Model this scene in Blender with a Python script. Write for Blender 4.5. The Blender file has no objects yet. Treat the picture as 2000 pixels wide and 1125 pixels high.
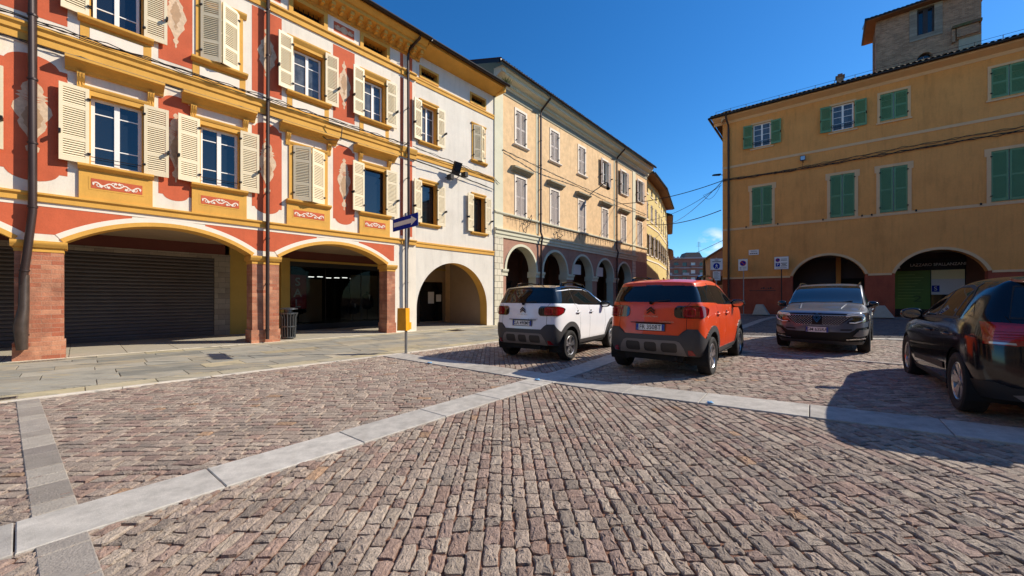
import bpy, bmesh, math, random
import numpy as np
from mathutils import Vector, Matrix
from mathutils.geometry import tessellate_polygon

R = math.radians
scene = bpy.context.scene
COL = scene.collection
random.seed(7)

# ------------------------------------------------------------------ camera
cam_d = bpy.data.cameras.new('camera')
cam = bpy.data.objects.new('camera', cam_d)
COL.objects.link(cam)
cam.location = (0, 0, 1.45)
cam.rotation_euler = (R(90), 0, 0)
cam_d.sensor_width = 36
cam_d.lens = 760 / 2000 * 36
cam_d.shift_y = 18 / 2000
cam_d.clip_start = 0.05
cam_d.clip_end = 2000
scene.camera = cam

# ------------------------------------------------------------------ light
SUN = Vector((1.30, 0.16, 1.0)).normalized()
SUN_EL = math.asin(SUN.z)
SUN_AZ = math.atan2(SUN.x, SUN.y)
sl = bpy.data.lights.new('sun', 'SUN')
sl.energy = 4.3
sl.angle = R(0.5)
sl.color = (1.0, 0.90, 0.76)
so = bpy.data.objects.new('sun', sl)
COL.objects.link(so)
so.rotation_euler = SUN.to_track_quat('Z', 'Y').to_euler()
so.location = (30, 0, 40)
world = bpy.data.worlds.new('World')
scene.world = world
world.use_nodes = True
wn, wl = world.node_tree.nodes, world.node_tree.links
wn.clear()
wo = wn.new('ShaderNodeOutputWorld')
bg = wn.new('ShaderNodeBackground')
sky = wn.new('ShaderNodeTexSky')
sky.sky_type = 'NISHITA'
sky.sun_disc = False
sky.sun_elevation = SUN_EL
sky.sun_rotation = SUN_AZ
sky.altitude = 200
sky.air_density = 1.0
sky.dust_density = 0.25
sky.ozone_density = 3.0
hsv = wn.new('ShaderNodeHueSaturation')
hsv.inputs['Saturation'].default_value = 1.30
hsv.inputs['Value'].default_value = 1.0
bg.inputs['Strength'].default_value = 0.125
wl.new(sky.outputs[0], hsv.inputs['Color'])
# a few faint wisps of cloud low over the street and over the roofs on the left
tc = wn.new('ShaderNodeTexCoord')
mp = wn.new('ShaderNodeMapping'); mp.inputs['Scale'].default_value = (9, 9, 16)
nz = wn.new('ShaderNodeTexNoise'); nz.inputs['Scale'].default_value = 2.2
nz.inputs['Detail'].default_value = 7
rp = wn.new('ShaderNodeValToRGB')
rp.color_ramp.elements[0].position = 0.42; rp.color_ramp.elements[1].position = 0.62
vd = wn.new('ShaderNodeVectorMath'); vd.operation = 'DISTANCE'
vd.inputs[1].default_value = Vector((393/760, 1, 108/760)).normalized()
mr = wn.new('ShaderNodeMapRange')
mr.inputs['From Min'].default_value = 0.010; mr.inputs['From Max'].default_value = 0.034
mr.inputs['To Min'].default_value = 1.0; mr.inputs['To Max'].default_value = 0.0
mm = wn.new('ShaderNodeMath'); mm.operation = 'MULTIPLY'
mx = wn.new('ShaderNodeMix'); mx.data_type = 'RGBA'
mx.inputs[7].default_value = (6.0, 6.4, 7.0, 1)
wl.new(tc.outputs['Generated'], mp.inputs['Vector'])
wl.new(mp.outputs[0], nz.inputs['Vector'])
wl.new(nz.outputs[0], rp.inputs[0])
wl.new(tc.outputs['Generated'], vd.inputs[0])
wl.new(vd.outputs['Value'], mr.inputs['Value'])
wl.new(rp.outputs[0], mm.inputs[0]); wl.new(mr.outputs[0], mm.inputs[1])
wl.new(mm.outputs[0], mx.inputs[0])
tint = wn.new('ShaderNodeMix'); tint.data_type = 'RGBA'; tint.blend_type = 'MULTIPLY'
tint.inputs[0].default_value = 1.0; tint.inputs[7].default_value = (0.52, 0.79, 0.93, 1)     # the deep clear blue of the day
wl.new(hsv.outputs[0], tint.inputs[6]); wl.new(tint.outputs[2], mx.inputs[6])
wl.new(mx.outputs[2], bg.inputs['Color'])
wl.new(bg.outputs[0], wo.inputs['Surface'])
vs = scene.view_settings
scene.display_settings.display_device = 'sRGB'
vs.view_transform = 'Standard'; vs.look = 'None'; vs.gamma = 1; vs.use_curve_mapping = False
vs.exposure = 0.5
scene.cycles.max_bounces = 6
scene.cycles.use_denoising = True

# ------------------------------------------------------------------ materials
def lin(c):
    c = c / 255.0
    return c / 12.92 if c <= 0.04045 else ((c + 0.055) / 1.055) ** 2.4
def rgb(r, g, b): return (lin(r), lin(g), lin(b), 1)
def mat(name, col, rough=0.8, metal=0.0, var=0.0, vscale=1.5, bump=0.0, bscale=40.0, col2=None, stain=0.0,
        coat=0.0, spec=0.5, attr=None, emit=None, brick=None, streak=0.0, vein=False):
    m = bpy.data.materials.new(name); m.use_nodes = True
    nt = m.node_tree; n = nt.nodes; l = nt.links
    p = n['Principled BSDF']
    p.inputs['Roughness'].default_value = rough
    p.inputs['Metallic'].default_value = metal
    p.inputs['Specular IOR Level'].default_value = spec
    p.inputs['Coat Weight'].default_value = coat
    p.inputs['Coat Roughness'].default_value = 0.03
    p.inputs['Base Color'].default_value = col
    if emit:
        p.inputs['Emission Color'].default_value = emit[0]; p.inputs['Emission Strength'].default_value = emit[1]
    src = None
    geo = n.new('ShaderNodeNewGeometry')
    if attr:
        a = n.new('ShaderNodeAttribute'); a.attribute_name = attr; src = a.outputs['Color']
    def mix(fac, a, b, blend='MIX'):
        k = n.new('ShaderNodeMix'); k.data_type = 'RGBA'; k.blend_type = blend
        if isinstance(fac, float): k.inputs[0].default_value = fac
        else: l.new(fac, k.inputs[0])
        for i, x in ((6, a), (7, b)):
            if isinstance(x, tuple): k.inputs[i].default_value = x
            else: l.new(x, k.inputs[i])
        return k.outputs[2]
    def noise(scale, detail=5, sc=None, rough=0.6):
        t = n.new('ShaderNodeTexNoise'); t.inputs['Scale'].default_value = scale; t.inputs['Detail'].default_value = detail
        t.inputs['Roughness'].default_value = rough
        if sc:
            q = n.new('ShaderNodeMapping'); q.inputs['Scale'].default_value = sc
            l.new(geo.outputs['Position'], q.inputs['Vector']); l.new(q.outputs[0], t.inputs['Vector'])
        else: l.new(geo.outputs['Position'], t.inputs['Vector'])
        return t.outputs[0]
    def ramp(x, a, b):
        r_ = n.new('ShaderNodeMapRange'); r_.inputs['From Min'].default_value = a; r_.inputs['From Max'].default_value = b
        l.new(x, r_.inputs['Value']); return r_.outputs[0]
    if src is None and (var or stain or col2 or brick or streak): src = col
    if brick:
        b = n.new('ShaderNodeTexBrick')
        b.inputs['Scale'].default_value = 1.0
        b.inputs['Brick Width'].default_value = brick[0]; b.inputs['Row Height'].default_value = brick[1]
        b.inputs['Mortar Size'].default_value = brick[2]; b.inputs['Mortar Smooth'].default_value = 0.3
        b.inputs['Color1'].default_value = brick[3]; b.inputs['Color2'].default_value = brick[4]; b.inputs['Mortar'].default_value = brick[5]
        sx = n.new('ShaderNodeSeparateXYZ'); cx = n.new('ShaderNodeCombineXYZ')
        ad = n.new('ShaderNodeMath'); ad.operation = 'SUBTRACT'
        l.new(geo.outputs['Position'], sx.inputs[0])
        if brick[6] == 'xy': ad.operation = 'ADD'
        l.new(sx.outputs[0], ad.inputs[0]); l.new(sx.outputs[1], ad.inputs[1])
        l.new(ad.outputs[0], cx.inputs[0]); l.new(sx.outputs[2], cx.inputs[1])
        l.new(cx.outputs[0], b.inputs['Vector'])
        src = b.outputs['Color']; brickfac = b.outputs['Fac']
    if col2: src = mix(ramp(noise(vscale * 0.6, 6), 0.42, 0.62), src, col2)
    if var:
        lo = tuple(max(0, 1 - var) for _ in range(3)) + (1,); hi = (1 + var * .6,) * 3 + (1,)
        src = mix(1.0, src, mix(ramp(noise(vscale), 0.3, 0.7), lo, hi), 'MULTIPLY')
        src = mix(1.0, src, mix(ramp(noise(vscale * 14, 3), 0.3, 0.7), (1 - var * .5,) * 3 + (1,), (1 + var * .3,) * 3 + (1,)), 'MULTIPLY')
    if stain:
        src = mix(1.0, src, mix(ramp(noise(0.9, 8, (1.4, 1.4, 0.35), 0.7), 0.52, 0.75), (1, 1, 1, 1), (1 - stain, 1 - stain * 1.05, 1 - stain * 1.15, 1)), 'MULTIPLY')
    if streak:
        src = mix(1.0, src, mix(ramp(noise(3.0, 6, (2.2, 2.2, 0.18), 0.7), 0.5, 0.72), (1, 1, 1, 1), (1 - streak,) * 3 + (1,)), 'MULTIPLY')
    if vein:       # slanting streaks of the gneiss slabs
        q = n.new('ShaderNodeMapping'); q.inputs['Rotation'].default_value = (0, 0, R(38)); q.inputs['Scale'].default_value = (.5, 3.2, 1)
        l.new(geo.outputs['Position'], q.inputs['Vector'])
        vt = n.new('ShaderNodeTexNoise'); vt.inputs['Scale'].default_value = 1.3; vt.inputs['Detail'].default_value = 8; vt.inputs['Roughness'].default_value = .72; vt.inputs['Distortion'].default_value = .6
        ofs = n.new('ShaderNodeVectorMath'); ofs.operation = 'ADD'; sc_ = n.new('ShaderNodeVectorMath'); sc_.operation = 'SCALE'; sc_.inputs['Scale'].default_value = 60
        l.new(a.outputs['Color'], sc_.inputs[0]); l.new(q.outputs[0], ofs.inputs[0]); l.new(sc_.outputs[0], ofs.inputs[1]); l.new(ofs.outputs[0], vt.inputs['Vector'])
        src = mix(ramp(vt.outputs[0], .55, .70), src, rgb(184, 164, 122)); src = mix(ramp(vt.outputs[0], .46, .34), src, rgb(96, 98, 92))
    if src is not None and not isinstance(src, tuple): l.new(src, p.inputs['Base Color'])
    if bump:
        bp = n.new('ShaderNodeBump'); bp.inputs['Strength'].default_value = min(1, bump); bp.inputs['Distance'].default_value = 0.02
        h = noise(bscale, 4)
        if brick:
            ma = n.new('ShaderNodeMath'); ma.operation = 'SUBTRACT'; l.new(h, ma.inputs[0]); l.new(brickfac, ma.inputs[1]); h = ma.outputs[0]
        l.new(h, bp.inputs['Height']); l.new(bp.outputs[0], p.inputs['Normal'])
    return m

M = {}
M['white'] = mat('white_stucco', rgb(232, 222, 204), 0.9, var=0.07, vscale=1.6, bump=0.2, bscale=60, stain=0.16, streak=0.10)
M['orange'] = mat('orange_stucco', rgb(202, 98, 62), 0.9, var=0.12, vscale=2.2, bump=0.2, bscale=60, stain=0.14, streak=0.05)
M['yellow'] = mat('yellow_stucco', rgb(220, 166, 74), 0.85, var=0.10, vscale=2.0, bump=0.1, bscale=50, stain=0.14, streak=0.05)
M['cream'] = mat('cream_paint', rgb(218, 190, 158), 0.9, var=0.22, vscale=11)
M['tan'] = mat('tan_paint', rgb(186, 152, 118), 0.9, var=0.15, vscale=9)
M['soffit'] = mat('brown_eave_boards', rgb(122, 84, 56), 0.85, var=0.15, vscale=3)
M['offwhite'] = mat('offwhite_paint', rgb(238, 226, 208), 0.9, var=0.05, vscale=5)
M['bwall'] = mat('pale_stucco', rgb(224, 217, 203), 0.9, var=0.07, vscale=1.4, bump=0.2, bscale=55, stain=0.14, streak=0.10)
M['shutter'] = mat('ivory_shutter', rgb(228, 212, 176), 0.55, var=0.04, vscale=3)
M['gshutter'] = mat('grey_shutter', rgb(176, 164, 156), 0.6, var=0.06, vscale=3)
M['greenshutter'] = mat('green_shutter', rgb(102, 144, 100), 0.55, var=0.07, vscale=3)
M['frame'] = mat('white_window_frame', rgb(236, 234, 226), 0.45)
M['glass'] = mat('window_glass', (0.010, 0.014, 0.020, 1), 0.02, spec=0.9)
M['darkglass'] = mat('shop_glass', (0.008, 0.009, 0.010, 1), 0.03, spec=0.5)
M['curtain'] = mat('window_glass_with_curtain', (0.10, 0.11, 0.115, 1), 0.05, spec=0.8, var=0.5, vscale=3, streak=0.6)
M['brown'] = mat('brown_painted_metal', rgb(62, 48, 44), 0.45, 0.3, var=0.1, vscale=4)
M['copper'] = mat('weathered_pipe', rgb(96, 84, 76), 0.4, 0.6, var=0.25, vscale=5)
M['brickpier'] = mat('pier_brick', rgb(190, 130, 98), 0.9, bump=0.5, bscale=35, var=0.2, vscale=3.0,
    brick=(0.42, 0.105, 0.006, rgb(206, 146, 112), rgb(172, 96, 68), rgb(188, 152, 126), 'xy'), col2=rgb(158, 108, 84))
M['iron'] = mat('dark_iron', rgb(38, 36, 36), 0.5, 0.6)
M['dark'] = mat('dark_void', (0.006, 0.006, 0.006, 1), 0.9)
M['rollshutter'] = mat('steel_roller_shutter', rgb(92, 86, 84), 0.5, 0.35, var=0.15, vscale=1.5, stain=0.2)
M['stonejamb'] = mat('stone_jamb', rgb(150, 140, 124), 0.85, var=0.18, vscale=2.5, bump=0.3, bscale=30,
    brick=(0.6, 0.2, 0.006, rgb(156, 146, 130), rgb(134, 122, 108), rgb(96, 88, 80), 'xy'))
M['rooftile'] = mat('roof_tile', rgb(132, 92, 72), 0.9, var=0.3, vscale=6, bump=0.4, bscale=20)
M['mosstile'] = mat('mossy_roof_tile', rgb(108, 84, 66), 0.95, var=0.3, vscale=6, bump=0.4, bscale=20, col2=rgb(88, 92, 52))
M['gutter'] = mat('dark_gutter', rgb(44, 36, 34), 0.4, 0.5)
M['peach'] = mat('peach_stucco', rgb(230, 194, 146), 0.9, var=0.16, vscale=3.2, bump=0.15, bscale=50, stain=0.14, streak=0.10)
M['sage'] = mat('pale_sage_stucco', rgb(216, 212, 184), 0.9, var=0.07, vscale=2, stain=0.10, bump=0.1)
M['sagedark'] = mat('grey_green_stucco', rgb(150, 146, 126), 0.9, var=0.08, vscale=3)
M['cbrick'] = mat('red_brown_stucco', rgb(176, 132, 110), 0.9, var=0.16, vscale=4, bump=0.3, bscale=40, stain=0.15)
M['quoin'] = mat('quoin_stone', rgb(222, 212, 188), 0.9, var=0.08, vscale=3,
    brick=(0.46, 0.325, 0.012, rgb(224, 214, 190), rgb(212, 204, 178), rgb(90, 84, 72), 'xy'))
M['cinside'] = mat('arcade_plaster', rgb(168, 142, 112), 0.9, var=0.1, vscale=2)
M['maroon'] = mat('maroon_stucco', rgb(104, 56, 46), 0.9, var=0.12, vscale=2)
M['olive'] = mat('olive_yellow_stucco', rgb(184, 150, 74), 0.9, var=0.08, vscale=2)
M['cdoor'] = mat('arcade_back_wall', rgb(110, 74, 58), 0.9, var=0.15, vscale=2)
M['dyellow'] = mat('lemon_stucco', rgb(212, 190, 122), 0.9, var=0.08, vscale=2, stain=0.1)
M['ewall'] = mat('sand_stucco', rgb(210, 180, 136), 0.9, var=0.08, vscale=2, stain=0.12)
M['fwall'] = mat('straw_stucco', rgb(222, 202, 150), 0.9, var=0.08, vscale=2, stain=0.12)
M['ochre'] = mat('ochre_stucco', rgb(230, 160, 86), 0.92, var=0.10, vscale=0.9, bump=0.2, bscale=55, stain=0.24, streak=0.14)
M['rred'] = mat('dark_red_stucco', rgb(164, 80, 54), 0.92, var=0.20, vscale=1.8, bump=0.2, bscale=50, stain=0.25, streak=.15)
M['rband'] = mat('sand_band', rgb(222, 184, 136), 0.9, var=0.06, vscale=3)
M['towerbrick'] = mat('tower_brick', rgb(142, 112, 92), 0.95, var=0.25, vscale=2.0, bump=0.6, bscale=30,
    brick=(0.26, 0.07, 0.010, rgb(190, 146, 114), rgb(152, 112, 86), rgb(172, 150, 126), 'x-y'), stain=0.2)
M['concrete'] = mat('concrete', rgb(168, 160, 142), 0.9, var=0.12, vscale=6, bump=0.3, bscale=60)
M['joint'] = mat('joint_gravel', rgb(136, 98, 78), 1.0, var=0.35, vscale=20, bump=0.8, bscale=140)
M['granite'] = mat('granite_slab', rgb(176, 172, 166), 0.85, attr='col', var=0.24, vscale=7, bump=0.3, bscale=160, stain=0.16, spec=.3)
M['cobble'] = mat('cobblestone', rgb(130, 118, 110), 0.85, attr='col', var=0.34, vscale=30, bump=1.0, bscale=95, stain=0.10)
M['flag'] = mat('flagstone', rgb(150, 145, 125), 0.8, attr='col', var=0.16, vscale=3, bump=0.35, bscale=40, vein=True)
M['graystrip'] = mat('grey_slab', rgb(126, 122, 118), 0.85, attr='col', var=0.15, vscale=9, bump=0.6, bscale=70)
M['black'] = mat('black_plastic', rgb(26, 26, 27), 0.6)
M['pole'] = mat('galvanised_steel', rgb(150, 152, 152), 0.45, 0.7, var=0.1, vscale=8)
M['bluesign'] = mat('sign_blue', rgb(16, 44, 146), 0.6, spec=.04, var=0.05, vscale=5)
M['signwhite'] = mat('sign_white', rgb(226, 222, 214), 0.5)
M['signred'] = mat('sign_red', rgb(170, 34, 40), 0.5)
M['yellowbox'] = mat('yellow_plastic', rgb(232, 158, 10), 0.5, var=0.08, vscale=6)
M['binmetal'] = mat('bin_metal', rgb(104, 108, 112), 0.35, 0.8, var=0.1, vscale=8)
M['green'] = mat('green_poster', rgb(96, 132, 40), 0.5, var=0.15, vscale=1.0)
M['lightgreen'] = mat('poster_text_green', rgb(150, 182, 84), 0.5)
M['mirroredtop'] = mat('cream_reflection', rgb(248, 234, 176), 0.5)  # reflection of the sunlit facade, put into the colour
M['red'] = mat('red_poster', rgb(178, 24, 30), 0.5)
M['cable'] = mat('cable_black', rgb(34, 30, 30), 0.6)
M['grass'] = mat('weed_green', rgb(92, 104, 44), 0.8, var=0.2, vscale=20)
M['bluebit'] = mat('blue_plastic', rgb(112, 158, 198), 0.5)
M['aptbrick'] = mat('far_brick', rgb(150, 104, 88), 0.9, var=0.1)
M['aptgrey'] = mat('far_concrete', rgb(172, 168, 168), 0.9)
M['aptroof'] = mat('far_roof', rgb(96, 84, 80), 0.9)
M['awning'] = mat('dark_awning', rgb(54, 44, 40), 0.8)
M['cloth'] = mat('dark_clothing', rgb(54, 50, 54), 0.9, var=0.2, vscale=8)
M['lamplit'] = mat('strip_light', rgb(255, 255, 250), 0.5, emit=((1, 0.97, 0.9, 1), 2.5))

# ------------------------------------------------------------------ helpers
class Frame:
    """a facade plane: s along it, d outwards, z up"""
    def __init__(self, p0, d, base=0.0):
        self.p = Vector((p0[0], p0[1])); v = Vector((d[0], d[1])); v.normalize()
        self.d = v; self.n = Vector((v.y, -v.x)); self.base = base
    def pt(self, s, d, z):
        q = self.p + self.d * s + self.n * d
        return (q.x, q.y, z)
WLOC = {}
def wloc(o): return WLOC.get(o.name, Vector((0, 0, 0)))
class MB:
    def __init__(self): self.v = []; self.f = []; self.m = []; self.mats = []; self.sm = []
    def mi(self, m):
        if m not in self.mats: self.mats.append(m)
        return self.mats.index(m)
    def face(self, pts, m, smooth=False):
        i = len(self.v); self.v += [tuple(p) for p in pts]
        self.f.append(tuple(range(i, i + len(pts)))); self.m.append(self.mi(m)); self.sm.append(smooth)
    def mesh(self, vs, fs, m, smooth=False):
        i = len(self.v); self.v += [tuple(p) for p in vs]; k = self.mi(m)
        for f in fs: self.f.append(tuple(a + i for a in f)); self.m.append(k); self.sm.append(smooth)
    def hexa(self, c, m):     # 8 corners: 4 of one side then 4 of the other
        self.mesh(c, [(3, 2, 1, 0), (4, 5, 6, 7), (0, 1, 5, 4), (1, 2, 6, 5), (2, 3, 7, 6), (3, 0, 4, 7)], m)
    def box(self, fr, s0, s1, d0, d1, z0, z1, m):
        self.hexa([fr.pt(s0, d0, z0), fr.pt(s1, d0, z0), fr.pt(s1, d0, z1), fr.pt(s0, d0, z1),
                   fr.pt(s0, d1, z0), fr.pt(s1, d1, z0), fr.pt(s1, d1, z1), fr.pt(s0, d1, z1)], m)
    def sheet(self, fr, poly, d, m):
        self.face([fr.pt(s, d, z) for s, z in poly], m)
    def prism(self, fr, poly, d0, d1, m):
        n = len(poly)
        vs = [fr.pt(s, d0, z) for s, z in poly] + [fr.pt(s, d1, z) for s, z in poly]
        fs = [tuple(range(n)), tuple(range(2 * n - 1, n - 1, -1))] + [(i, (i + 1) % n, n + (i + 1) % n, n + i) for i in range(n)]
        self.mesh(vs, fs, m)
    def band(self, fr, inner, outer, d0, d1, m):     # strip between two equal-length outlines, with thickness
        for i in range(len(inner) - 1):
            a, b, c, e = inner[i], inner[i + 1], outer[i + 1], outer[i]
            self.face([fr.pt(*p[:1], d1, p[1]) for p in (a, b, c, e)], m)
            if d1 - d0 > 0.006:
                self.face([fr.pt(a[0], d0, a[1]), fr.pt(b[0], d0, b[1]), fr.pt(b[0], d1, b[1]), fr.pt(a[0], d1, a[1])], m)
                self.face([fr.pt(e[0], d1, e[1]), fr.pt(c[0], d1, c[1]), fr.pt(c[0], d0, c[1]), fr.pt(e[0], d0, e[1])], m)
    def profile(self, fr, prof, s0, s1, m, mat_of=None):   # extrude a (d,z) profile along s
        n = len(prof)
        for i in range(n - 1):
            (d0, z0), (d1, z1) = prof[i], prof[i + 1]
            self.face([fr.pt(s0, d0, z0), fr.pt(s1, d0, z0), fr.pt(s1, d1, z1), fr.pt(s0, d1, z1)], mat_of[i] if mat_of else m)
        self.face([fr.pt(s0, d, z) for d, z in prof], m)
        self.face([fr.pt(s1, d, z) for d, z in reversed(prof)], m)
    def holed(self, fr, outer, holes, d, m):
        polys = [[Vector((a, b, 0)) for a, b in outer]] + [[Vector((a, b, 0)) for a, b in h] for h in holes]
        flat = [p for q in polys for p in q]
        tris = tessellate_polygon(polys)
        self.mesh([fr.pt(p.x, d, p.y) for p in flat], [tuple(t) for t in tris], m)
    def reveal(self, fr, pts, d0, d1, m, closed=True):
        n = len(pts)
        for i in range(n if closed else n - 1):
            a, b = pts[i], pts[(i + 1) % n]
            self.face([fr.pt(a[0], d0, a[1]), fr.pt(b[0], d0, b[1]), fr.pt(b[0], d1, b[1]), fr.pt(a[0], d1, a[1])], m)
    def tube(self, path, r, m, seg=8, caps=True):
        path = [Vector(p) for p in path]; n = len(path); rings = []
        up = Vector((0, 0, 1))
        for i, p in enumerate(path):
            t = (path[min(i + 1, n - 1)] - path[max(i - 1, 0)]).normalized()
            a = t.cross(up) if abs(t.z) < 0.95 else t.cross(Vector((1, 0, 0)))
            a.normalize(); b = t.cross(a)
            rr = r[i] if isinstance(r, (list, tuple)) else r
            rings.append([p + a * (rr * math.cos(2 * math.pi * k / seg)) + b * (rr * math.sin(2 * math.pi * k / seg)) for k in range(seg)])
        vs = [v for q in rings for v in q]
        fs = [(i * seg + k, i * seg + (k + 1) % seg, (i + 1) * seg + (k + 1) % seg, (i + 1) * seg + k) for i in range(n - 1) for k in range(seg)]
        self.mesh(vs, fs, m, True)
        if caps: self.face(rings[0][::-1], m); self.face(rings[-1], m)
    def lathe(self, c, prof, m, seg=20, axis='z', smooth=True, mats=None):    # prof: (r, h)
        c = Vector(c); vs = []
        for r_, h in prof:
            for k in range(seg):
                a = 2 * math.pi * k / seg; x, y = r_ * math.cos(a), r_ * math.sin(a)
                vs.append(c + (Vector((x, y, h)) if axis == 'z' else Vector((x, h, y)) if axis == 'y' else Vector((h, x, y))))
        for i in range(len(prof) - 1):
            fs = [(i * seg + k, i * seg + (k + 1) % seg, (i + 1) * seg + (k + 1) % seg, (i + 1) * seg + k) for k in range(seg)]
            base = len(self.v)
            self.mesh([vs[j] for j in range(i * seg, (i + 2) * seg)], [tuple(a - i * seg for a in f) for f in fs], mats[i] if mats else m, smooth)
    def build(self, name, parent=None, world=True, weld=False):
        me = bpy.data.meshes.new(name)
        off = wloc(parent) if (parent is not None and world) else Vector((0, 0, 0))
        me.from_pydata([(x - off.x, y - off.y, z - off.z) for x, y, z in self.v], [], self.f)
        for m in self.mats: me.materials.append(m)
        me.polygons.foreach_set('material_index', self.m)
        me.polygons.foreach_set('use_smooth', self.sm)
        if weld:
            bm = bmesh.new(); bm.from_mesh(me); bmesh.ops.remove_doubles(bm, verts=bm.verts, dist=1e-4); bm.to_mesh(me); bm.free()
        me.update()
        o = bpy.data.objects.new(name, me); COL.objects.link(o)
        if parent is not None: o.parent = parent; WLOC[o.name] = off
        return o
def thing(name, label, cat, loc=(0, 0, 0), rz=0.0, group=None):
    o = bpy.data.objects.new(name, None); COL.objects.link(o)
    o.location = loc; o.rotation_euler = (0, 0, rz); o.empty_display_size = 0.3
    o['label'] = label; o['category'] = cat
    if group: o['group'] = group
    WLOC[o.name] = Vector(loc)
    return o
def tag(o, label, cat, group=None):
    o['label'] = label; o['category'] = cat
    if group: o['group'] = group
    return o
def origin_to(o, loc):         # give a one-mesh thing its origin at its base
    loc = Vector(loc)
    o.data.transform(Matrix.Translation(-loc)); o.location = loc; WLOC[o.name] = loc
    return o
def struct(o): o['kind'] = 'structure'; return o
def arc(sc, hw, zs, rise, n=24):      # segmental / semicircular arch outline from left to right
    if rise >= hw - 1e-4:
        return [(sc - hw * math.cos(math.pi * i / n), zs + rise * math.sin(math.pi * i / n)) for i in range(n + 1)]
    rr = (hw * hw + rise * rise) / (2 * rise); t = math.asin(hw / rr); zc = zs + rise - rr
    return [(sc + rr * math.sin(-t + 2 * t * i / n), zc + rr * math.cos(-t + 2 * t * i / n)) for i in range(n + 1)]
def offset_arc(sc, hw, zs, rise, off, n=24):
    a = arc(sc, hw, zs, rise, n)
    if rise >= hw - 1e-4: return [(sc + (x - sc) * (hw + off) / hw, zs + (z - zs) * (rise + off) / rise) for x, z in a]
    rr = (hw * hw + rise * rise) / (2 * rise); zc = zs + rise - rr
    return [(sc + (x - sc) * (rr + off) / rr, zc + (z - zc) * (rr + off) / rr) for x, z in a]
def rect(s0, s1, z0, z1): return [(s0, z0), (s1, z0), (s1, z1), (s0, z1)]
FONT_CACHE = {}
def text_polys(body, bold=0.0):
    key = (body, bold)
    if key not in FONT_CACHE:
        cu = bpy.data.curves.new('t', 'FONT'); cu.body = body; cu.align_x = 'CENTER'; cu.align_y = 'CENTER'
        cu.offset = bold; cu.resolution_u = 3
        ob = bpy.data.objects.new('t', cu); COL.objects.link(ob)
        dg = bpy.context.evaluated_depsgraph_get()
        me = bpy.data.meshes.new_from_object(ob.evaluated_get(dg))
        FONT_CACHE[key] = ([tuple(v.co) for v in me.vertices], [tuple(p.vertices) for p in me.polygons])
        bpy.data.objects.remove(ob); bpy.data.meshes.remove(me); bpy.data.curves.remove(cu)
    return FONT_CACHE[key]
def add_text(mb, body, place, size, m, sx=1.0, bold=0.0):
    """place(x, y) -> 3D point; size = cap height scale"""
    vs, fs = text_polys(body, bold)
    mb.mesh([place(v[0] * size * sx, v[1] * size) for v in vs], fs, m)
def gz(x): return 0.37 * min(max((x - 1.5) / 10.5, 0), 1)
def vnp(*a): return np.array(a, float)
# ------------------------------------------------------------------ ground
FA = Frame((-11.30, 8.59), (0.667, 0.745))          # orange and white buildings on the left
FC = Frame((-0.93, 20.20), (645, 760))              # peach building
FR = Frame((13.80, 25.50), (0.7776, -0.6287))       # ochre building on the right
def dA(x, y): return (x - FA.p.x) * FA.n.x + (y - FA.p.y) * FA.n.y
def sA(x, y): return (x - FA.p.x) * FA.d.x + (y - FA.p.y) * FA.d.y
def dR(x, y): return (x - FR.p.x) * FR.n.x + (y - FR.p.y) * FR.n.y
def dC(x, y): return (x - FC.p.x) * FC.n.x + (y - FC.p.y) * FC.n.y

mb = MB()
xs = [-400, -60, -20, 1.5, 12.0, 20, 60, 400]; ys = [-400, -40, 0, 20, 60, 400]
for i in range(len(xs) - 1):
    for j in range(len(ys) - 1):
        mb.face([(a, b, gz(a) - 0.021) for a, b in ((xs[i], ys[j]), (xs[i + 1], ys[j]), (xs[i + 1], ys[j + 1]), (xs[i], ys[j + 1]))], M['joint'])
struct(mb.build('ground', weld=True))

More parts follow.
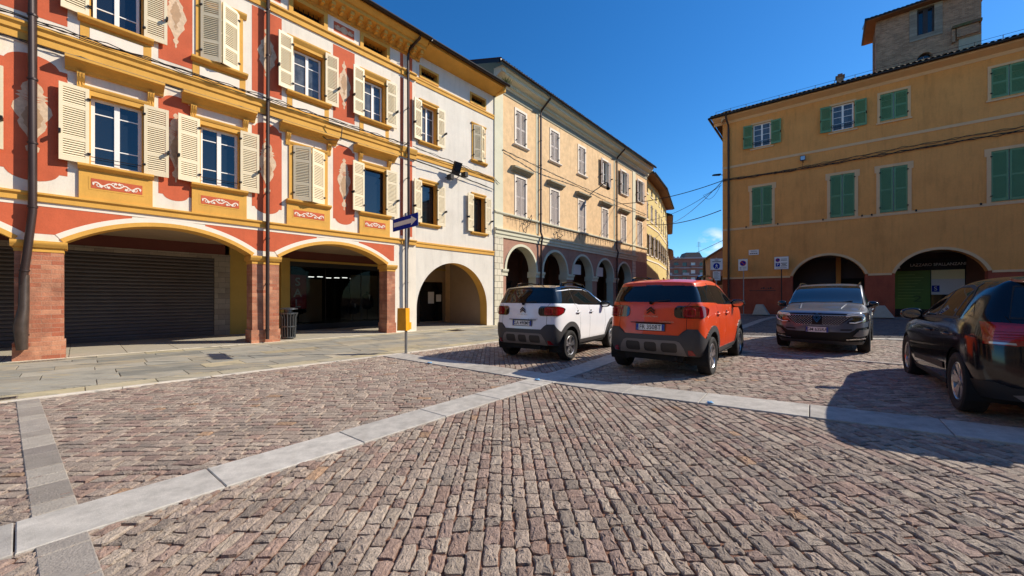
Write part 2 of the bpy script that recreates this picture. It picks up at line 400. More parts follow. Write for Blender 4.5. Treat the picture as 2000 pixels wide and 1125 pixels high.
rng = np.random.default_rng(11)
L1P, L1D = np.array([-3.03, 2.30]), np.array([0.6205, 0.7842])       # granite strip running away to the right
L2P, L2D = np.array([-2.97, 9.76]), np.array([0.792, -0.610])        # granite strip crossing in front of the cars
L5P, L5D = np.array([-6.70, 5.39]), np.array([0.795, -0.607])        # narrow grey strip at the left
L3P, L3D = np.array([7.25, 12.45]), np.array([0.846, -0.533])        # far strip
L4P, L4D = np.array([5.75, 9.11]), np.array([0.62, -0.785])
def side(P, D, x, y): return (x - P[0]) * D[1] - (y - P[1]) * D[0]   # > 0: right of the line
def stones(name, region, direction, roww, lens, bounds, palette, mt, gap=0.010, top=0.0, jitter=0.010, lod=None, bevel=0.008, tilt=0.0032):
    """real stones laid in rows: each stone a rounded, slightly tilted block"""
    D = np.array(direction, float); D /= np.hypot(*D); N = np.array([D[1], -D[0]])
    x0, x1, y0, y1 = bounds
    cs = np.array([[x0, y0], [x1, y0], [x1, y1], [x0, y1]])
    a0, a1 = (cs @ D).min(), (cs @ D).max(); b0, b1 = (cs @ N).min(), (cs @ N).max()
    V, Fc, Cc = [], [], []; nv = 0
    b = b0
    while b < b1:
        w = roww * rng.uniform(0.82, 1.2)
        a = a0 - rng.uniform(0, lens[1])
        wob = rng.uniform(-.006, .006)
        while a < a1:
            ln = rng.uniform(*lens) * (1.25 if rng.random() < .15 else 1)
            c = D * (a + ln / 2) + N * (b + w / 2)
            if x0 <= c[0] <= x1 and y0 <= c[1] <= y1 and region(c[0], c[1]):
                hl, hw = (ln - gap * rng.uniform(.6, 1.7)) / 2, (w - gap * rng.uniform(.6, 1.7)) / 2
                near = lod is None or np.hypot(*c) < lod
                if near:
                    ang = np.array([-.82, -.28, .28, .82])
                    rim = [(-.88, -1), (-.3, -1), (.3, -1), (.88, -1), (1, -.8), (1, 0), (1, .8), (.88, 1), (.3, 1), (-.3, 1), (-.88, 1), (-1, .8), (-1, 0), (-1, -.8)]
                else:
                    rim = [(-1, -1), (1, -1), (1, 1), (-1, 1)]
                rim = np.array(rim); k = len(rim)
                j = rng.normal(0, jitter * .45, (k, 2)) if near else rng.normal(0, jitter * .35, (k, 2))
                outer = rim * [hl, hw] + j
                q = bevel / min(hl, hw)
                inner = outer * (1 - min(.5, q * 1.15))
                zz = top + rng.normal(0, tilt * .5); tx, ty = rng.normal(0, tilt, 2) / np.array([hl, hw]) * .7
                def place(p, z):
                    pw = c + np.outer(p[:, 0], D) + np.outer(p[:, 1], N)
                    g = .37 * np.clip((pw[:, 0] - 1.5) / 10.5, 0, 1)
                    return np.column_stack([pw, g + z])
                zi = zz + inner[:, 0] * tx + inner[:, 1] * ty + (rng.normal(0, .0022, k) if near else 0)
                zo = zz + outer[:, 0] * tx + outer[:, 1] * ty - bevel * .8
                V.append(place(outer, np.full(k, -0.045))); V.append(place(outer, zo)); V.append(place(inner, zi))
                for t in range(k):
                    u = (t + 1) % k
                    Fc.append((nv + t, nv + u, nv + k + u, nv + k + t)); Fc.append((nv + k + t, nv + k + u, nv + 2 * k + u, nv + 2 * k + t))
                if near:
                    mid = inner * .45
                    V.append(place(mid, zz + mid[:, 0] * tx + mid[:, 1] * ty + .0015 + rng.normal(0, .003, k)))
                    for t in range(k):
                        u = (t + 1) % k; Fc.append((nv + 2 * k + t, nv + 2 * k + u, nv + 3 * k + u, nv + 3 * k + t))
                    Fc.append(tuple(range(nv + 3 * k, nv + 4 * k))); cnt = 4 * k
                else:
                    Fc.append(tuple(range(nv + 2 * k, nv + 3 * k))); cnt = 3 * k
                p = palette[rng.choice(len(palette), p=PW[len(palette)])]
                col = np.array(p) * rng.uniform(.74, 1.06)
                Cc.append(np.tile(np.append(col, 1.0), (cnt, 1))); nv += cnt
            a += ln
        b += w
    V = np.concatenate(V); Cc = np.concatenate(Cc).astype(np.float32)
    me = bpy.data.meshes.new(name); me.from_pydata(V.tolist(), [], Fc)
    at = me.color_attributes.new('col', 'FLOAT_COLOR', 'POINT'); at.data.foreach_set('color', Cc.ravel())
    me.materials.append(mt); me.update()
    o = bpy.data.objects.new(name, me); COL.objects.link(o); return struct(o)
def c3(r, g, b): return rgb(r, g, b)[:3]
COB = [c3(186, 167, 150), c3(176, 157, 141), c3(172, 147, 133), c3(190, 173, 155), c3(164, 149, 135), c3(176, 148, 132), c3(186, 152, 122)]
PW = {7: [.25, .21, .17, .16, .12, .08, .01], 5: [.3, .25, .2, .15, .1], 4: [.4, .3, .2, .1]}
def q1(x, y): return side(L1P, L1D, x, y) > .15 and side(L2P, L2D, x, y) > .24 and x < 1.5 * y + 1.2 and not (abs(side(L5P, L5D, x, y)) < .02)
def q2(x, y): return side(L1P, L1D, x, y) < -.15 and side(L2P, L2D, x, y) > .24 and dA(x, y) > 5.36 and x > -1.5 * y - .5 and abs(side(L5P, L5D, x, y)) > .02
def q3(x, y): return side(L2P, L2D, x, y) < -.24 and side(L1P, L1D, x, y) < -.19 and dA(x, y) > 5.40 and dR(x, y) > 8.6
def q4(x, y): return side(L2P, L2D, x, y) < -.24 and side(L1P, L1D, x, y) > .19 and side(L3P, L3D, x, y) > .14 and x < 1.5 * y + 1 and abs(side(L4P, L4D, x, y)) > .04
stones('cobblestones', q1, (-.02, 1), .098, (.09, .21), (-4, 9, 1.2, 11), COB, M['cobble'], lod=4.6, top=-.004)
stones('cobblestones', q2, (1, .035), .105, (.10, .22), (-9, 2, 1.2, 11), COB, M['cobble'], lod=4.6, top=-.004)
stones('cobblestones', q3, (-.05, 1), .11, (.12, .22), (-4, 9, 6, 21), COB, M['cobble'], lod=1, top=-.004)
stones('cobblestones', q4, (1, -.03), .11, (.12, .22), (0, 17, 3, 14), COB, M['cobble'], lod=1, top=-.004)
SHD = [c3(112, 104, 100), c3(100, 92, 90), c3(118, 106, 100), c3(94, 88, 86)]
def q5(x, y): return side(L3P, L3D, x, y) < -.14 and dR(x, y) > .9 and x > 4.6 and abs(side(np.array([9.6, 15.95]), np.array([.664, .747]), x, y)) > .16 and y < 26 and x < 1.45 * y
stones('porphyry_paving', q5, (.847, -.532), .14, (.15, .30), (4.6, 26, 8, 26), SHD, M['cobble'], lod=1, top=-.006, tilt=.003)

def strip(name, P, D, t0, t1, hw, ln, palette, mt, top=0.010, gap=.008, keep=None, vary=.15):
    V, Fc, Cc = [], [], []; nv = 0; t = t0
    N = np.array([D[1], -D[0]])
    while t < t1:
        l = ln * rng.uniform(1 - vary, 1 + vary)
        a, b = t + gap / 2, t + l - gap / 2
        c = P + D * (t + l / 2)
        if keep is None or keep(*c):
            nseg = max(1, int(l / .3))
            col = np.append(np.array(palette[rng.integers(len(palette))]) * rng.uniform(.92, 1.07), 1)
            for (e, z) in ((0, -.05), (0, top - .006), (.006, top)):
                for sgn in (-1, 1):
                    for q in range(nseg + 1):
                        tt = a + e + (b - a - 2 * e) * q / nseg
                        p = P + D * tt + N * sgn * (hw - e)
                        V.append((p[0], p[1], gz(p[0]) + z))
            k = nseg + 1
            def idx(lv, sd, q): return nv + lv * 2 * k + sd * k + q
            for q in range(nseg):
                Fc.append((idx(2, 0, q), idx(2, 1, q), idx(2, 1, q + 1), idx(2, 0, q + 1)))
                for lv in (0, 1):
                    for sd in (0, 1): Fc.append((idx(lv, sd, q), idx(lv, sd, q + 1), idx(lv + 1, sd, q + 1), idx(lv + 1, sd, q)))
            for q in (0, nseg):
                for lv in (0, 1): Fc.append((idx(lv, 0, q), idx(lv, 1, q), idx(lv + 1, 1, q), idx(lv + 1, 0, q)))
            Cc += [col] * (6 * k); nv += 6 * k
        t += l
    me = bpy.data.meshes.new(name); me.from_pydata(V, [], Fc)
    at = me.color_attributes.new('col', 'FLOAT_COLOR', 'POINT'); at.data.foreach_set('color', np.array(Cc, np.float32).ravel())
    me.materials.append(mt); me.update()
    o = bpy.data.objects.new(name, me); COL.objects.link(o); return struct(o)
GRA = [c3(182, 177, 168), c3(173, 168, 160), c3(188, 183, 174)]
strip('granite_strip', L1P, L1D, -2.0, 15.0, .25, 1.05, GRA, M['granite'], top=.008)
strip('granite_strip', L2P, L2D, 0.0, 13.0, .30, 1.18, GRA, M['granite'], top=.012)
strip('granite_strip', L3P, L3D, -9.5, 9.0, .16, 1.0, [c3(186, 180, 170)], M['granite'], top=.012)
strip('granite_strip', L4P, L4D, -.9, 3.6, .06, .7, [c3(170, 160, 150)], M['granite'])
strip('granite_strip', np.array([9.6, 15.95]), np.array([.664, .747]), -3.6, 7.4, .17, .6, [c3(150, 142, 134)], M['granite'])
GST = [c3(158, 150, 140), c3(146, 138, 128), c3(166, 158, 146), c3(136, 128, 120)]
strip('grey_slab_strip', L5P, L5D, -.55, 9.0, .105, .33, GST, M['graystrip'], top=.003, vary=.4,
      keep=lambda x, y: abs(side(L1P, L1D, x, y)) > .12)

# pavement along the arcades: big irregular flags between two borders of pale slabs
FLG = [c3(166, 161, 146), c3(156, 153, 140), c3(174, 165, 144), c3(146, 145, 134), c3(178, 166, 136)]
A0 = np.array([FA.p.x, FA.p.y]); AD = np.array([FA.d.x, FA.d.y]); AN = np.array([FA.n.x, FA.n.y])
stones('flagstone_pavement', lambda x, y: .62 < dA(x, y) < 4.78 and -8 < sA(x, y) < 18.5, AD, .62, (.7, 1.6), (-17, 6, 2, 26), FLG, M['flag'],
       gap=.010, jitter=.004, bevel=.004, tilt=.001, lod=1, top=.004)
BEI = [c3(178, 168, 140), c3(166, 158, 136), c3(184, 172, 138)]
strip('kerb_border', A0 + AN * .34, AD, -8, 17, .25, .85, BEI, M['flag'], top=.006)
strip('kerb_border', A0 + AN * .04, AD, -8, 17, .045, 1.6, [c3(218, 208, 186)], M['flag'], top=.010)
strip('kerb_border', A0 + AN * 5.03, AD, -8, 17.2, .23, .95, BEI, M['flag'], top=.006)
strip('kerb_border', A0 + AN * 5.32, AD, -8, 17.2, .055, 1.2, [c3(206, 198, 184)], M['flag'], top=.010)
strip('kerb_border', np.array([FC.p.x, FC.p.y]) + np.array([FC.n.x, FC.n.y]) * 1.2, np.array([FC.d.x, FC.d.y]), .5, 24, 1.2, .8, FLG, M['flag'], top=.006)
strip('kerb_border', np.array([FR.p.x, FR.p.y]) + np.array([FR.n.x, FR.n.y]) * .45, np.array([FR.d.x, FR.d.y]), -.5, 24, .45, .9, [c3(138, 128, 120)], M['flag'], top=.03)
mb = MB()
mb.box(FA, -8, 15.5, -4.2, -.01, -.05, .012, M['stonejamb'])
mb2 = MB()
for i in range(24):
    for j in range(5): mb2.box(FA, -8 + i + .006, -8 + i + .994, -4.1 + j * .82, -4.1 + j * .82 + .812, .0, .018, M['concrete'])
struct(mb2.build('arcade_floor'))

# ------------------------------------------------------------------ windows and shutters
def shutter(mb, fr, sh, dh, sign, W, z0, z1, ang, m, back=None, bars=3, pitch=.052):
    """one louvred leaf. hinge at (sh, dh); the leaf runs towards sign*s, swung out by ang"""
    ca, sa = math.cos(ang) * sign, math.sin(ang)
    def P(w, t, z):       # w along the leaf, t its thickness, outwards
        return fr.pt(sh + ca * w - sa * sign * t * sign * sign * 0 - (sa * t * sign), dh + sa * w + math.cos(ang) * t, z)
    def bx(w0, w1, t0, t1, za, zb):
        mb.hexa([P(w0, t0, za), P(w1, t0, za), P(w1, t0, zb), P(w0, t0, zb), P(w0, t1, za), P(w1, t1, za), P(w1, t1, zb), P(w0, t1, zb)], m)
    st = min(.065, W * .16); H = z1 - z0
    bx(0, st, -.02, .02, z0, z1); bx(W - st, W, -.02, .02, z0, z1)
    rails = [z0, z0 + H * .30, z0 + H * .72, z1] if bars == 3 else [z0, z0 + H * .5, z1]
    hs = [.12] + [.08] * (len(rails) - 2) + [.09]
    edges = []
    for i, (r_, h) in enumerate(zip(rails, hs)):
        a, b = (r_, r_ + h) if i == 0 else (r_ - h, r_) if i == len(rails) - 1 else (r_ - h / 2, r_ + h / 2)
        bx(st, W - st, -.019, .019, a, b); edges.append((a, b))
    for i in range(len(rails) - 1):
        a, b = edges[i][1], edges[i + 1][0]
        k = max(2, int((b - a) / pitch)); p = (b - a) / k
        for q in range(k):
            zc = a + p * (q + .5)
            vs = [P(st, .016, zc - p * .52), P(W - st, .016, zc - p * .52), P(W - st, -.014, zc + p * .42), P(st, -.014, zc + p * .42),
                  P(st, .022, zc - p * .40), P(W - st, .022, zc - p * .40), P(W - st, -.008, zc + p * .54), P(st, -.008, zc + p * .54)]
            mb.hexa(vs, m)
def casement(parent, fr, s0, s1, z0, z1, d=-.16, glass='glass', frame='frame', transoms=(.36, .78), fw=.055, name='window', mull=.09, label=None):
    mb = MB(); m = M[frame]; sc = (s0 + s1) / 2
    mb.box(fr, s0, s0 + fw, d - .03, d + .03, z0, z1, m); mb.box(fr, s1 - fw, s1, d - .03, d + .03, z0, z1, m)
    mb.box(fr, s0 + fw, s1 - fw, d - .029, d + .029, z0, z0 + fw, m); mb.box(fr, s0 + fw, s1 - fw, d - .029, d + .029, z1 - fw, z1, m)
    if mull: mb.box(fr, sc - mull / 2, sc + mull / 2, d - .028, d + .042, z0 + fw, z1 - fw, m)
    for t in transoms:
        zt = z0 + (z1 - z0) * t
        for a, b in (((s0 + fw, sc - mull / 2), (sc + mull / 2, s1 - fw)) if mull else ((s0 + fw, s1 - fw),)):
            mb.box(fr, a, b, d - .015, d + .018, zt - .013, zt + .013, m)
    w = mb.build(name, parent)
    if label: w['label'] = label
    g = MB()
    g.box(fr, s0 + fw * .6, s1 - fw * .6, d - .006, d + .004, z0 + fw * .6, z1 - fw * .6, M[glass])
    g.build('pane', w)
    return w
def mouldbox(mb, fr, s0, s1, z0, z1, d0, d1, m, lip=.02):      # sill or cap: a moulded slab
    h = z1 - z0
    prof = [(d0, z0), (d0 + (d1 - d0) * .45, z0), (d0 + (d1 - d0) * .8, z0 + h * .4), (d1 - lip * .3, z0 + h * .5), (d1, z0 + h * .62), (d1, z1), (d0, z1)]
    mb.profile(fr, prof, s0, s1, m)
def shutters(w, fr, s0, s1, z0, z1, mode, m, W=None, name='shutter', bars=3, hinge=.05, labels=None):
    sc = (s0 + s1) / 2
    if mode == 'open':
        W = W or (s1 - s0) * .52
        for sg, sh in ((-1, s0 - .03), (1, s1 + .03)):
            mb = MB(); shutter(mb, fr, sh, hinge + .03, sg, W, z0, z1, R(rng.uniform(6, 11)) if sg < 0 else R(rng.uniform(.5, 2.5)), m, bars=bars)
            # hinges and the stay that holds the leaf
            for zz in (z0 + .25, z1 - .25): mb.box(fr, sh - .03, sh + .03, hinge, hinge + .09, zz - .02, zz + .02, M['iron'])
            q = sh + sg * W * .96
            mb.box(fr, q - .02, q + .02, hinge + .02, hinge + .20, z0 + .62, z0 + .70, M['iron'])
            mb.build(name, w)
    elif mode in ('ajar', 'closed'):
        a = R(24) if mode == 'ajar' else R(1.5)
        W = (s1 - s0) / 2 - .01
        for sg, sh in ((1, s0), (-1, s1)):
            mb = MB(); shutter(mb, fr, sh, hinge if mode == 'ajar' else hinge - .08, sg, W / math.cos(a) * .985, z0, z1, a, m, bars=bars)
            for zz in (z0 + .25, z1 - .25): mb.box(fr, sh - .03, sh + .03, -.02, hinge + .05, zz - .02, zz + .02, M['iron'])
            mb.build(name, w)
def roof(mb, fr, s0, s1, d0, z0, d1, z1, m, pitch=.21, amp=.035, rows=5, hip=0.0):
    """corrugated pantile roof slope from the eave (d0,z0) up to (d1,z1)"""
    n = max(8, int((s1 - s0) / pitch * 6)); vs = []
    for j in range(rows + 1):
        t = j / rows
        for i in range(n + 1):
            s = s0 + hip * t + (s1 - s0 - hip * t) * i / n
            vs.append(fr.pt(s, d0 + (d1 - d0) * t, z0 + (z1 - z0) * t + amp * abs(math.sin(math.pi * s / pitch)) + .012 * math.sin(s * 9.1) * math.sin(s * 3.3)))
    fs = [(j * (n + 1) + i, j * (n + 1) + i + 1, (j + 1) * (n + 1) + i + 1, (j + 1) * (n + 1) + i) for j in range(rows) for i in range(n)]
    mb.mesh(vs, fs, m)
    mb.hexa([fr.pt(s0, d0, z0 - .10), fr.pt(s1, d0, z0 - .10), fr.pt(s1, d0, z0 - .005), fr.pt(s0, d0, z0 - .005),
             fr.pt(s0 + hip, d1, z1 - .10), fr.pt(s1, d1, z1 - .10), fr.pt(s1, d1, z1 - .005), fr.pt(s0 + hip, d1, z1 - .005)], M['gutter'])
def gutter(parent, fr, s0, s1, d, z, r=.085, m='gutter'):
    mb = MB(); prof = []
    for k in range(9):
        a = math.pi * (1 + k / 8); prof.append((d + r * math.cos(a), z + r * math.sin(a)))
    for k in range(9):
        a = math.pi * (2 - k / 8); prof.append((d + (r - .012) * math.cos(a), z + .004 + (r - .012) * math.sin(a)))
    mb.profile(fr, prof + [prof[0]], s0, s1, M[m]); return mb.build('gutter', parent)
def downpipe(parent, fr, path, r=.055, m='brown', name='downpipe'):
    mb = MB(); mb.tube([fr.pt(*p) for p in path], r, M[m], 10)
    zt, zb = max(p[2] for p in path), min(p[2] for p in path)
    s, d = path[-1][0], path[-1][1]
    z = zb + .3
    while z < zt - 1.0:      # clamps, following the pipe
        for a, b in zip(path[:-1], path[1:]):
            if min(a[2], b[2]) <= z <= max(a[2], b[2]) and abs(a[2] - b[2]) > .1:
                t = (z - a[2]) / (b[2] - a[2]); ss = a[0] + (b[0] - a[0]) * t; dd = a[1] + (b[1] - a[1]) * t
                mb.tube([fr.pt(ss, dd, z - .02), fr.pt(ss, dd, z + .02)], r * 1.22, M[m], 10)
                mb.box(fr, ss - .012, ss + .012, -.0, dd, z - .012, z + .012, M['iron'])
        z += 1.45
    return mb.build(name, parent)
def vase(sc, z0, z1, w, kind=0):
    """painted baluster ornament: closed outline"""
    half = [(0, 0), (.10, .03), (.05, .06), (.20, .09), (.26, .12), (.12, .15), (.20, .18), (.45, .26), (.80, .34), (.72, .40), (1.0, .50), (.80, .58), (.62, .63), (.66, .68),
            (.34, .74), (.18, .80), (.10, .83), (.26, .86), (.28, .90), (.10, .93), (.08, .96), (0, 1)] if kind == 0 else \
           [(0, 0), (.08, .03), (.05, .07), (.30, .09), (.36, .14), (.16, .17), (.10, .20), (.30, .28), (.62, .36), (.72, .42), (.62, .46), (.80, .50), (1.0, .57), (.92, .64),
            (.68, .69), (.60, .71), (.82, .73), (.56, .75), (.78, .77), (.50, .79), (.56, .83), (.46, .88), (.20, .92), (.10, .93), (.26, .95), (.20, .98), (0, 1)]
    pts = []
    for i in range(len(half) - 1):     # soften the outline
        a, b = half[i], half[i + 1]
        for t in (0, .5): pts.append((a[0] + (b[0] - a[0]) * t, a[1] + (b[1] - a[1]) * t))
    pts.append(half[-1])
    H = z1 - z0
    R_ = [(sc + x * w, z0 + y * H) for x, y in pts]; L_ = [(sc - x * w, z0 + y * H) for x, y in reversed(pts[1:-1])]
    return R_ + L_
def scroll(mb, fr, s0, s1, z0, z1, d, m):
    """painted acanthus scroll: a waving stem with spiral curls and small leaves, mirrored about the middle"""
    h = z1 - z0; zc = (z0 + z1) / 2; L = s1 - s0; k = 0
    def ribbon(path, w0, w1, dd):
        a, b = [], []; n = len(path)
        for i, (s, z) in enumerate(path):
            p, q = path[max(0, i - 1)], path[min(n - 1, i + 1)]; dx, dz = q[0] - p[0], q[1] - p[1]; l = math.hypot(dx, dz) or 1
            w = w0 + (w1 - w0) * i / (n - 1); a.append((s - dz / l * w, z + dx / l * w)); b.append((s + dz / l * w, z - dx / l * w))
        mb.band(fr, a, b, dd, dd, m)
    n = 48
    stem = []
    for i in range(n + 1):
        t = i / n; u = t if t < .5 else 1 - t
        stem.append((s0 + L * t, zc + .20 * h * math.sin(u * math.pi * 7 + .6)))
    ribbon(stem, .075 * h, .075 * h, d)
    for c in (.10, .26, .41, .59, .74, .90):
        u = c if c < .5 else 1 - c; sg = 1 if c < .5 else -1; up = -1 if math.sin(u * math.pi * 7 + .6) > 0 else 1; k += 1
        cx, cz = s0 + L * c, zc + up * .14 * h
        ribbon([(cx + sg * .30 * h * (1 - q / 14) * math.cos(q * .62), cz + up * .30 * h * (1 - q / 14) * math.sin(q * .62)) for q in range(13)], .055 * h, .02 * h, d + .0012 + .0003 * k)
        mb.sheet(fr, [(cx, cz), (cx + sg * .20 * h, cz + up * .36 * h), (cx + sg * .42 * h, cz + up * .22 * h), (cx + sg * .26 * h, cz + up * .05 * h)], d + .0035 + .0003 * k, m)
    for e, sg in ((s0, -1), (s1, 1)): mb.sheet(fr, [(e - sg * .08 * h, zc - .05 * h), (e + sg * .10 * h, zc + .22 * h), (e + sg * .16 * h, zc - .02 * h), (e + sg * .08 * h, zc - .28 * h)], d + .006, m)
def shoulder_panel(sc, hw, z0, z1, r):       # panel with a smaller semicircular bump at top and bottom
    p = []
    p += [(sc - hw, z0 + r * .55), (sc - r, z0 + r * .55)]
    p += [(sc + r * math.cos(math.pi * (1 + k / 12)), z0 + r * .62 + r * .62 * math.sin(math.pi * (1 + k / 12)) ) for k in range(1, 12)]
    p += [(sc + r, z0 + r * .55), (sc + hw, z0 + r * .55), (sc + hw, z1 - r * .55), (sc + r, z1 - r * .55)]
    p += [(sc + r * math.cos(math.pi * k / 12), z1 - r * .62 + r * .62 * math.sin(math.pi * k / 12)) for k in range(1, 12)]
    p += [(sc - r, z1 - r * .55), (sc - hw, z1 - r * .55)]
    return p
# ------------------------------------------------------------------ the painted building with the orange panels
A = thing('painted_building', 'three storey building painted orange, white and yellow with ivory shutters above a brick pier arcade', 'building', FA.pt(-6, 0, 0))
Y_, O_, W_ = M['yellow'], M['orange'], M['white']
mb = MB()
SA0, SA1 = -7.2, 10.78
ARCH = [(-5.87 + 3.86 / 2 + .02 - 0.0, 1.93), (2.85, 1.93), (7.48, 1.95)]
ARCH[0] = (-1.74, 1.93)
ZS, RISE = 2.75, .62
cols = [(-1.40, -.47), (1.36, 2.28), (3.50, 4.42), (5.95, 6.95), (8.45, 9.32)]
F1Z, F2Z = (4.72, 6.42), (8.30, 9.88)
out = [(SA0, ZS)]
for c, hw in ARCH: out += arc(c, hw, ZS, RISE)
out += [(9.79, ZS), (9.79, 0), (SA1, 0), (SA1, 12.0), (SA0, 12.0)]
holes = [rect(a, b, *F1Z) for a, b in cols] + [rect(a, b, *F2Z) for a, b in cols]
ATT = [(-1.4, -.4), (1.35, 2.35), (3.45, 4.45), (5.95, 6.95), (8.42, 9.4)]
holes += [rect(a, b, 11.02, 11.42) for a, b in ATT]
mb.holed(FA, out, holes, 0, W_)
for h in holes[:10]: mb.reveal(FA, h, -.24, 0, Y_)
for h in holes[10:]: mb.reveal(FA, h, -.45, 0, Y_)
for c, hw in ARCH: mb.reveal(FA, arc(c, hw, ZS, RISE), -.6, 0, Y_, closed=False)
# body of the house behind the front, the arcade ceiling and back wall
mb.box(FA, SA0, SA1, -11, -.5, 3.9, 12.0, W_)
mb.box(FA, SA0, 15.5, -4.6, -.62, 3.44, 3.5, M['cinside'])
mb.box(FA, SA0, 15.5, -10.9, -8.0, -.3, 3.9, M['cinside'])
# low spandrel field in orange, with the white line under the string course and the bands round the arches
sp = [(SA0, 3.55)]
def lowz(): return 3.55
segs = [(-7.2, ARCH[0]), (None, ARCH[1]), (None, ARCH[2])]
spans = [(SA0, -5.9)] if False else []
edges_ = []
prev = SA0
for c, hw in ARCH:
    L = [p for p in offset_arc(c, hw, ZS, RISE, .21, 40) if p[1] > 2.86 and p[1] < 3.5]
    left = [p for p in L if p[0] < c]; right = [p for p in L if p[0] > c]
    edges_.append((left, right))
def spandrel(lpts, rpts):
    # lpts: right half of the arch to the left, rpts: left half of the arch to the right
    poly = [lpts[0]] + lpts[1:] + rpts + [(rpts[-1][0], 3.56), (lpts[0][0], 3.56)]
    mb.holed(FA, poly, [], .004, O_)
spandrel([(-6.0, 3.5), (-5.0, 2.9)][:1] + [(-4.5, 2.95)], edges_[0][0])
spandrel(edges_[0][1], edges_[1][0]); spandrel(edges_[1][1], edges_[2][0])
mb.holed(FA, edges_[2][1] + [(9.74, edges_[2][1][-1][1]), (9.74, 3.56), (edges_[2][1][0][0], 3.56)], [], .004, O_)
mb.box(FA, SA0, 9.78, .002, .012, 3.56, 3.66, M['offwhite'])
for c, hw in ARCH:
    mb.band(FA, offset_arc(c, hw, ZS, RISE, .10), offset_arc(c, hw, ZS, RISE, .22), 0, .010, M['offwhite'])
    mb.band(FA, offset_arc(c, hw, ZS, RISE, -.005), offset_arc(c, hw, ZS, RISE, .10), -.01, .022, Y_)
# string courses
def string(mb, s0, s1, z0, z1, d, m):
    h = z1 - z0
    mb.profile(FA, [(0, z0), (d * .55, z0), (d * .55, z0 + h * .58), (d * .75, z0 + h * .66), (d, z0 + h * .78), (d, z1), (0, z1)], s0, s1, m)
string(mb, SA0, 10.05, 3.66, 3.86, .10, Y_)
mb.profile(FA, [(0, 7.28), (.05, 7.28), (.05, 7.44), (.09, 7.47), (.09, 7.56), (.14, 7.62), (.14, 7.67), (0, 7.70)], SA0, 10.05, Y_)
mb.profile(FA, [(0, 10.66), (.05, 10.66), (.05, 10.82), (.10, 10.86), (.10, 10.91), (0, 10.91)], SA0, 10.05, Y_)
for (s0, s1) in ((10.05, 10.75),):     # the strings break forward round the downpipe pilaster
    mb.profile(FA, [(0, 3.66), (.09, 3.66), (.09, 3.78), (.14, 3.82), (.14, 3.86), (0, 3.86)], s0, s1, Y_)
    mb.profile(FA, [(0, 7.28), (.09, 7.28), (.09, 7.44), (.13, 7.47), (.18, 7.62), (.18, 7.67), (0, 7.70)], s0, s1, Y_)
    mb.profile(FA, [(0, 10.66), (.09, 10.66), (.09, 10.82), (.14, 10.86), (.14, 10.91), (0, 10.91)], s0, s1, Y_)
# painted orange panels
P1 = [(.45, .53, .40), (2.96, .36, .27), (5.19, .42, .34), (7.68, .40, .32), (-1.9, .30, .22), (-3.6, .6, .4)]
for i, (c, hw, r) in enumerate(P1):
    mb.holed(FA, shoulder_panel(c, hw, 4.12, 7.02, r), [], .004, O_)
    mb.holed(FA, vase(c, 4.62, 6.55, min(.30, hw * .62), 1), [], .007, M['cream'])
    v_ = min(.30, hw * .62)
    mb.holed(FA, vase(c, 5.05, 6.1, v_ * .55, 0), [], .0095, M['tan'])
    for zz, ww in ((5.98, .62), (6.04, .5), (5.93, .52)): mb.sheet(FA, [(c - v_ * ww, zz + .03), (c, zz - .02), (c + v_ * ww, zz + .03), (c, zz + .0)], .0115, M['orange'])
    mb.sheet(FA, rect(c - hw, c + hw, 7.92, 10.58), .004, O_)
    mb.holed(FA, vase(c, 8.35, 10.15, min(.30, hw * .66), 0), [], .007, M['cream'])
    mb.holed(FA, vase(c, 8.85, 9.65, min(.30, hw * .66) * .5, 1), [], .0095, M['tan'])
for a, b in ((10.02, 10.16), (10.44, 10.60)):
    for z0, z1 in ((4.0, 7.2), (7.8, 10.55), (11.0, 11.55)): mb.sheet(FA, rect(a, b, z0, z1), .004, O_)
# frieze: red panels with a medallion between the attic windows, then the cornice with its corbels
for c in (-.0, 2.9, 5.2, 7.68):
    w = .38
    mb.sheet(FA, rect(c - w - .08, c + w + .08, 10.98, 11.52), .004, M['offwhite'])
    mb.sheet(FA, rect(c - w, c + w, 11.06, 11.42), .007, O_)
    mb.sheet(FA, [(c + .13 * math.cos(k * math.pi / 8), 11.24 + .13 * math.sin(k * math.pi / 8)) for k in range(16)], .010, M['cream'])
    scroll(mb, FA, c - w + .05, c - .12, 11.15, 11.33, .010, M['cream']); scroll(mb, FA, c + .12, c + w - .05, 11.15, 11.33, .010, M['cream'])
mb.build('wall', A)
c_ = MB()
c_.profile(FA, [(0, 11.56), (.05, 11.56), (.05, 11.66), (.10, 11.72), (.14, 11.80), (.50, 11.86), (.50, 11.98), (.58, 12.0), (.66, 12.08), (.72, 12.14), (.72, 12.20), (0, 12.24)], SA0, 10.95, Y_)
k = 0; s = -7.0
while s < 10.9:
    c_.box(FA, s, s + .13, .12, .42, 11.70, 11.83, Y_); c_.box(FA, s + .02, s + .11, .13, .36, 11.62, 11.70, Y_)
    c_.box(FA, s - .04, s + .17, .05, .085, 11.58, 11.645, Y_)
    s += .335
c_.build('cornice', A)
r_ = MB(); roof(r_, FA, SA0, 10.98, .80, 12.25, -5.5, 14.3, M['rooftile']); r_.build('roof', A)
gutter(A, FA, SA0, 10.98, .86, 12.22)
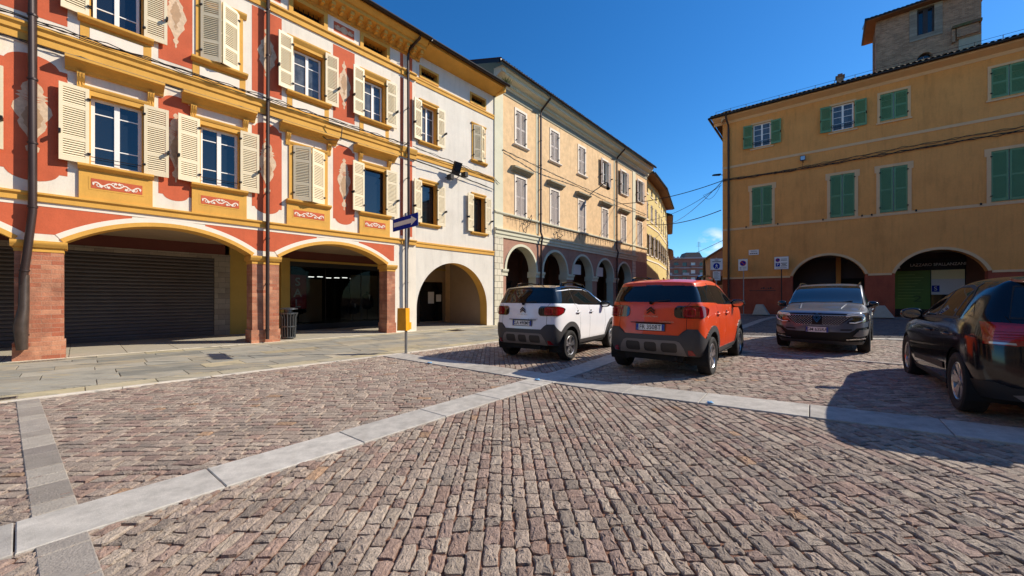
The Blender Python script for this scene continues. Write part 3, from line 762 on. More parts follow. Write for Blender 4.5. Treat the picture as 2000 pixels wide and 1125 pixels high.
# piers
for k, (s0, s1) in enumerate(((-4.42, -3.67), (.19, .92), (4.78, 5.53), (9.43, 9.79))):
    p = MB()
    p.box(FA, s0, s1, -.6, .0, .42, 2.50, M['brickpier'])
    p.box(FA, s0 - .03, s1 + .03, -.63, .03, 0, .42, M['brickpier'])
    p.box(FA, s0 - .01, s1 + .01, -.61, .012, 2.50, 2.60, Y_)
    p.profile(FA, [(-.64, 2.60), (.05, 2.60), (.09, 2.67), (.10, 2.70), (.10, 2.75), (-.64, 2.75)], s0 - .06, s1 + .06, Y_)
    p.build('pier', A)
# windows
def grand_surround(w, s0, s1, z0, z1):
    mb = MB(); f = .13
    mb.box(FA, s0 - f, s0, -.02, .035, z0 - .02, z1 + f, Y_); mb.box(FA, s1, s1 + f, -.02, .035, z0 - .02, z1 + f, Y_)
    mb.box(FA, s0, s1, -.02, .034, z1, z1 + f, Y_)
    mb.profile(FA, [(0, z1 + f), (.05, z1 + f), (.07, z1 + f + .05), (.07, z1 + f + .08), (0, z1 + f + .08)], s0 - f, s1 + f, Y_)
    mb.build('surround', w)
def hood(w, s0, s1):
    mb = MB()
    mb.profile(FA, [(0, 6.90), (.06, 6.90), (.10, 6.97), (.24, 7.07), (.34, 7.09), (.34, 7.15), (0, 7.20)], s0 - .42, s1 + .42, Y_)
    mb.profile(FA, [(.0, 7.15), (.345, 7.152), (.30, 7.175), (0, 7.21)], s0 - .425, s1 + .425, M['concrete'])
    for q in (s0 - .23, s1 + .10):
        mb.profile(FA, [(0, 6.50), (.04, 6.50), (.06, 6.58), (.05, 6.66), (.12, 6.76), (.15, 6.84), (.15, 6.90), (0, 6.90)], q, q + .13, Y_)
        for g in (.035, .085): mb.profile(FA, [(0, 6.52), (.055, 6.54), (.07, 6.62), (.065, 6.68), (.135, 6.78), (.165, 6.86), (0, 6.89)], q + g, q + g + .018, Y_)
    mb.build('hood', w)
def sill(w, fr, s0, s1, z0, z1, d, m): mb = MB(); mouldbox(mb, fr, s0, s1, z0, z1, 0, d, m); mb.build('sill', w)
modes1 = ['open', 'open', 'open', 'ajar', 'open']; modes2 = ['open', 'open', 'ajar', 'open', 'open']
for i, (s0, s1) in enumerate(cols):
    shop = i == 4
    w = casement(A, FA, s0, s1, *F1Z, glass='glass', frame='iron' if shop else 'frame', transoms=() if shop else (.28, .78), mull=0 if shop else .10,
                 fw=.05 if shop else .07)
    grand_surround(w, s0, s1, *F1Z); hood(w, s0, s1)
    sill(w, FA, s0 - .22, s1 + .22, 4.58, 4.70, .17, Y_)
    shutters(w, FA, s0, s1, 4.70, 6.53, modes1[i], M['shutter'], W=.49)
    a = MB()
    a.box(FA, s0 - .20, s1 + .20, 0, .055, 3.86, 4.585, Y_)
    a.box(FA, s0 - .04, s1 + .04, .05, .060, 4.10, 4.42, Y_)
    a.sheet(FA, rect(s0 + .0, s1 - .0, 4.14, 4.38), .064, O_)
    scroll(a, FA, s0 + .05, s1 - .05, 4.17, 4.35, .067, M['offwhite']); a.build('apron', w)
    if not shop and modes1[i] == 'open':
        b = MB(); b.tube([FA.pt(s0, -.05, 4.93), FA.pt(s1, -.05, 4.93)], .010, M['iron'], 6); b.build('guard_rail', w)
    # upper floor
    w = casement(A, FA, s0 + .04, s1 - .04, 8.30, 9.84, d=-.2, glass='curtain' if i > 2 else 'glass', transoms=(.28, .72), mull=.09, fw=.06)
    a = MB(); f = .11
    a.box(FA, s0 - f, s0, -.02, .03, 8.30, 9.88 + f, Y_); a.box(FA, s1, s1 + f, -.02, .03, 8.30, 9.88 + f, Y_); a.box(FA, s0, s1, -.02, .029, 9.88, 9.88 + f, Y_)
    a.profile(FA, [(0, 9.99), (.04, 9.99), (.08, 10.06), (.10, 10.10), (.10, 10.15), (0, 10.16)], s0 - .2, s1 + .2, Y_); a.build('surround', w)
    sill(w, FA, s0 - .22, s1 + .22, 8.18, 8.30, .16, Y_)
    shutters(w, FA, s0, s1, 8.30, 10.10, modes2[i], M['shutter'], W=.46)
    a = MB(); a.box(FA, s0 - .18, s1 + .18, 0, .012, 7.70, 8.19, Y_); a.sheet(FA, rect(s0 - .02, s1 + .02, 7.79, 8.09), .016, M['offwhite']); a.build('apron', w)
for a0, a1 in ATT:
    m2 = MB(); q = .13
    m2.box(FA, a0 - q, a0, -.01, .04, 10.93, 11.55, Y_); m2.box(FA, a1, a1 + q, -.01, .04, 10.93, 11.55, Y_)
    m2.box(FA, a0, a1, -.01, .039, 11.42, 11.55, Y_); m2.box(FA, a0, a1, -.01, .039, 10.93, 11.02, Y_)
    w = m2.build('attic_window', A)
    g = MB(); g.box(FA, a0, a1, -.42, -.40, 11.02, 11.42, M['darkglass'])
    for t in range(6): g.tube([FA.pt(a0 + (a1 - a0) * (t + .5) / 6, -.25, 11.02), FA.pt(a0 + (a1 - a0) * (t + .5) / 6, -.25, 11.42)], .012, M['iron'], 5)
    g.tube([FA.pt(a0, -.25, 11.2), FA.pt(a1, -.25, 11.2)], .01, M['iron'], 5); g.build('grille', w)
# downpipes
dp = downpipe(A, FA, [(.46, .80, 12.2), (.46, .30, 11.75), (.46, .14, 11.5), (.46, .16, 3.4), (.38, .18, 2.4), (.33, .14, 1.9), (.33, .12, .3)], .07)
dp['label'] = 'brown downpipe that bends over the brick pier'
g = MB(); g.tube([FA.pt(.345, .13, 1.95), FA.pt(.335, .15, 1.2), FA.pt(.29, .17, .8), FA.pt(.31, .15, .27)], [.075, .085, .12, .085], M['copper'], 10); g.build('dented_pipe_sleeve', A)
downpipe(A, FA, [(5.18, .80, 12.2), (5.18, .14, 11.5), (5.16, .15, 2.7), (5.16, .13, .12)], .055)
downpipe(A, FA, [(10.43, .84, 12.2), (10.43, .82, 12.0), (10.30, .26, 11.72), (10.30, .16, 11.5), (10.30, .20, 4.0), (10.24, .16, 3.4), (10.24, .14, .3)], .055)
# behind the arcade: the wall with its roller shutter, stone jamb and the shop front
DB = -3.9
b = MB()
b.box(FA, SA0, -3.0, DB - .1, DB, 0, 3.44, M['stonejamb'])
b.box(FA, -3.0, 4.9, DB - .1, DB - .0, 3.06, 3.44, M['maroon']); b.box(FA, -3.0, 5.05, DB - .1, DB + .03, 2.90, 3.06, M['stonejamb'])
b.box(FA, 4.56, 5.04, DB - .1, DB + .04, 0, 2.90, M['stonejamb'])
b.box(FA, 5.04, 6.88, DB - .1, DB, 0, 3.44, M['olive']); b.box(FA, 6.78, 7.12, DB - .1, DB + .12, 0, 3.1, M['olive'])
b.box(FA, 6.88, 15.5, DB - .1, DB, 3.06, 3.44, M['maroon']); b.box(FA, 7.12, 15.5, DB - .1, DB + .05, 2.98, 3.08, M['olive'])
b.box(FA, 6.32, 6.40, DB, DB + .03, 1.1, 2.0, M['black'])
b.box(FA, -7.2, 5.0, -4.3, -4.2, 0, 3.5, M['dark'])
b.build('arcade_wall', A)
rs = MB(); z = .10
while z < 2.88:
    rs.profile(FA, [(DB - .05, z), (DB - .005, z + .004), (DB - .0, z + .05), (DB - .025, z + .105), (DB - .05, z + .118)], -3.0, 4.56, M['rollshutter']); z += .118
rs.box(FA, -3.0, 4.56, DB - .06, DB + .01, .03, .10, M['rollshutter']); rs.build('roller_shutter', A)
# the shop: a glazed room with a lit back
sh = MB()
G_ = M['darkglass']
sh.box(FA, 7.12, 15.4, -7.6, -7.55, 0, 3.0, M['dark']); sh.box(FA, 7.12, 7.16, -7.5, DB - .02, 0, 3.0, M['cinside']); sh.box(FA, 7.12, 15.4, -7.5, DB, 2.96, 3.0, M['dark'])
sh.box(FA, 7.16, 15.4, -7.5, DB - .1, .0, .30, M['dark'])
sh.box(FA, 7.18, 8.9, DB - 1.1, DB - 1.04, .3, 2.3, M['cinside'])
sh.box(FA, 10.5, 12.4, DB - 1.5, DB - 1.44, .3, 2.6, M['cinside'])
sh.build('shop_room', A)
fr_ = MB()
for q in (7.13, 8.62, 10.3, 11.2, 12.3): fr_.box(FA, q, q + .03, DB - .02, DB + .02, .02, 2.98, M['iron'])
fr_.box(FA, 7.13, 12.4, DB - .02, DB + .03, .0, .28, M['black']); fr_.box(FA, 7.13, 12.4, DB - .02, DB + .03, 2.78, 2.98, M['black'])
sf = fr_.build('shop_window', A)
M['clearglass'] = bpy.data.materials.new('clear_shop_glass'); M['clearglass'].use_nodes = True
_n = M['clearglass'].node_tree.nodes; _l = M['clearglass'].node_tree.links
_t = _n.new('ShaderNodeBsdfTransparent'); _t.inputs[0].default_value = (.62, .64, .64, 1)
_g = _n.new('ShaderNodeBsdfGlossy'); _g.inputs['Roughness'].default_value = .01
_f = _n.new('ShaderNodeFresnel'); _f.inputs[0].default_value = 1.16
_m = _n.new('ShaderNodeMixShader'); _l.new(_f.outputs[0], _m.inputs[0]); _l.new(_t.outputs[0], _m.inputs[1]); _l.new(_g.outputs[0], _m.inputs[2])
_l.new(_m.outputs[0], _n['Material Output'].inputs['Surface'])
g = MB(); g.box(FA, 7.14, 12.4, DB - .004, DB + .004, .28, 2.78, M['clearglass']); g.build('pane', sf)
lt = MB()
for q in range(7): lt.box(FA, 8.3 + q * .42, 8.3 + q * .42 + .25, DB - 2.2, DB - 2.14, 2.42 + (q % 3) * .02, 2.45 + (q % 3) * .02, M['lamplit'])
lt.build('ceiling_light', A)
# things standing in the shop window
mb = MB(); mb.box(FA, 7.22, 7.86, DB - .12, DB - .10, .95, 2.42, M['red'])
for ch, zz in (('S', 2.1), ('A', 1.62), ('L', 1.16)):
    add_text(mb, ch, lambda x, y, zz=zz: FA.pt(7.50 + x, DB - .094, zz + y), .50, M['signwhite'], 1.0, .01)
tag(mb.build('sale_poster'), 'red SALE poster with white letters behind the shop glass', 'poster')
def dressform(s, d, h, lab, m):
    mb = MB(); c = FA.pt(s, d, 0)
    mb.lathe(c, [(.02, .3), (.16, .3), (.16, .33), (.02, .34), (.02, .9)], M['iron'], 12)
    prof = [(.10, .85), (.20, .88), (.23, 1.0), (.20, 1.15), (.18, 1.25), (.22, 1.42), (.20, 1.55), (.12, 1.62), (.06, 1.65), (.055, 1.72), (.0, 1.73)]
    mb.lathe(c, [(r_ * 1.0, z * h) for r_, z in prof], m, 14)
    for sg in (-1, 1): mb.tube([FA.pt(s + sg * .20, d, 1.52 * h), FA.pt(s + sg * .27, d + .02, 1.25 * h), FA.pt(s + sg * .26, d + .05, .95 * h)], [.07, .06, .05], m, 8)
    mb.sheet(FA, [(s - .05, 1.58 * h), (s + .05, 1.58 * h), (s, 1.25 * h)], d + .235, M['signwhite'])
    tag(mb.build('dress_form'), lab, 'mannequin', 'mannequins in the shop window')
dressform(7.75, DB - .75, .80, 'low mannequin in dark clothes in front of the red poster', M['cloth'])
dressform(10.95, DB - .6, 1.0, 'mannequin in a dark jacket by the right end of the shop window', M['cloth'])
dressform(10.30, DB - .8, .72, 'short mannequin in a dark coat left of the jacketed mannequin', M['cloth'])

# ------------------------------------------------------------------ the plain white building next to it
FB = Frame(FA.pt(0, -.03, 0)[:2], (FA.d.x, FA.d.y))
B = thing('white_building', 'narrow off-white building with a round arch, ivory shutters and a thin yellow string course', 'building', FB.pt(12, 0, 0))
BW = M['bwall']; mb = MB()
bc = [(11.08, 11.86), (14.10, 14.84)]
ba = [(10.98, 12.00), (13.90, 14.98)]
bo = [(10.78, 0), (10.84, 0), (10.84, .94)] + arc(12.95, 2.11, .94, 2.11, 36)[1:-1] + [(15.06, .94), (15.06, 0), (15.56, 0), (15.56, 12.0), (10.78, 12.0)]
bh = [rect(a, b, 4.66, 6.42) for a, b in bc] + [rect(a, b, 8.20, 9.86) for a, b in bc] + [rect(a + .08, b - .08, 11.06, 11.38) for a, b in ba]
mb.holed(FB, bo, bh, 0, BW)
for h in bh: mb.reveal(FB, h, -.28, 0, Y_)
mb.reveal(FB, [(10.84, 0), (10.84, .94)] + arc(12.95, 2.11, .94, 2.11, 36)[1:-1] + [(15.06, .94), (15.06, 0)], -.5, 0, Y_, closed=False)
mb.box(FB, 10.79, 15.56, -11, -.55, 3.6, 12.0, BW)
mb.box(FB, 15.10, 15.56, -3.0, -.5, 0, 3.6, M['cinside'])
mb.box(FB, 10.78, 15.56, -12, -11, 0, 12, BW)
for z0, z1, d in ((3.62, 3.84, .07), (7.40, 7.66, .06), (10.66, 10.88, .06)):
    mb.profile(FB, [(0, z0), (d * .6, z0), (d * .6, z0 + .13), (d, z0 + .15), (d, z1), (0, z1)], 10.78, 15.54, Y_)
mb.build('wall', B)
for i, (s0, s1) in enumerate(bc):
    for fl, (z0, z1) in enumerate(((4.66, 6.42), (8.20, 9.86))):
        w = casement(B, FB, s0, s1, z0, z1, d=-.22, glass='glass' if fl == 0 else 'curtain', frame='iron' if fl == 0 else 'frame', transoms=() if fl == 0 else (.3, .72), fw=.05, mull=0 if fl == 0 else .07)
        a = MB(); f = .09
        a.box(FB, s0 - f, s0, -.02, .03, z0, z1 + f, Y_); a.box(FB, s1, s1 + f, -.02, .03, z0, z1 + f, Y_); a.box(FB, s0, s1, -.02, .029, z1, z1 + f, Y_)
        a.profile(FB, [(0, z1 + f), (.05, z1 + f), (.07, z1 + f + .04), (.07, z1 + f + .08), (0, z1 + f + .08)], s0 - f - .04, s1 + f + .04, Y_); a.build('surround', w)
        sill(w, FB, s0 - .16, s1 + .16, z0 - .13, z0, .14, Y_)
        shutters(w, FB, s0, s1, z0, z1 + .06, 'ajar' if (i == 1 and fl == 1) else 'open', M['shutter'], W=.42)
    a0, a1 = ba[i]
    a = MB(); z0, z1 = 10.94, 11.48; q = .08
    a.box(FB, a0, a0 + q, -.01, .035, z0, z1, Y_); a.box(FB, a1 - q, a1, -.01, .035, z0, z1, Y_); a.box(FB, a0 + q, a1 - q, -.01, .034, z1 - .1, z1, Y_); a.box(FB, a0 + q, a1 - q, -.01, .034, z0, z0 + .12, Y_)
    w = a.build('attic_window', B)
    g = MB(); g.box(FB, a0 + q, a1 - q, -.26, -.24, 11.06, 11.38, M['darkglass'])
    for t in range(5): g.tube([FB.pt(a0 + .1 + (a1 - a0 - .2) * (t + .5) / 5, -.12, 11.06), FB.pt(a0 + .1 + (a1 - a0 - .2) * (t + .5) / 5, -.12, 11.38)], .010, M['iron'], 5)
    g.build('grille', w)
e = MB(); e.profile(FB, [(0, 11.86), (.10, 11.86), (.60, 12.02), (.74, 12.04), (.74, 12.16), (0, 12.2)], 10.98, 15.62, Y_)
e.box(FB, 15.50, 15.66, -.2, .76, 11.86, 12.18, Y_); e.build('eave_board', B)
r_ = MB(); roof(r_, FB, 10.98, 15.70, .86, 12.22, -5.5, 14.3, M['rooftile']); r_.build('roof', B)
gutter(B, FB, 10.98, 15.75, .92, 12.18)
b = MB()       # passage behind the arch
b.box(FB, 12.4, 15.5, DB + .02, DB + .06, 0, 3.4, M['cinside']); b.box(FB, 13.5, 13.62, DB + .04, DB + .12, 0, 2.5, M['brown'])
b.box(FB, 13.62, 15.2, DB + .05, DB + .09, .1, 2.3, M['darkglass']); b.box(FB, 15.2, 18, DB, DB + .06, 0, 3.4, M['cinside'])
b.box(FB, 14.2, 14.6, DB + .09, DB + .10, 1.1, 1.75, M['signwhite']); b.box(FB, 14.75, 15.1, DB + .09, DB + .10, 1.2, 1.6, M['signwhite'])
b.build('passage_wall', B)
# ------------------------------------------------------------------ the peach building with the round arcade
Cb = thing('peach_building', 'long peach building with grey shutters above five round white-rimmed arches', 'building', FC.pt(10, 0, 0))
PE, SG, SD = M['peach'], M['sage'], M['sagedark']
ccs = [2.20, 5.58, 8.93, 12.35, 15.65, 19.05]
CA = [(2.28, 1.34), (5.67, 1.34), (9.05, 1.34), (12.42, 1.34), (15.80, 1.30)]
CS = 2.95
mb = MB()
CE = 20.7
out = [(0.0, 0.0)]
for c, hw in CA: out += [(c - hw, 0)] + [(c - hw, CS)] + arc(c, hw, CS, hw, 24)[1:-1] + [(c + hw, CS), (c + hw, 0)]
out += [(CE, 0), (CE, 12.6), (0.0, 12.6)]
ho = []
for i, c in enumerate(ccs): ho += [rect(c - .42, c + .42, 5.98, 8.12), rect(c - .42, c + .42, 9.92, 11.82)]
low = [p for p in out if p[1] < 4.6]
mb.holed(FC, [p for p in out[:-3]] + [(CE, 0), (CE, 4.62), (0, 4.62)], [], 0, M['cbrick'])
mb.holed(FC, [(0, 4.62), (CE, 4.62), (CE, 12.6), (0, 12.6)], ho, 0, PE)
for h in ho: mb.reveal(FC, h, -.2, 0, M['offwhite'])
for c, hw in CA: mb.reveal(FC, [(c - hw, 0), (c - hw, CS)] + arc(c, hw, CS, hw, 24)[1:-1] + [(c + hw, CS), (c + hw, 0)], -.55, 0, SG, closed=False)
for c, hw in CA: mb.band(FC, [(c - hw, CS)] + arc(c, hw, CS, hw, 24)[1:-1] + [(c + hw, CS)], [(c - hw - .14, CS)] + offset_arc(c, hw, CS, hw, .14, 24)[1:-1] + [(c + hw + .14, CS)], 0, .05, SG)
mb.box(FC, 0.01, CE, -9, -.6, 4.75, 12.6, PE); mb.box(FC, .01, CE, -4.3, -4.2, 0, 4.75, M['cdoor'])
mb.box(FC, 0.01, CE, -4.2, -.55, 4.70, 4.74, M['cinside']); mb.box(FC, -.02, 0, -9, -.02, 0, 12.6, PE); mb.box(FC, CE - .3, CE - .01, -9, -.56, 0, 4.7, M['cinside'])
for c, hw in CA[:-1]:      # cross arches between the bays of the arcade
    s = c + hw + .34
    mb.box(FC, s - .2, s + .2, -4.2, -3.9, 0, 4.7, M['cdoor'])
for i, (c, hw) in enumerate(CA):
    mb.box(FC, c - .55, c + .55, -4.2, -4.16, .02, 2.5, M['darkglass']); mb.box(FC, c - .65, c + .65, -4.2, -4.12, 2.5, 2.62, M['brown'])
mb.build('wall', Cb)
for i in (2, 3): a = MB(); a.box(FC, CA[i][0] - .75, CA[i][0] + .55, -.5, -.47, 3.05, 3.75, M['signwhite']); a.tube([FC.pt(CA[i][0] - .6, -.485, 3.75), FC.pt(CA[i][0] - .6, -.485, 4.2)], .012, M['iron'], 5); a.tube([FC.pt(CA[i][0] + .4, -.485, 3.75), FC.pt(CA[i][0] + .4, -.485, 4.2)], .012, M['iron'], 5); a.build('hanging_sign', Cb)
t = MB()      # trims: end pilasters, strings, frieze
for s0, s1 in ((0, .66), (17.45, 18.05)):
    t.box(FC, s0, s1, 0, .04, 5.1, 12.3, SG); t.box(FC, s0, s1, 0, .05, 0, 4.62, M['quoin'])
t.box(FC, 0, CE, 0, .03, 12.28, 12.62, SD)
t.profile(FC, [(0, 4.62), (.06, 4.62), (.06, 4.74), (.11, 4.80), (.11, 4.92), (.18, 5.0), (.18, 5.06), (0, 5.10)], 0, 18.2, SG)
t.profile(FC, [(0, 5.84), (.06, 5.84), (.10, 5.90), (.10, 5.96), (0, 5.98)], 0, CE, SG)
t.build('string_course', Cb)
t = MB(); s = .0
t.profile(FC, [(0, 12.60), (.06, 12.60), (.10, 12.68), (.16, 12.70), (.16, 12.84), (.24, 12.90), (.46, 12.98), (.50, 13.02), (.50, 13.14), (.60, 13.2), (.62, 13.28), (0, 13.32)], -.02, CE + .1, SG)
while s < 18: t.box(FC, s, s + .07, .15, .215, 12.71, 12.83, SG); s += .135
t.box(FC, .02, .3, -.0, .58, 13.0, 13.27, SG)
t.build('cornice', Cb)
r_ = MB(); roof(r_, FC, -.35, CE + .25, .78, 13.40, -5, 15.3, M['rooftile'], amp=.06); r_.hexa([FC.pt(-.38, .72, 13.2), FC.pt(-.30, .72, 13.2), FC.pt(-.30, .72, 13.38), FC.pt(-.38, .72, 13.38), FC.pt(-.38, -5, 15.1), FC.pt(-.30, -5, 15.1), FC.pt(-.30, -5, 15.3), FC.pt(-.38, -5, 15.3)], M['gutter'])
r_.build('roof', Cb); gutter(Cb, FC, -.35, CE + .2, .78, 13.34)
cp = MB()
for s0, s1 in [(-.0, CA[0][0] - CA[0][1])] + [(CA[i][0] + CA[i][1], CA[i + 1][0] - CA[i + 1][1]) for i in range(4)] + [(CA[4][0] + CA[4][1], 17.45)]:
    a = MB()
    s0 += .0 if s0 > .1 else .66
    a.profile(FC, [(-.58, CS - .34), (.04, CS - .34), (.04, CS - .2), (.09, CS - .14), (.12, CS - .08), (.12, CS), (-.58, CS)], s0 - .09, s1 + .09, SG); a.build('capital', Cb)
for i, c in enumerate(ccs):
    for fl, (z0, z1) in enumerate(((5.98, 8.12), (9.92, 11.82))):
        open_ = (fl == 1 and i >= 3)
        w = casement(Cb, FC, c - .42, c + .42, z0, z1, d=-.14, transoms=(.5,), fw=.05, mull=.06)
        a = MB(); q = .13
        a.box(FC, c - .42 - q, c - .42, -.01, .03, z0 - .02, z1 + q, M['offwhite']); a.box(FC, c + .42, c + .42 + q, -.01, .03, z0 - .02, z1 + q, M['offwhite']); a.box(FC, c - .42, c + .42, -.01, .029, z1, z1 + q, M['offwhite'])
        a.build('surround', w)
        if fl: a = MB(); mouldbox(a, FC, c - .66, c + .66, z0 - .11, z0, 0, .14, M['offwhite']); a.build('sill', w)
        else:
            a = MB(); a.profile(FC, [(0, 8.36), (.06, 8.36), (.12, 8.44), (.24, 8.50), (.30, 8.52), (.30, 8.60), (0, 8.66)], c - .85, c + .85, SD); a.build('hood', w)
        shutters(w, FC, c - .42, c + .42, z0, z1, 'open' if open_ else 'closed', M['gshutter'], W=.42, bars=2, hinge=.04)
for s in (3.95, 14.18): downpipe(Cb, FC, [(s + .12, .76, 13.3), (s + .10, .74, 13.1), (s, .18, 12.55), (s, .12, 12.3), (s, .12, 5.3), (s, .24, 5.0), (s, .14, 4.5), (s, .12, .3)], .06)
a = MB()
for s in (3.95, 14.18): a.box(FC, s - .32, s - .12, .0, .02, 5.2, 12.28, SG)
a.build('pilaster_strip', Cb)

# ------------------------------------------------------------------ the street beyond
def frm(p, q): return Frame(p, (q[0] - p[0], q[1] - p[1])), math.hypot(q[0] - p[0], q[1] - p[1])
def street_house(name, label, pts, zt, wallm, shm, rows, nper, trims, depth=8, sh_mode='closed', eave=.7):
    """a house whose front runs along a bent line"""
    T = thing(name, label, 'building', (pts[0][0], pts[0][1], 0))
    wl_, rf, gt = MB(), MB(), []
    for k in range(len(pts) - 1):
        f, L = frm(pts[k], pts[k + 1]); ho = []; n = nper[k]
        for j in range(n):
            c = L * (j + .5) / n
            for (z0, z1, hw, md) in rows: ho.append((rect(c - hw, c + hw, z0, z1), c, z0, z1, hw, md))
        wl_.holed(f, rect(0, L, 0, zt), [h[0] for h in ho], 0, wallm)
        for z0, z1 in trims: wl_.box(f, 0, L, 0, .05, z0, z1, M['offwhite'])
        wl_.box(f, .02, L, -depth, -.5, 0, zt, wallm)
        for h, c, z0, z1, hw, md in ho:
            wl_.reveal(f, h, -.15, 0, wallm)
            w = casement(T, f, c - hw, c + hw, z0, z1, d=-.12, transoms=(.5,), fw=.06, mull=.07)
            a = MB(); a.box(f, c - hw - .1, c + hw + .1, 0, .06, z0 - .1, z0, M['offwhite']); a.build('sill', w)
            if md: shutters(w, f, c - hw, c + hw, z0, z1, md, shm, W=hw * 1.0, bars=2, hinge=.04)
        roof(rf, f, -.1, L + .3, eave, zt + .12, -4, zt + 1.8, M['rooftile'], rows=2)
        rf.box(f, -.05, L + .2, 0, eave, zt - .08, zt, M['soffit']); gt.append((f, L))
    wl_.build('wall', T); rf.build('roof', T)
    for f, L in gt: gutter(T, f, -.1, L + .3, eave + .06, zt + .08)
    return T, gt
T, gts = street_house('yellow_building', 'lemon yellow building on the bend of the street with dark awnings', [(12.5, 36.65), (15.7, 41.9), (20.3, 51.2)], 13.0,
    M['dyellow'], M['gshutter'], [(5.6, 7.6, .48, 'open'), (9.0, 10.7, .45, 'closed'), (11.5, 12.3, .4, None)], (3, 4), ((5.0, 5.12), (8.4, 8.52)), eave=.85)
for f, L in gts:
    for q in range(2):
        s = L * (.28 + .45 * q)
        a = MB(); a.hexa([f.pt(s - 1.1, .05, 3.3), f.pt(s + 1.1, .05, 3.3), f.pt(s + 1.1, .05, 3.36), f.pt(s - 1.1, .05, 3.36), f.pt(s - 1.1, 1.3, 2.55), f.pt(s + 1.1, 1.3, 2.55), f.pt(s + 1.1, 1.3, 2.6), f.pt(s - 1.1, 1.3, 2.6)], M['awning'])
        a.build('awning', T)
        a = MB(); a.box(f, s - .8, s + .8, 0, .03, .1, 2.6, M['darkglass']); a.build('shop_window', T)
street_house('sand_building', 'sand coloured house with green shutters further down the street', [(20.4, 51.4), (26.4, 66.2)], 12.2, M['fwall'], M['gshutter'],
    [(4.6, 6.4, .5, 'open'), (8.2, 10.0, .5, 'open')], (4,), ((4.0, 4.1),))
street_house('low_building', 'low tan house at the far end of the left side of the street', [(26.6, 66.4), (33.2, 82.0)], 9.4, M['ewall'], M['greenshutter'],
    [(4.4, 6.2, .5, 'closed'), (7.2, 8.5, .5, 'closed')], (4,), ())
# flats closing the view
apf = Frame((58.0, 150.0), (1, -.12))
AP = thing('apartment_block', 'long grey and brick block of flats closing the end of the street', 'building', apf.pt(14, 0, 0))
a = MB(); ho = []
APW = []
for fl in range(5):
    for b in range(9): APW.append((1.2 + b * 3.1, 2.0 + fl * 2.85, 1.6, 1.35))
a.holed(apf, rect(0, 29, 0, 16.2), [rect(s, s + w, z, z + h) for s, z, w, h in APW], 0, M['aptbrick'])
for s, z, w, h in APW: a.reveal(apf, rect(s, s + w, z, z + h), -.3, 0, M['aptgrey'])
a.box(apf, 0, 29, -12, -.7, 0, 16.2, M['aptbrick'])
for fl in range(5): a.box(apf, 0, 29, 0, .25, 1.1 + fl * 2.85, 1.45 + fl * 2.85, M['aptgrey'])
a.build('wall', AP)
for k, (s, z, w, h) in enumerate(APW):
    g = MB(); g.box(apf, s, s + w, -.35, -.3, z, z + h, M['glass'] if k % 3 else M['frame']); g.build('window', AP)
for b in range(9):
    for fl in range(1, 5):
        if (b + fl) % 2: g = MB(); g.box(apf, .9 + b * 3.1, 3.3 + b * 3.1, .26, 1.2, 1.2 + fl * 2.85, 1.35 + fl * 2.85, M['aptgrey']); g.box(apf, .9 + b * 3.1, 3.3 + b * 3.1, 1.12, 1.2, 1.35 + fl * 2.85, 2.2 + fl * 2.85, M['aptbrick'] if b % 2 else M['aptgrey']); g.build('balcony', AP)
a = MB(); a.box(apf, -.4, 29.4, -12.4, .6, 16.2, 16.6, M['aptgrey'])
a.hexa([apf.pt(9, -3, 16.6), apf.pt(16, -3, 16.6), apf.pt(15, -4, 19.0), apf.pt(10, -4, 19.0), apf.pt(9, -11, 16.6), apf.pt(16, -11, 16.6), apf.pt(15, -10, 19.0), apf.pt(10, -10, 19.0)], M['aptroof'])
for s in (2.5, 5, 6.5, 19, 22.5): a.box(apf, s, s + .6, -4, -3.4, 16.6, 17.4, M['aptgrey'])
a.build('roof', AP)
a = MB(); q = apf.pt(15.4, -6, 19); a.tube([q, (q[0], q[1], 23.5)], .06, M['iron'], 5)
for k in range(4): a.tube([(q[0] - .9 + k * .1, q[1], 21.6 + k * .5), (q[0] + .9 - k * .1, q[1], 21.6 + k * .5)], .04, M['iron'], 4)
a.build('aerial', AP)
M['hbrown'] = mat('brown_stucco', rgb(124, 98, 82), 0.9, var=0.1)
hf = Frame((31.6, 62.0), (.94, -.34))
HB = thing('gabled_house', 'brown gabled house just left of the ochre corner far down the street', 'building', hf.pt(4, 0, 0))
a = MB(); a.prism(hf, [(0, 0), (12, 0), (12, 10.6), (3, 9.9), (0, 8.0)], -10, 0, M['hbrown'])
for z in (3.4, 6.0):
    for s in (.9, 3.2): a.box(hf, s, s + .8, .0, .02, z, z + 1.4, M['darkglass'])
a.build('wall', HB)
a = MB(); a.prism(hf, [(-.5, 7.75), (-.5, 7.95), (3, 10.2), (12.2, 10.9), (12.2, 10.65), (3, 9.95)], -10.3, .6, M['aptroof']); a.build('roof', HB)
# ------------------------------------------------------------------ the ochre building on the right
Rb = thing('ochre_building', 'ochre and dark red corner building with green shutters and two wide arches', 'building', FR.pt(6, 0, .37))
OC, RR, RB_ = M['ochre'], M['rred'], M['rband']
mb = MB(); RE = 26.0; G0 = .2
RA = [(5.33, 1.60, 1.13), (9.67, 1.58, 1.13), (14.2, 1.6, 1.13), (18.6, 1.6, 1.13)]
ZR = 2.70
WU = [(1.72, 2.63, 'open'), (5.54, 6.46, 'open'), (7.52, 8.56, 'closed'), (11.34, 12.42, 'closed'), (15.0, 16.0, 'closed'), (18.6, 19.6, 'closed')]
WF = [(1.66, 2.70), (5.46, 6.50), (7.51, 8.56), (11.34, 12.42), (15.0, 16.0), (18.6, 19.6)]
def outl(z0, z1, above):
    o = [(0, z0)]
    for c, hw, rs in RA:
        if above: o += arc(c, hw, ZR, rs, 24)
        else: o += [(c - hw, z0), (c - hw, z1), None, (c + hw, z1), (c + hw, z0)]
    return o
up = [(0, ZR)]
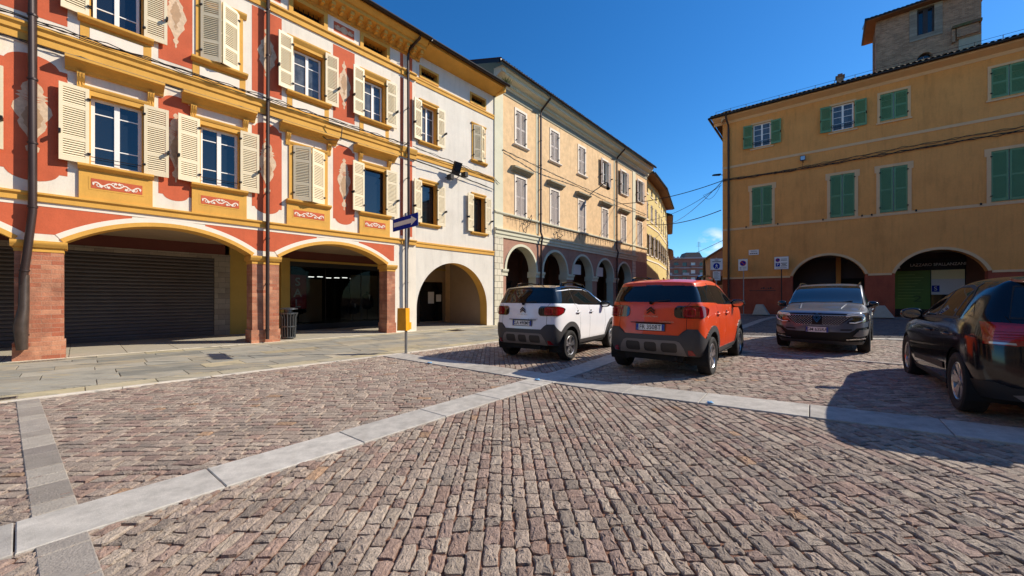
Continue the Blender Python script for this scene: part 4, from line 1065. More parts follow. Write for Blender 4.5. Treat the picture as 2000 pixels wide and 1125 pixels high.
for c, hw, rs in RA: up += arc(c, hw, ZR, rs, 24)
up += [(RE, ZR), (RE, 13.05), (0, 13.05)]
ho = [rect(a, b, 10.82, 12.24) for a, b, _ in WU] + [rect(a, b, 5.94, 8.32) for a, b in WF]
mb.holed(FR, up, ho, 0, OC)
for h in ho: mb.reveal(FR, h, -.2, 0, RB_)
prev = 0
for c, hw, rs in RA + [(RE, 0, 0)]:
    mb.box(FR, prev, c - hw, -.5, .0, G0, ZR - .001, RR); prev = c + hw
    if hw:
        mb.reveal(FR, arc(c, hw, ZR, rs, 24), -.5, 0, OC, closed=False)
        mb.band(FR, arc(c, hw, ZR, rs, 24), offset_arc(c, hw, ZR, rs, .13, 24), 0, .04, RB_)
prev = 0
for c, hw, rs in RA + [(RE, 0, 0)]:
    mb.box(FR, prev, c - hw - (.12 if hw else 0), 0, .035, 2.62, 2.73, RB_); prev = c + hw + .12
for z in (5.84, 9.88): mb.box(FR, 0, RE, 0, .03, z - .08, z + .06, RB_)
mb.box(FR, 0, RE, -16, -.55, 4.0, 13.05, OC)
mb.box(FR, .0, .5, -16, -.5, G0, 4.0, RR); mb.box(FR, .5, RE, -3.3, -3.2, G0, 4.0, M['brown']); mb.box(FR, .5, RE, -3.2, -.5, 3.92, 3.99, M['cinside'])
mb.box(FR, RE - .3, RE, -16, -.5, G0, 4, RR); mb.box(FR, 0.02, RE, -16.1, -16, G0, 13, OC)
mb.box(FR, 5.75, 5.98, -2.9, -2.6, G0, 3.9, M['ochre']); mb.box(FR, 6.0, 7.2, -3.18, -3.1, G0, 2.6, M['dark']); mb.box(FR, 11.12, 12.4, -3.2, -2.96, G0, 3.95, M['cdoor'])
mb.build('wall', Rb)
for i, (s0, s1, md) in enumerate(WU):
    w = casement(Rb, FR, s0, s1, 10.82, 12.24, d=-.12, glass='curtain' if md == 'open' else 'glass', transoms=(.27, .52, .77), fw=.06, mull=.09)
    a = MB(); q = .11
    if md != 'open':
        a.box(FR, s0 - q, s0, -.01, .03, 10.74, 12.24 + q, RB_); a.box(FR, s1, s1 + q, -.01, .03, 10.74, 12.24 + q, RB_)
    a.box(FR, s0 - (q if md == 'open' else 0), s1 + (q if md == 'open' else 0), -.01, .029, 12.24, 12.24 + q, RB_); a.build('surround', w)
    a = MB(); a.box(FR, s0 - .16, s1 + .16, 0, .07, 10.66, 10.74, RB_); a.build('sill', w)
    shutters(w, FR, s0, s1, 10.80, 12.24, md, M['greenshutter'], W=.50, bars=2, hinge=.04)
    if md == 'open':
        a = MB()
        for zz in (11.0, 11.14): a.tube([FR.pt(s0, .02, zz), FR.pt(s1, .02, zz)], .014, M['iron'], 5)
        for t in range(9): q = s0 + (s1 - s0) * (t + .5) / 9; a.tube([FR.pt(q, .02, 11.0), FR.pt(q, .02, 11.14)], .009, M['iron'], 4)
        a.build('guard_rail', w)
for s0, s1 in WF:
    w = casement(Rb, FR, s0, s1, 5.94, 8.32, d=-.14, transoms=(.5,), fw=.06, mull=.08)
    a = MB(); q = .14
    a.box(FR, s0 - q, s0, -.01, .03, 5.90, 8.32 + q, RB_); a.box(FR, s1, s1 + q, -.01, .03, 5.90, 8.32 + q, RB_); a.box(FR, s0, s1, -.01, .029, 8.32, 8.32 + q, RB_)
    a.box(FR, s0 - q - .07, s0 - q, -.01, .028, 8.10, 8.32 + q, RB_); a.box(FR, s1 + q, s1 + q + .07, -.01, .028, 8.10, 8.32 + q, RB_); a.build('surround', w)
    shutters(w, FR, s0, s1, 5.96, 8.32, 'closed', M['greenshutter'], W=.5, bars=2, hinge=.05)
    for q in (s0 - .32, s1 + .3): a = MB(); a.box(FR, q - .03, q + .03, 0, .07, 5.84, 5.94, M['iron']); a.build('shutter_stop', w)
e = MB()
e.profile(FR, [(0, 12.72), (.02, 12.72), (.10, 12.86), (.52, 12.98), (.56, 13.0), (.56, 13.10), (0, 13.12)], -.5, RE, M['rband'])
sf_ = Frame(FR.pt(0, 0, 0)[:2], (FR.n.x, FR.n.y))     # the side towards the street
e.profile(sf_, [(0, 12.72), (-.02, 12.72), (-.10, 12.86), (-.52, 12.98), (-.56, 13.0), (-.56, 13.10), (0, 13.12)], -16, .5, M['rband'])
e.build('eave', Rb)
rf = MB(); roof(rf, FR, -.62, RE, .66, 13.19, -7.5, 15.6, M['mosstile'], rows=6, hip=7.0, amp=.07)
# hip towards the street
vs = []; n = 96
for j in range(5):
    t = j / 4
    for i in range(n + 1):
        u = i / n; d = .62 + (-16.6 - .62) * u; s = -.62; 
        vs.append(FR.pt(s + (7.0) * t, d * (1 - t) + (-7.5) * t, 13.14 + 2.46 * t + .035 * abs(math.sin(math.pi * d / .21))))
rf.mesh(vs, [(j * (n + 1) + i, j * (n + 1) + i + 1, (j + 1) * (n + 1) + i + 1, (j + 1) * (n + 1) + i) for j in range(4) for i in range(n)], M['mosstile'])
for k, (s, d) in enumerate(((4.2, .1), (6.1, -.9))):
    pass
rf.build('roof', Rb)
gutter(Rb, FR, -.7, RE, .66, 13.12); 
gm = MB(); gm.tube([FR.pt(-.68, .66, 13.08), FR.pt(-.68, -16.5, 13.08)], .075, M['gutter'], 8); gm.build('gutter', Rb)
for (s, d, w, h) in ((5.75, -1.0, .32, .85), (3.9, -.6, .26, .35), (.05, -.1, .34, .34), (.55, .1, .22, .2)):
    a = MB(); z = 13.1 + max(0, (.62 - d)) * .3; a.box(FR, s, s + w, d - w, d, z - .3, z + h * .75, M['towerbrick']); a.box(FR, s - .05, s + w + .05, d - w - .05, d + .05, z + h * .75, z + h * .85, M['rooftile'])
    a.box(FR, s + .05, s + w - .05, d - w + .05, d - .05, z + h * .85, z + h, M['rooftile']); a.build('chimney', Rb)
for (s, d) in ((.3, -3.6), (.3, -9.2)):
    a = MB(); z = 13.2; a.box(FR, s, s + .9, d - .9, d, z - .4, z + 1.5, M['towerbrick']); a.box(FR, s - .1, s + 1.0, d - 1.0, d + .1, z + 1.5, z + 1.62, M['rooftile']); a.build('chimney', Rb)
a = MB()
for k in range(22): q = -.3 + k * .85; a.tube([FR.pt(q, .45, 13.15), FR.pt(q, .45, 13.50)], .014, M['iron'], 5)
for zz in (13.34, 13.49): a.tube([FR.pt(-.3, .45, zz), FR.pt(RE - 1, .45, zz)], .009, M['iron'], 4)
a.build('snow_guard', Rb)
downpipe(Rb, FR, [(.30, .64, 13.1), (.30, .62, 12.9), (.36, .16, 12.55), (.36, .10, 12.3), (.36, .09, .5)], .06)
# shop under the second arch
a = MB(); a.box(FR, 8.2, 11.08, -3.05, -3.0, 3.0, 3.62, M['black'])
add_text(a, 'LAZZARO SPALLANZANI', lambda x, y: FR.pt(10.06 + x, -2.99, 3.26 + y), .225, M['signwhite'], .84, .012)
for k in range(3): a.sheet(FR, [(8.44 + k * .05, 3.10), (8.50 + k * .05, 3.10), (8.60 - k * .02, 3.44 - k * .05), (8.54 - k * .03, 3.44 - k * .05)], -2.99 + k * .001, M['signwhite'])
a.build('shop_sign', Rb)
M['posterdark'] = mat('poster_dark_green', rgb(60, 88, 26), 0.5)
a = MB(); a.box(FR, 8.30, 9.80, -3.10, -3.04, .78, 2.96, M['green'])
for k in range(9): a.box(FR, 8.5, 8.9 + .35 * ((k * 7) % 4) / 3 + .3, -3.04, -3.036, 2.72 - k * .17, 2.74 - k * .17, M['lightgreen'])
add_text(a, '2', lambda x, y: FR.pt(9.30 + x, -3.034, 1.35 + y), .5, M['posterdark'], 1.6, .0)
a.box(FR, 8.2, 9.86, -3.12, -3.05, .42, .78, M['black']); a.build('green_window_poster', Rb)
a = MB(); a.box(FR, 9.84, 11.08, -3.10, -3.05, 1.6, 2.96, M['signwhite']); a.box(FR, 9.84, 11.08, -3.05, -3.045, 2.45, 2.96, M['mirroredtop'])  # pale panel stands in for the sunlit facade mirrored in the shop glass
a.box(FR, 9.86, 10.15, -3.05, -3.04, 1.75, 2.1, M['bluesign']); add_text(a, 'S', lambda x, y: FR.pt(10.0 + x, -3.035, 1.92 + y), .32, M['signwhite']); a.box(FR, 9.84, 11.08, -3.12, -3.06, .42, 1.6, M['darkglass']); a.build('shop_window_panel', Rb)
for s0, s1 in ((3.8, 4.1), (9.75, 9.85)): pass
a = MB(); a.box(FR, 3.85, 4.7, -1.2, -.9, .37, 1.9, M['aptgrey']); tag(a.build('utility_cabinet'), 'pale grey utility cabinet standing just inside the left arch of the ochre building', 'cabinet')

# ------------------------------------------------------------------ brick tower behind it
FT = Frame(FR.pt(0, -7.6, 0)[:2], (FR.d.x, FR.d.y))
TW = thing('brick_tower', 'square brown brick tower rising behind the ochre building', 'tower', FT.pt(11, 0, 10))
def tz(u, v):
    a = (u - 1000) / 760; t = (a * FT.p.y - FT.p.x) / (FT.d.x - a * FT.d.y); y = FT.p.y + t * FT.d.y; return t, 1.45 - (v - 580.5) / 760 * y
s0, zt = tz(1711, 52); s1, _ = tz(1917, 4); wz = [tz(1791, 24), tz(1825, 56)]; ov = [tz(1791, 118), tz(1822, 104)]
a = MB(); ztop = zt + .3
w0, w1 = wz[0][0], wz[1][0]; zb0, zb1 = wz[1][1] - .15, wz[0][1] + .15
a.holed(FT, rect(s0, s1, 9, ztop), [rect(w0, w1, zb0, zb1), arc((ov[0][0] + ov[1][0]) / 2, (ov[1][0] - ov[0][0]) / 2, ov[0][1], .38, 12)], 0, M['towerbrick'])
a.reveal(FT, rect(w0, w1, zb0, zb1), -.3, 0, M['stonejamb']); a.reveal(FT, arc((ov[0][0] + ov[1][0]) / 2, (ov[1][0] - ov[0][0]) / 2, ov[0][1], .38, 12), -.3, 0, M['towerbrick'])
a.box(FT, s0, s1, -2.6, -.4, 9, ztop, M['towerbrick']); a.box(FT, s0, s0 + .02, -2.6, -.0, 9, ztop, M['towerbrick']); a.box(FT, s1 - .02, s1, -2.6, 0, 9, ztop, M['towerbrick'])
q0, q1 = tz(1858, 60)[0], s1 - .02; zb = tz(1888, 62)[1]
a.box(FT, q0 + .3, q1, 0, .05, zb - 2.6, zb - .35, M['concrete'])
a.build('wall', TW)
a = MB(); a.box(FT, w0 - .35, w0, 0, .04, zb0 - .3, zb1 + .35, M['stonejamb']); a.box(FT, w1, w1 + .35, 0, .04, zb0 - .3, zb1 + .35, M['stonejamb']); a.box(FT, w0, w1, 0, .039, zb1, zb1 + .35, M['stonejamb']); a.box(FT, w0, w1, 0, .039, zb0 - .3, zb0, M['stonejamb'])
a.build('window_surround', TW)
casement(TW, FT, w0, w1, zb0, zb1, d=-.15, frame='brown', transoms=(), fw=.09, mull=.22)
a = MB(); a.box(FT, q0, q1, 0, .32, zb + .30, zb + .46, M['mosstile'])
for k in range(5): s = q0 + .28 + (q1 - q0 - .5) * k / 4; a.box(FT, s - .09, s + .09, .0, .22, zb - .28, zb + .30, M['towerbrick'])
a.box(FT, q0 + .2, q1, 0, .12, zb - .36, zb - .28, M['towerbrick']); a.box(FT, q0, q0 + .14, 0, .2, zb - .5, zb + .30, M['towerbrick']); a.build('corbelled_ledge', TW)
a = MB(); roof(a, FT, s0 - .55, s1 + .4, .55, ztop + .15, -2.8, ztop + 1.3, M['rooftile'], rows=3); a.box(FT, s0 - .5, s1 + .35, -2.8, .5, ztop, ztop + .1, M['soffit'])
a.box(FT, s0 - .6, s0 - .5, -2.8, .55, ztop + .02, ztop + .2, M['gutter']); a.build('roof', TW)
g = MB(); g.box(FT, ov[0][0], ov[1][0], -.3, -.26, ov[0][1] - .05, ov[0][1] + .4, M['glass']); g.build('lunette_window', TW)

f2 = Frame(sf_.pt(-16.2, -.02, 0)[:2], (-sf_.d.x, -sf_.d.y))
N2 = thing('terrace_house', 'plain ochre house standing behind the ochre corner building along the street', 'building', f2.pt(8, -1, .37))
a = MB(); a.box(f2, .05, 17, .0, 9, .2, 12.9, M['ochre']); a.build('wall', N2)
a = MB(); a.hexa([f2.pt(.05, -.6, 12.9), f2.pt(17, -.6, 12.9), f2.pt(17, 9, 12.9), f2.pt(.05, 9, 12.9), f2.pt(.05, -.6, 13.0), f2.pt(17, -.6, 13.0), f2.pt(17, 4, 14.8), f2.pt(.05, 4, 14.8)], M['rooftile']); a.build('roof', N2)
fz = Frame((-40, -14), (1, .0))
N3 = thing('unseen_terrace', 'unseen row of plain pale houses added to close the square behind the viewer', 'building', (0, -14, 0))  # out of view, added for the reflections in car glass and paint
a = MB(); a.box(fz, 0, 36, -.0, 10, 0, 10.5, M['ewall']); a.box(fz, 37, 90, -2, 10, 0, 11.5, M['dyellow'])
for k in range(24):
    for z in (1.0, 4.8, 8.0): a.box(fz, 1.2 + k * 3.6, 2.4 + k * 3.6, -2.1 if k > 9 else -.05, -1.9 if k > 9 else .05, z, z + 2, M['brown'])
a.build('wall', N3)
# ------------------------------------------------------------------ cars
def paint(name, col, metal=0.0, rough=0.25, coat_=0.8, dirt=None):
    m = mat(name, col, rough, metal, coat=coat_, spec=0.4, var=0.04 if dirt is None else 0.07, vscale=3.0)
    m.node_tree.nodes['Principled BSDF'].inputs['Coat Roughness'].default_value = 0.02
    return m
M['paint_white'] = paint('white_car_paint', rgb(236, 238, 240))
M['paint_red'] = paint('orange_red_car_paint', rgb(228, 76, 22), 0.0, .35, .5, 1)
M['paint_grey'] = paint('grey_metallic_car_paint', rgb(98, 108, 126), 0.5, 0.38)
M['paint_black'] = paint('black_car_paint', rgb(13, 14, 22), 0.0, 0.14, .3)
M['gloss_black'] = paint('gloss_black', rgb(12, 12, 13), 0, .07)
M['carglass'] = mat('tinted_car_glass', (0.008, 0.010, 0.012, 1), 0.01, spec=0.7)
M['cladding'] = mat('dark_grey_cladding', rgb(58, 58, 60), 0.55, var=0.08, vscale=8, bump=0.05, bscale=300)
M['skid'] = mat('grey_skid_plate', rgb(112, 106, 102), 0.5, var=0.06, vscale=6)
M['inset'] = mat('dark_inset', rgb(50, 46, 44), 0.6)
M['taillight'] = mat('red_lamp_lens', rgb(130, 8, 18), 0.05, spec=0.5, coat=.6)
M['lampblack'] = mat('smoked_lamp_lens', rgb(24, 12, 14), 0.05, coat=1.0)
M['lampclear'] = mat('clear_lamp_lens', rgb(176, 178, 180), 0.08, 0.3, coat=1.0)
M['lampred2'] = mat('bright_red_reflector', rgb(164, 16, 22), 0.1, coat=.6)
M['badge'] = mat('dark_chrome', rgb(96, 92, 98), 0.2, 1.0)
M['drl'] = mat('white_light_guide', rgb(232, 232, 228), 0.3, coat=0.5)
M['inset2'] = mat('black_grille', rgb(14, 14, 16), 0.7)
M['lampgrey'] = mat('headlight_glass', rgb(60, 64, 70), 0.06, coat=1.0)
M['chrome'] = mat('chrome', rgb(196, 196, 198), 0.12, 1.0)
M['tyre'] = mat('tyre_rubber', rgb(30, 29, 29), 0.85, var=0.15, vscale=12, bump=0.3, bscale=90)
M['alloy'] = mat('alloy_rim', rgb(176, 176, 178), 0.28, 0.9)
M['rimdark'] = mat('dark_rim', rgb(28, 28, 30), 0.45, 0.4)
M['plate'] = mat('plate_white', rgb(226, 226, 222), 0.4)
M['plateblue'] = mat('plate_blue', rgb(18, 56, 150), 0.4)
M['platetext'] = mat('plate_letter', rgb(16, 16, 18), 0.5)
M['under'] = mat('underbody', rgb(20, 20, 20), 0.9)
M['gap'] = mat('panel_gap', rgb(10, 10, 10), 0.9)

from mathutils.kdtree import KDTree
SKIN = []
def cage_mesh(stn, top, crease):
    """stn: list of stations from front centre round the side to rear centre, each 7 points low to high.
       top: for stations 2..n-3 the two inner points of the upper surface."""
    bm = bmesh.new(); n = len(stn)
    P = [[bm.verts.new(p) for p in s] for s in stn]
    for i in range(n - 1):
        for j in range(6): bm.faces.new((P[i][j], P[i + 1][j], P[i + 1][j + 1], P[i][j + 1]))
    rows = []
    for i in range(2, n - 2):
        if i == 2: rows.append([P[2][6], P[1][6], P[0][6]])
        elif i == n - 3: rows.append([P[n - 3][6], P[n - 2][6], P[n - 1][6]])
        else: rows.append([P[i][6]] + [bm.verts.new(p) for p in top[i]])
    for a, b in zip(rows[:-1], rows[1:]):
        for c in range(2): bm.faces.new((a[c], b[c], b[c + 1], a[c + 1]))
    cl = bm.edges.layers.float.new('crease_edge')
    bm.edges.ensure_lookup_table()
    for (i, j, k, l, v) in crease:
        e = bm.edges.get((P[i][j], P[k][l]))
        if e: e[cl] = v
    bmesh.ops.recalc_face_normals(bm, faces=bm.faces)
    me = bpy.data.meshes.new('cage'); bm.to_mesh(me); bm.free()
    ob = bpy.data.objects.new('cage', me); COL.objects.link(ob)
    mm_ = ob.modifiers.new('m', 'MIRROR'); mm_.use_axis = (False, True, False); mm_.use_clip = True; mm_.merge_threshold = .002
    sb = ob.modifiers.new('s', 'SUBSURF'); sb.levels = 3; sb.render_levels = 3
    dg = bpy.context.evaluated_depsgraph_get()
    out = bpy.data.meshes.new_from_object(ob.evaluated_get(dg))
    bpy.data.objects.remove(ob); bpy.data.meshes.remove(me)
    bm = bmesh.new(); bm.from_mesh(out); bpy.data.meshes.remove(out)
    # keep the half y >= 0
    bmesh.ops.bisect_plane(bm, geom=bm.verts[:] + bm.edges[:] + bm.faces[:], dist=1e-5, plane_co=(0, 0, 0), plane_no=(0, 1, 0), clear_inner=True)
    bm.normal_update()
    c = Vector((1.2, 0, .8)); s = sum((f.normal.dot(f.calc_center_median() - c)) for f in bm.faces)
    if s < 0: bmesh.ops.reverse_faces(bm, faces=bm.faces[:])
    bm.normal_update()
    for l_ in list(bm.edges.layers.float.values()): bm.edges.layers.float.remove(l_)
    SKIN.clear(); kd = KDTree(len(bm.verts)); nl = []
    for i, v in enumerate(bm.verts):
        q = v.normal.copy()
        if abs(v.co.y) < 1e-4: q.y = 0; q.normalize()
        kd.insert(v.co, i); nl.append(q)
    kd.balance(); SKIN.append((kd, nl))
    return bm
AX = {'y': (0, 2), 'x': (1, 2), 'z': (0, 1)}
def inpoly(x, y, poly):
    c = False; n = len(poly); j = n - 1
    for i in range(n):
        xi, yi = poly[i]; xj, yj = poly[j]
        if (yi > y) != (yj > y) and x < (xj - xi) * (y - yi) / (yj - yi) + xi: c = not c
        j = i
    return c
def rrect(x0, x1, y0, y1, r, n=4):
    p = []
    for cx, cy, a0 in ((x1 - r, y0 + r, -90), (x1 - r, y1 - r, 0), (x0 + r, y1 - r, 90), (x0 + r, y0 + r, 180)):
        for k in range(n + 1):
            a = math.radians(a0 + 90 * k / n); p.append((cx + r * math.cos(a), cy + r * math.sin(a)))
    return p
def cut(bm, lay, poly, axis, pid, filt):
    """cut the outline of poly (seen along axis) into the skin and give the faces inside it the part id"""
    i0, i1 = AX[axis]
    bx0, bx1 = min(p[0] for p in poly) - .01, max(p[0] for p in poly) + .01; by0, by1 = min(p[1] for p in poly) - .01, max(p[1] for p in poly) + .01
    cand = []
    for f in bm.faces:
        xs_ = [v.co[i0] for v in f.verts]; ys_ = [v.co[i1] for v in f.verts]
        if max(xs_) < bx0 or min(xs_) > bx1 or max(ys_) < by0 or min(ys_) > by1: continue
        if filt(f.calc_center_median(), f.normal): cand.append(f)
    n = len(poly)
    for k in range(n):
        p, q = poly[k], poly[(k + 1) % n]
        dx, dy = q[0] - p[0], q[1] - p[1]; L = math.hypot(dx, dy)
        if L < 1e-6: continue
        co = [0, 0, 0]; co[i0] = p[0]; co[i1] = p[1]; no = [0, 0, 0]; no[i0] = -dy / L; no[i1] = dx / L
        sx0, sx1 = min(p[0], q[0]) - .003, max(p[0], q[0]) + .003; sy0, sy1 = min(p[1], q[1]) - .003, max(p[1], q[1]) + .003
        sel, rest = [], []
        for f in cand:
            if not f.is_valid: continue
            xs_ = [v.co[i0] for v in f.verts]; ys_ = [v.co[i1] for v in f.verts]
            if max(xs_) < sx0 or min(xs_) > sx1 or max(ys_) < sy0 or min(ys_) > sy1: rest.append(f); continue
            d = [(x - p[0]) * no[i0] + (y - p[1]) * no[i1] for x, y in zip(xs_, ys_)]
            (sel if min(d) < -1e-6 and max(d) > 1e-6 else rest).append(f)
        if sel:
            g = set(sel)
            for f in sel: g.update(f.edges); g.update(f.verts)
            r_ = bmesh.ops.bisect_plane(bm, geom=list(g), dist=1e-6, plane_co=co, plane_no=no)
            cand = rest + [e for e in r_['geom'] if isinstance(e, bmesh.types.BMFace)]
    for f in set(c for c in cand if c.is_valid):
        c = f.calc_center_median()
        if inpoly(c[i0], c[i1], poly): f[lay] = pid
def stroke(pts, w):       # closed outline of a thin line through pts
    L_, R_ = [], []
    for i, p in enumerate(pts):
        a = pts[max(0, i - 1)]; b = pts[min(len(pts) - 1, i + 1)]
        dx, dy = b[0] - a[0], b[1] - a[1]; l = math.hypot(dx, dy) or 1
        L_.append((p[0] - dy / l * w / 2, p[1] + dx / l * w / 2)); R_.append((p[0] + dy / l * w / 2, p[1] - dx / l * w / 2))
    return L_ + R_[::-1]
def make_parts(bm, lay, parts, root):
    """parts: id -> (name, material, mode, offset); mode 'c' one mesh across the middle, 's' one mesh per side, None dropped"""
    bm.normal_update()
    for v in bm.verts:
        if abs(v.co.y) < 1e-4: v.co.y = 0
    vn = {}
    bm.verts.index_update(); bm.verts.ensure_lookup_table()
    for v in bm.verts:
        kd, nl = SKIN[0]; nn = Vector((0, 0, 0))
        for co, i, dist in kd.find_n(v.co, 4): nn += nl[i] / (dist * dist + 1e-7)
        if v.co.y == 0: nn.y = 0
        nn.normalize()
        vn[v.index] = nn
    groups = {}
    for f in bm.faces: groups.setdefault(f[lay], []).append(f)
    res = {}
    for pid, fs in groups.items():
        if pid not in parts or parts[pid] is None: continue
        name, m, mode, off = parts[pid][:4]
        idx = {}; vs, ns, fcs = [], [], []
        for f in fs:
            t = []
            for v in f.verts:
                if v.index not in idx:
                    idx[v.index] = len(vs); vs.append(v.co + vn[v.index] * off); ns.append(vn[v.index])
                t.append(idx[v.index])
            fcs.append(tuple(t))
        if off > 0.0005:       # close the rim of raised parts
            ec = {}
            for f in fs:
                for e in f.edges: ec[e.index if False else (min(e.verts[0].index, e.verts[1].index), max(e.verts[0].index, e.verts[1].index))] = ec.get((min(e.verts[0].index, e.verts[1].index), max(e.verts[0].index, e.verts[1].index)), 0) + 1
            for (a, b), c in ec.items():
                if c == 1:
                    va, vb = bm.verts[a], bm.verts[b]
                    if va.co.y == 0 and vb.co.y == 0: continue
                    k = len(vs); vs += [va.co - vn[a] * .004, vb.co - vn[b] * .004]; ns += [vn[a], vn[b]]
                    fcs.append((idx[a], idx[b], k + 1, k))
        def mk(sets):
            V, Nn, Fc = [], [], []
            for sg in sets:
                b = len(V)
                V += [(v.x, v.y * sg, v.z) for v in vs]; Nn += [(q.x, q.y * sg, q.z) for q in ns]
                Fc += [tuple(i + b for i in (f if sg > 0 else f[::-1])) for f in fcs]
            me = bpy.data.meshes.new(name); me.from_pydata(V, [], Fc); me.materials.append(m)
            me.polygons.foreach_set('use_smooth', [True] * len(Fc)); me.update()
            me.normals_split_custom_set_from_vertices(Nn)
            o = bpy.data.objects.new(name, me); COL.objects.link(o); o.parent = root
            if len(parts[pid]) > 4 and parts[pid][4]: o['label'] = parts[pid][4]
            return o
        if mode == 'c': res[pid] = [mk((1, -1))]
        else: res[pid] = [mk((1,)), mk((-1,))]
    return res
class LF:      # local frame for car add-ons: (x, y, z) straight
    @staticmethod
    def pt(x, y, z): return (x, y, z)
def wheel(root, x, y, r, w, style, steer=0.0):
    """tyre, with the rim as a part of it; outer face towards sign(y)"""
    sg = 1 if y > 0 else -1
    mb = MB(); hw = w / 2
    def rev(prof, m, seg=36, mats=None): mb.lathe((0, 0, 0), prof, m, seg, 'y', True, mats)
    rr = r * .66
    rev([(rr, -hw * .75), (r * .80, -hw * .98), (r * .93, -hw), (r * .985, -hw * .86), (r, -hw * .6), (r, hw * .6), (r * .985, hw * .86), (r * .93, hw), (r * .80, hw * .98), (rr, hw * .75), (rr * .97, hw * .3), (rr * .97, -hw * .3), (rr, -hw * .75)], M['tyre'])
    for k in (-.35, 0, .35): rev([(r * 1.0015, hw * k - .005), (r * .985, hw * k), (r * 1.0015, hw * k + .005)], M['gap'])
    t = mb.build('wheel', root, world=False)
    t.location = (x, y, r); t.rotation_euler = (0, 0, steer)
    mb = MB()
    def P(a, rad, d): return (rad * math.cos(a), d * sg, rad * math.sin(a))
    rev([(rr * 1.0, hw * .80 * sg), (rr * .95, hw * .86 * sg), (rr * .90, hw * .74 * sg), (rr * .86, hw * .2 * sg)], M['alloy'])
    rev([(rr * .88, hw * .15 * sg), (.02, hw * .12 * sg), (.0, hw * .12 * sg)], M['rimdark'])
    def spoke(a0, a1, r0, r1, w0, w1, m, d0, d1):
        c0, c1 = a0, a1
        pts = []
        for (a, rad, ww) in ((c0, r0, w0), (c1, r1, w1)):
            pts.append((a - ww / rad / 2, a + ww / rad / 2, rad))
        (l0, h0, q0), (l1, h1, q1) = pts
        top = [P(l0, q0, d0), P(h0, q0, d0), P(h1, q1, d1), P(l1, q1, d1)]; bot = [P(l0, q0, d0 - .03), P(h0, q0, d0 - .03), P(h1, q1, d1 - .03), P(l1, q1, d1 - .03)]
        mb.hexa(bot + top, m)
    if style == 'five_twin':
        for k in range(5):
            a = 2 * math.pi * k / 5 + .3
            for dd in (-.17, .17): spoke(a + dd * 1.3, a + dd, rr * .22, rr * .92, .036, .052, M['alloy'], hw * .66, hw * .78)
    elif style == 'blade':
        for k in range(5):
            a = 2 * math.pi * k / 5 + .2
            spoke(a, a - .16, rr * .2, rr * .92, .050, .085, M['alloy'], hw * .62, hw * .78); spoke(a + .25, a + .30, rr * .2, rr * .92, .03, .05, M['alloy'], hw * .60, hw * .76)
    else:
        for k in range(5): spoke(2 * math.pi * k / 5 + .3, 2 * math.pi * k / 5 + .3, rr * .2, rr * .92, .07, .10, M['rimdark'] if style == 'dark' else M['alloy'], hw * .64, hw * .78)
    rev([(rr * .26, hw * .5 * sg), (rr * .25, hw * .70 * sg), (rr * .17, hw * .74 * sg), (.0, hw * .74 * sg)], M['alloy'] if style != 'dark' else M['rimdark'], 20)
    rev([(rr * .10, hw * .75 * sg), (.0, hw * .76 * sg)], M['gloss_black'], 16)
    mb.build('rim', t, world=False)
def number_plate(root, face, w, h, text, size=.115, name='number_plate', two_blue=True):
    """face(u, v, d) -> point; u to the right as read, d outwards"""
    mb = MB()
    def bx(u0, u1, v0, v1, d0, d1, m): mb.hexa([face(u0, v0, d0), face(u1, v0, d0), face(u1, v1, d0), face(u0, v1, d0), face(u0, v0, d1), face(u1, v0, d1), face(u1, v1, d1), face(u0, v1, d1)], m)
    bx(-w / 2 - .012, w / 2 + .012, -h / 2 - .012, h / 2 + .012, -.01, .006, M['black']); bx(-w / 2, w / 2, -h / 2, h / 2, .0, .010, M['plate'])
    bx(-w / 2 + .002, -w / 2 + w * .085, -h / 2 + .002, h / 2 - .002, .005, .0125, M['plateblue']); bx(w / 2 - w * .085, w / 2 - .002, -h / 2 + .002, h / 2 - .002, .005, .0125, M['plateblue'])
    o = mb.build(name, root, world=False)
    t = MB(); add_text(t, text, lambda x, y: face(x, y - .002, .0125), size, M['platetext'], .86, .008)
    add_text(t, 'I', lambda x, y: face(-w / 2 + w * .043 + x, y - h * .28, .0135), h * .32, M['plate'], 1.0, .01)
    t.build('plate_lettering', o, world=False)
    return o
def arch_liner(root, x, r, y0, y1):
    n = 18; zc = r * .98; rr = r + .055
    for sg in (1, -1):
        mb = MB()
        pts = [(x + rr * math.cos(math.pi * (-.12 + 1.24 * k / n)), zc + rr * math.sin(math.pi * (-.12 + 1.24 * k / n))) for k in range(n + 1)]
        for a, b in zip(pts[:-1], pts[1:]): mb.face([(a[0], y0 * sg, a[1]), (b[0], y0 * sg, b[1]), (b[0], y1 * sg, b[1]), (a[0], y1 * sg, a[1])], M['under'])
        mb.face([(p[0], y1 * sg, p[1]) for p in pts], M['under'])
        mb.build('wheel_well', root, world=False)
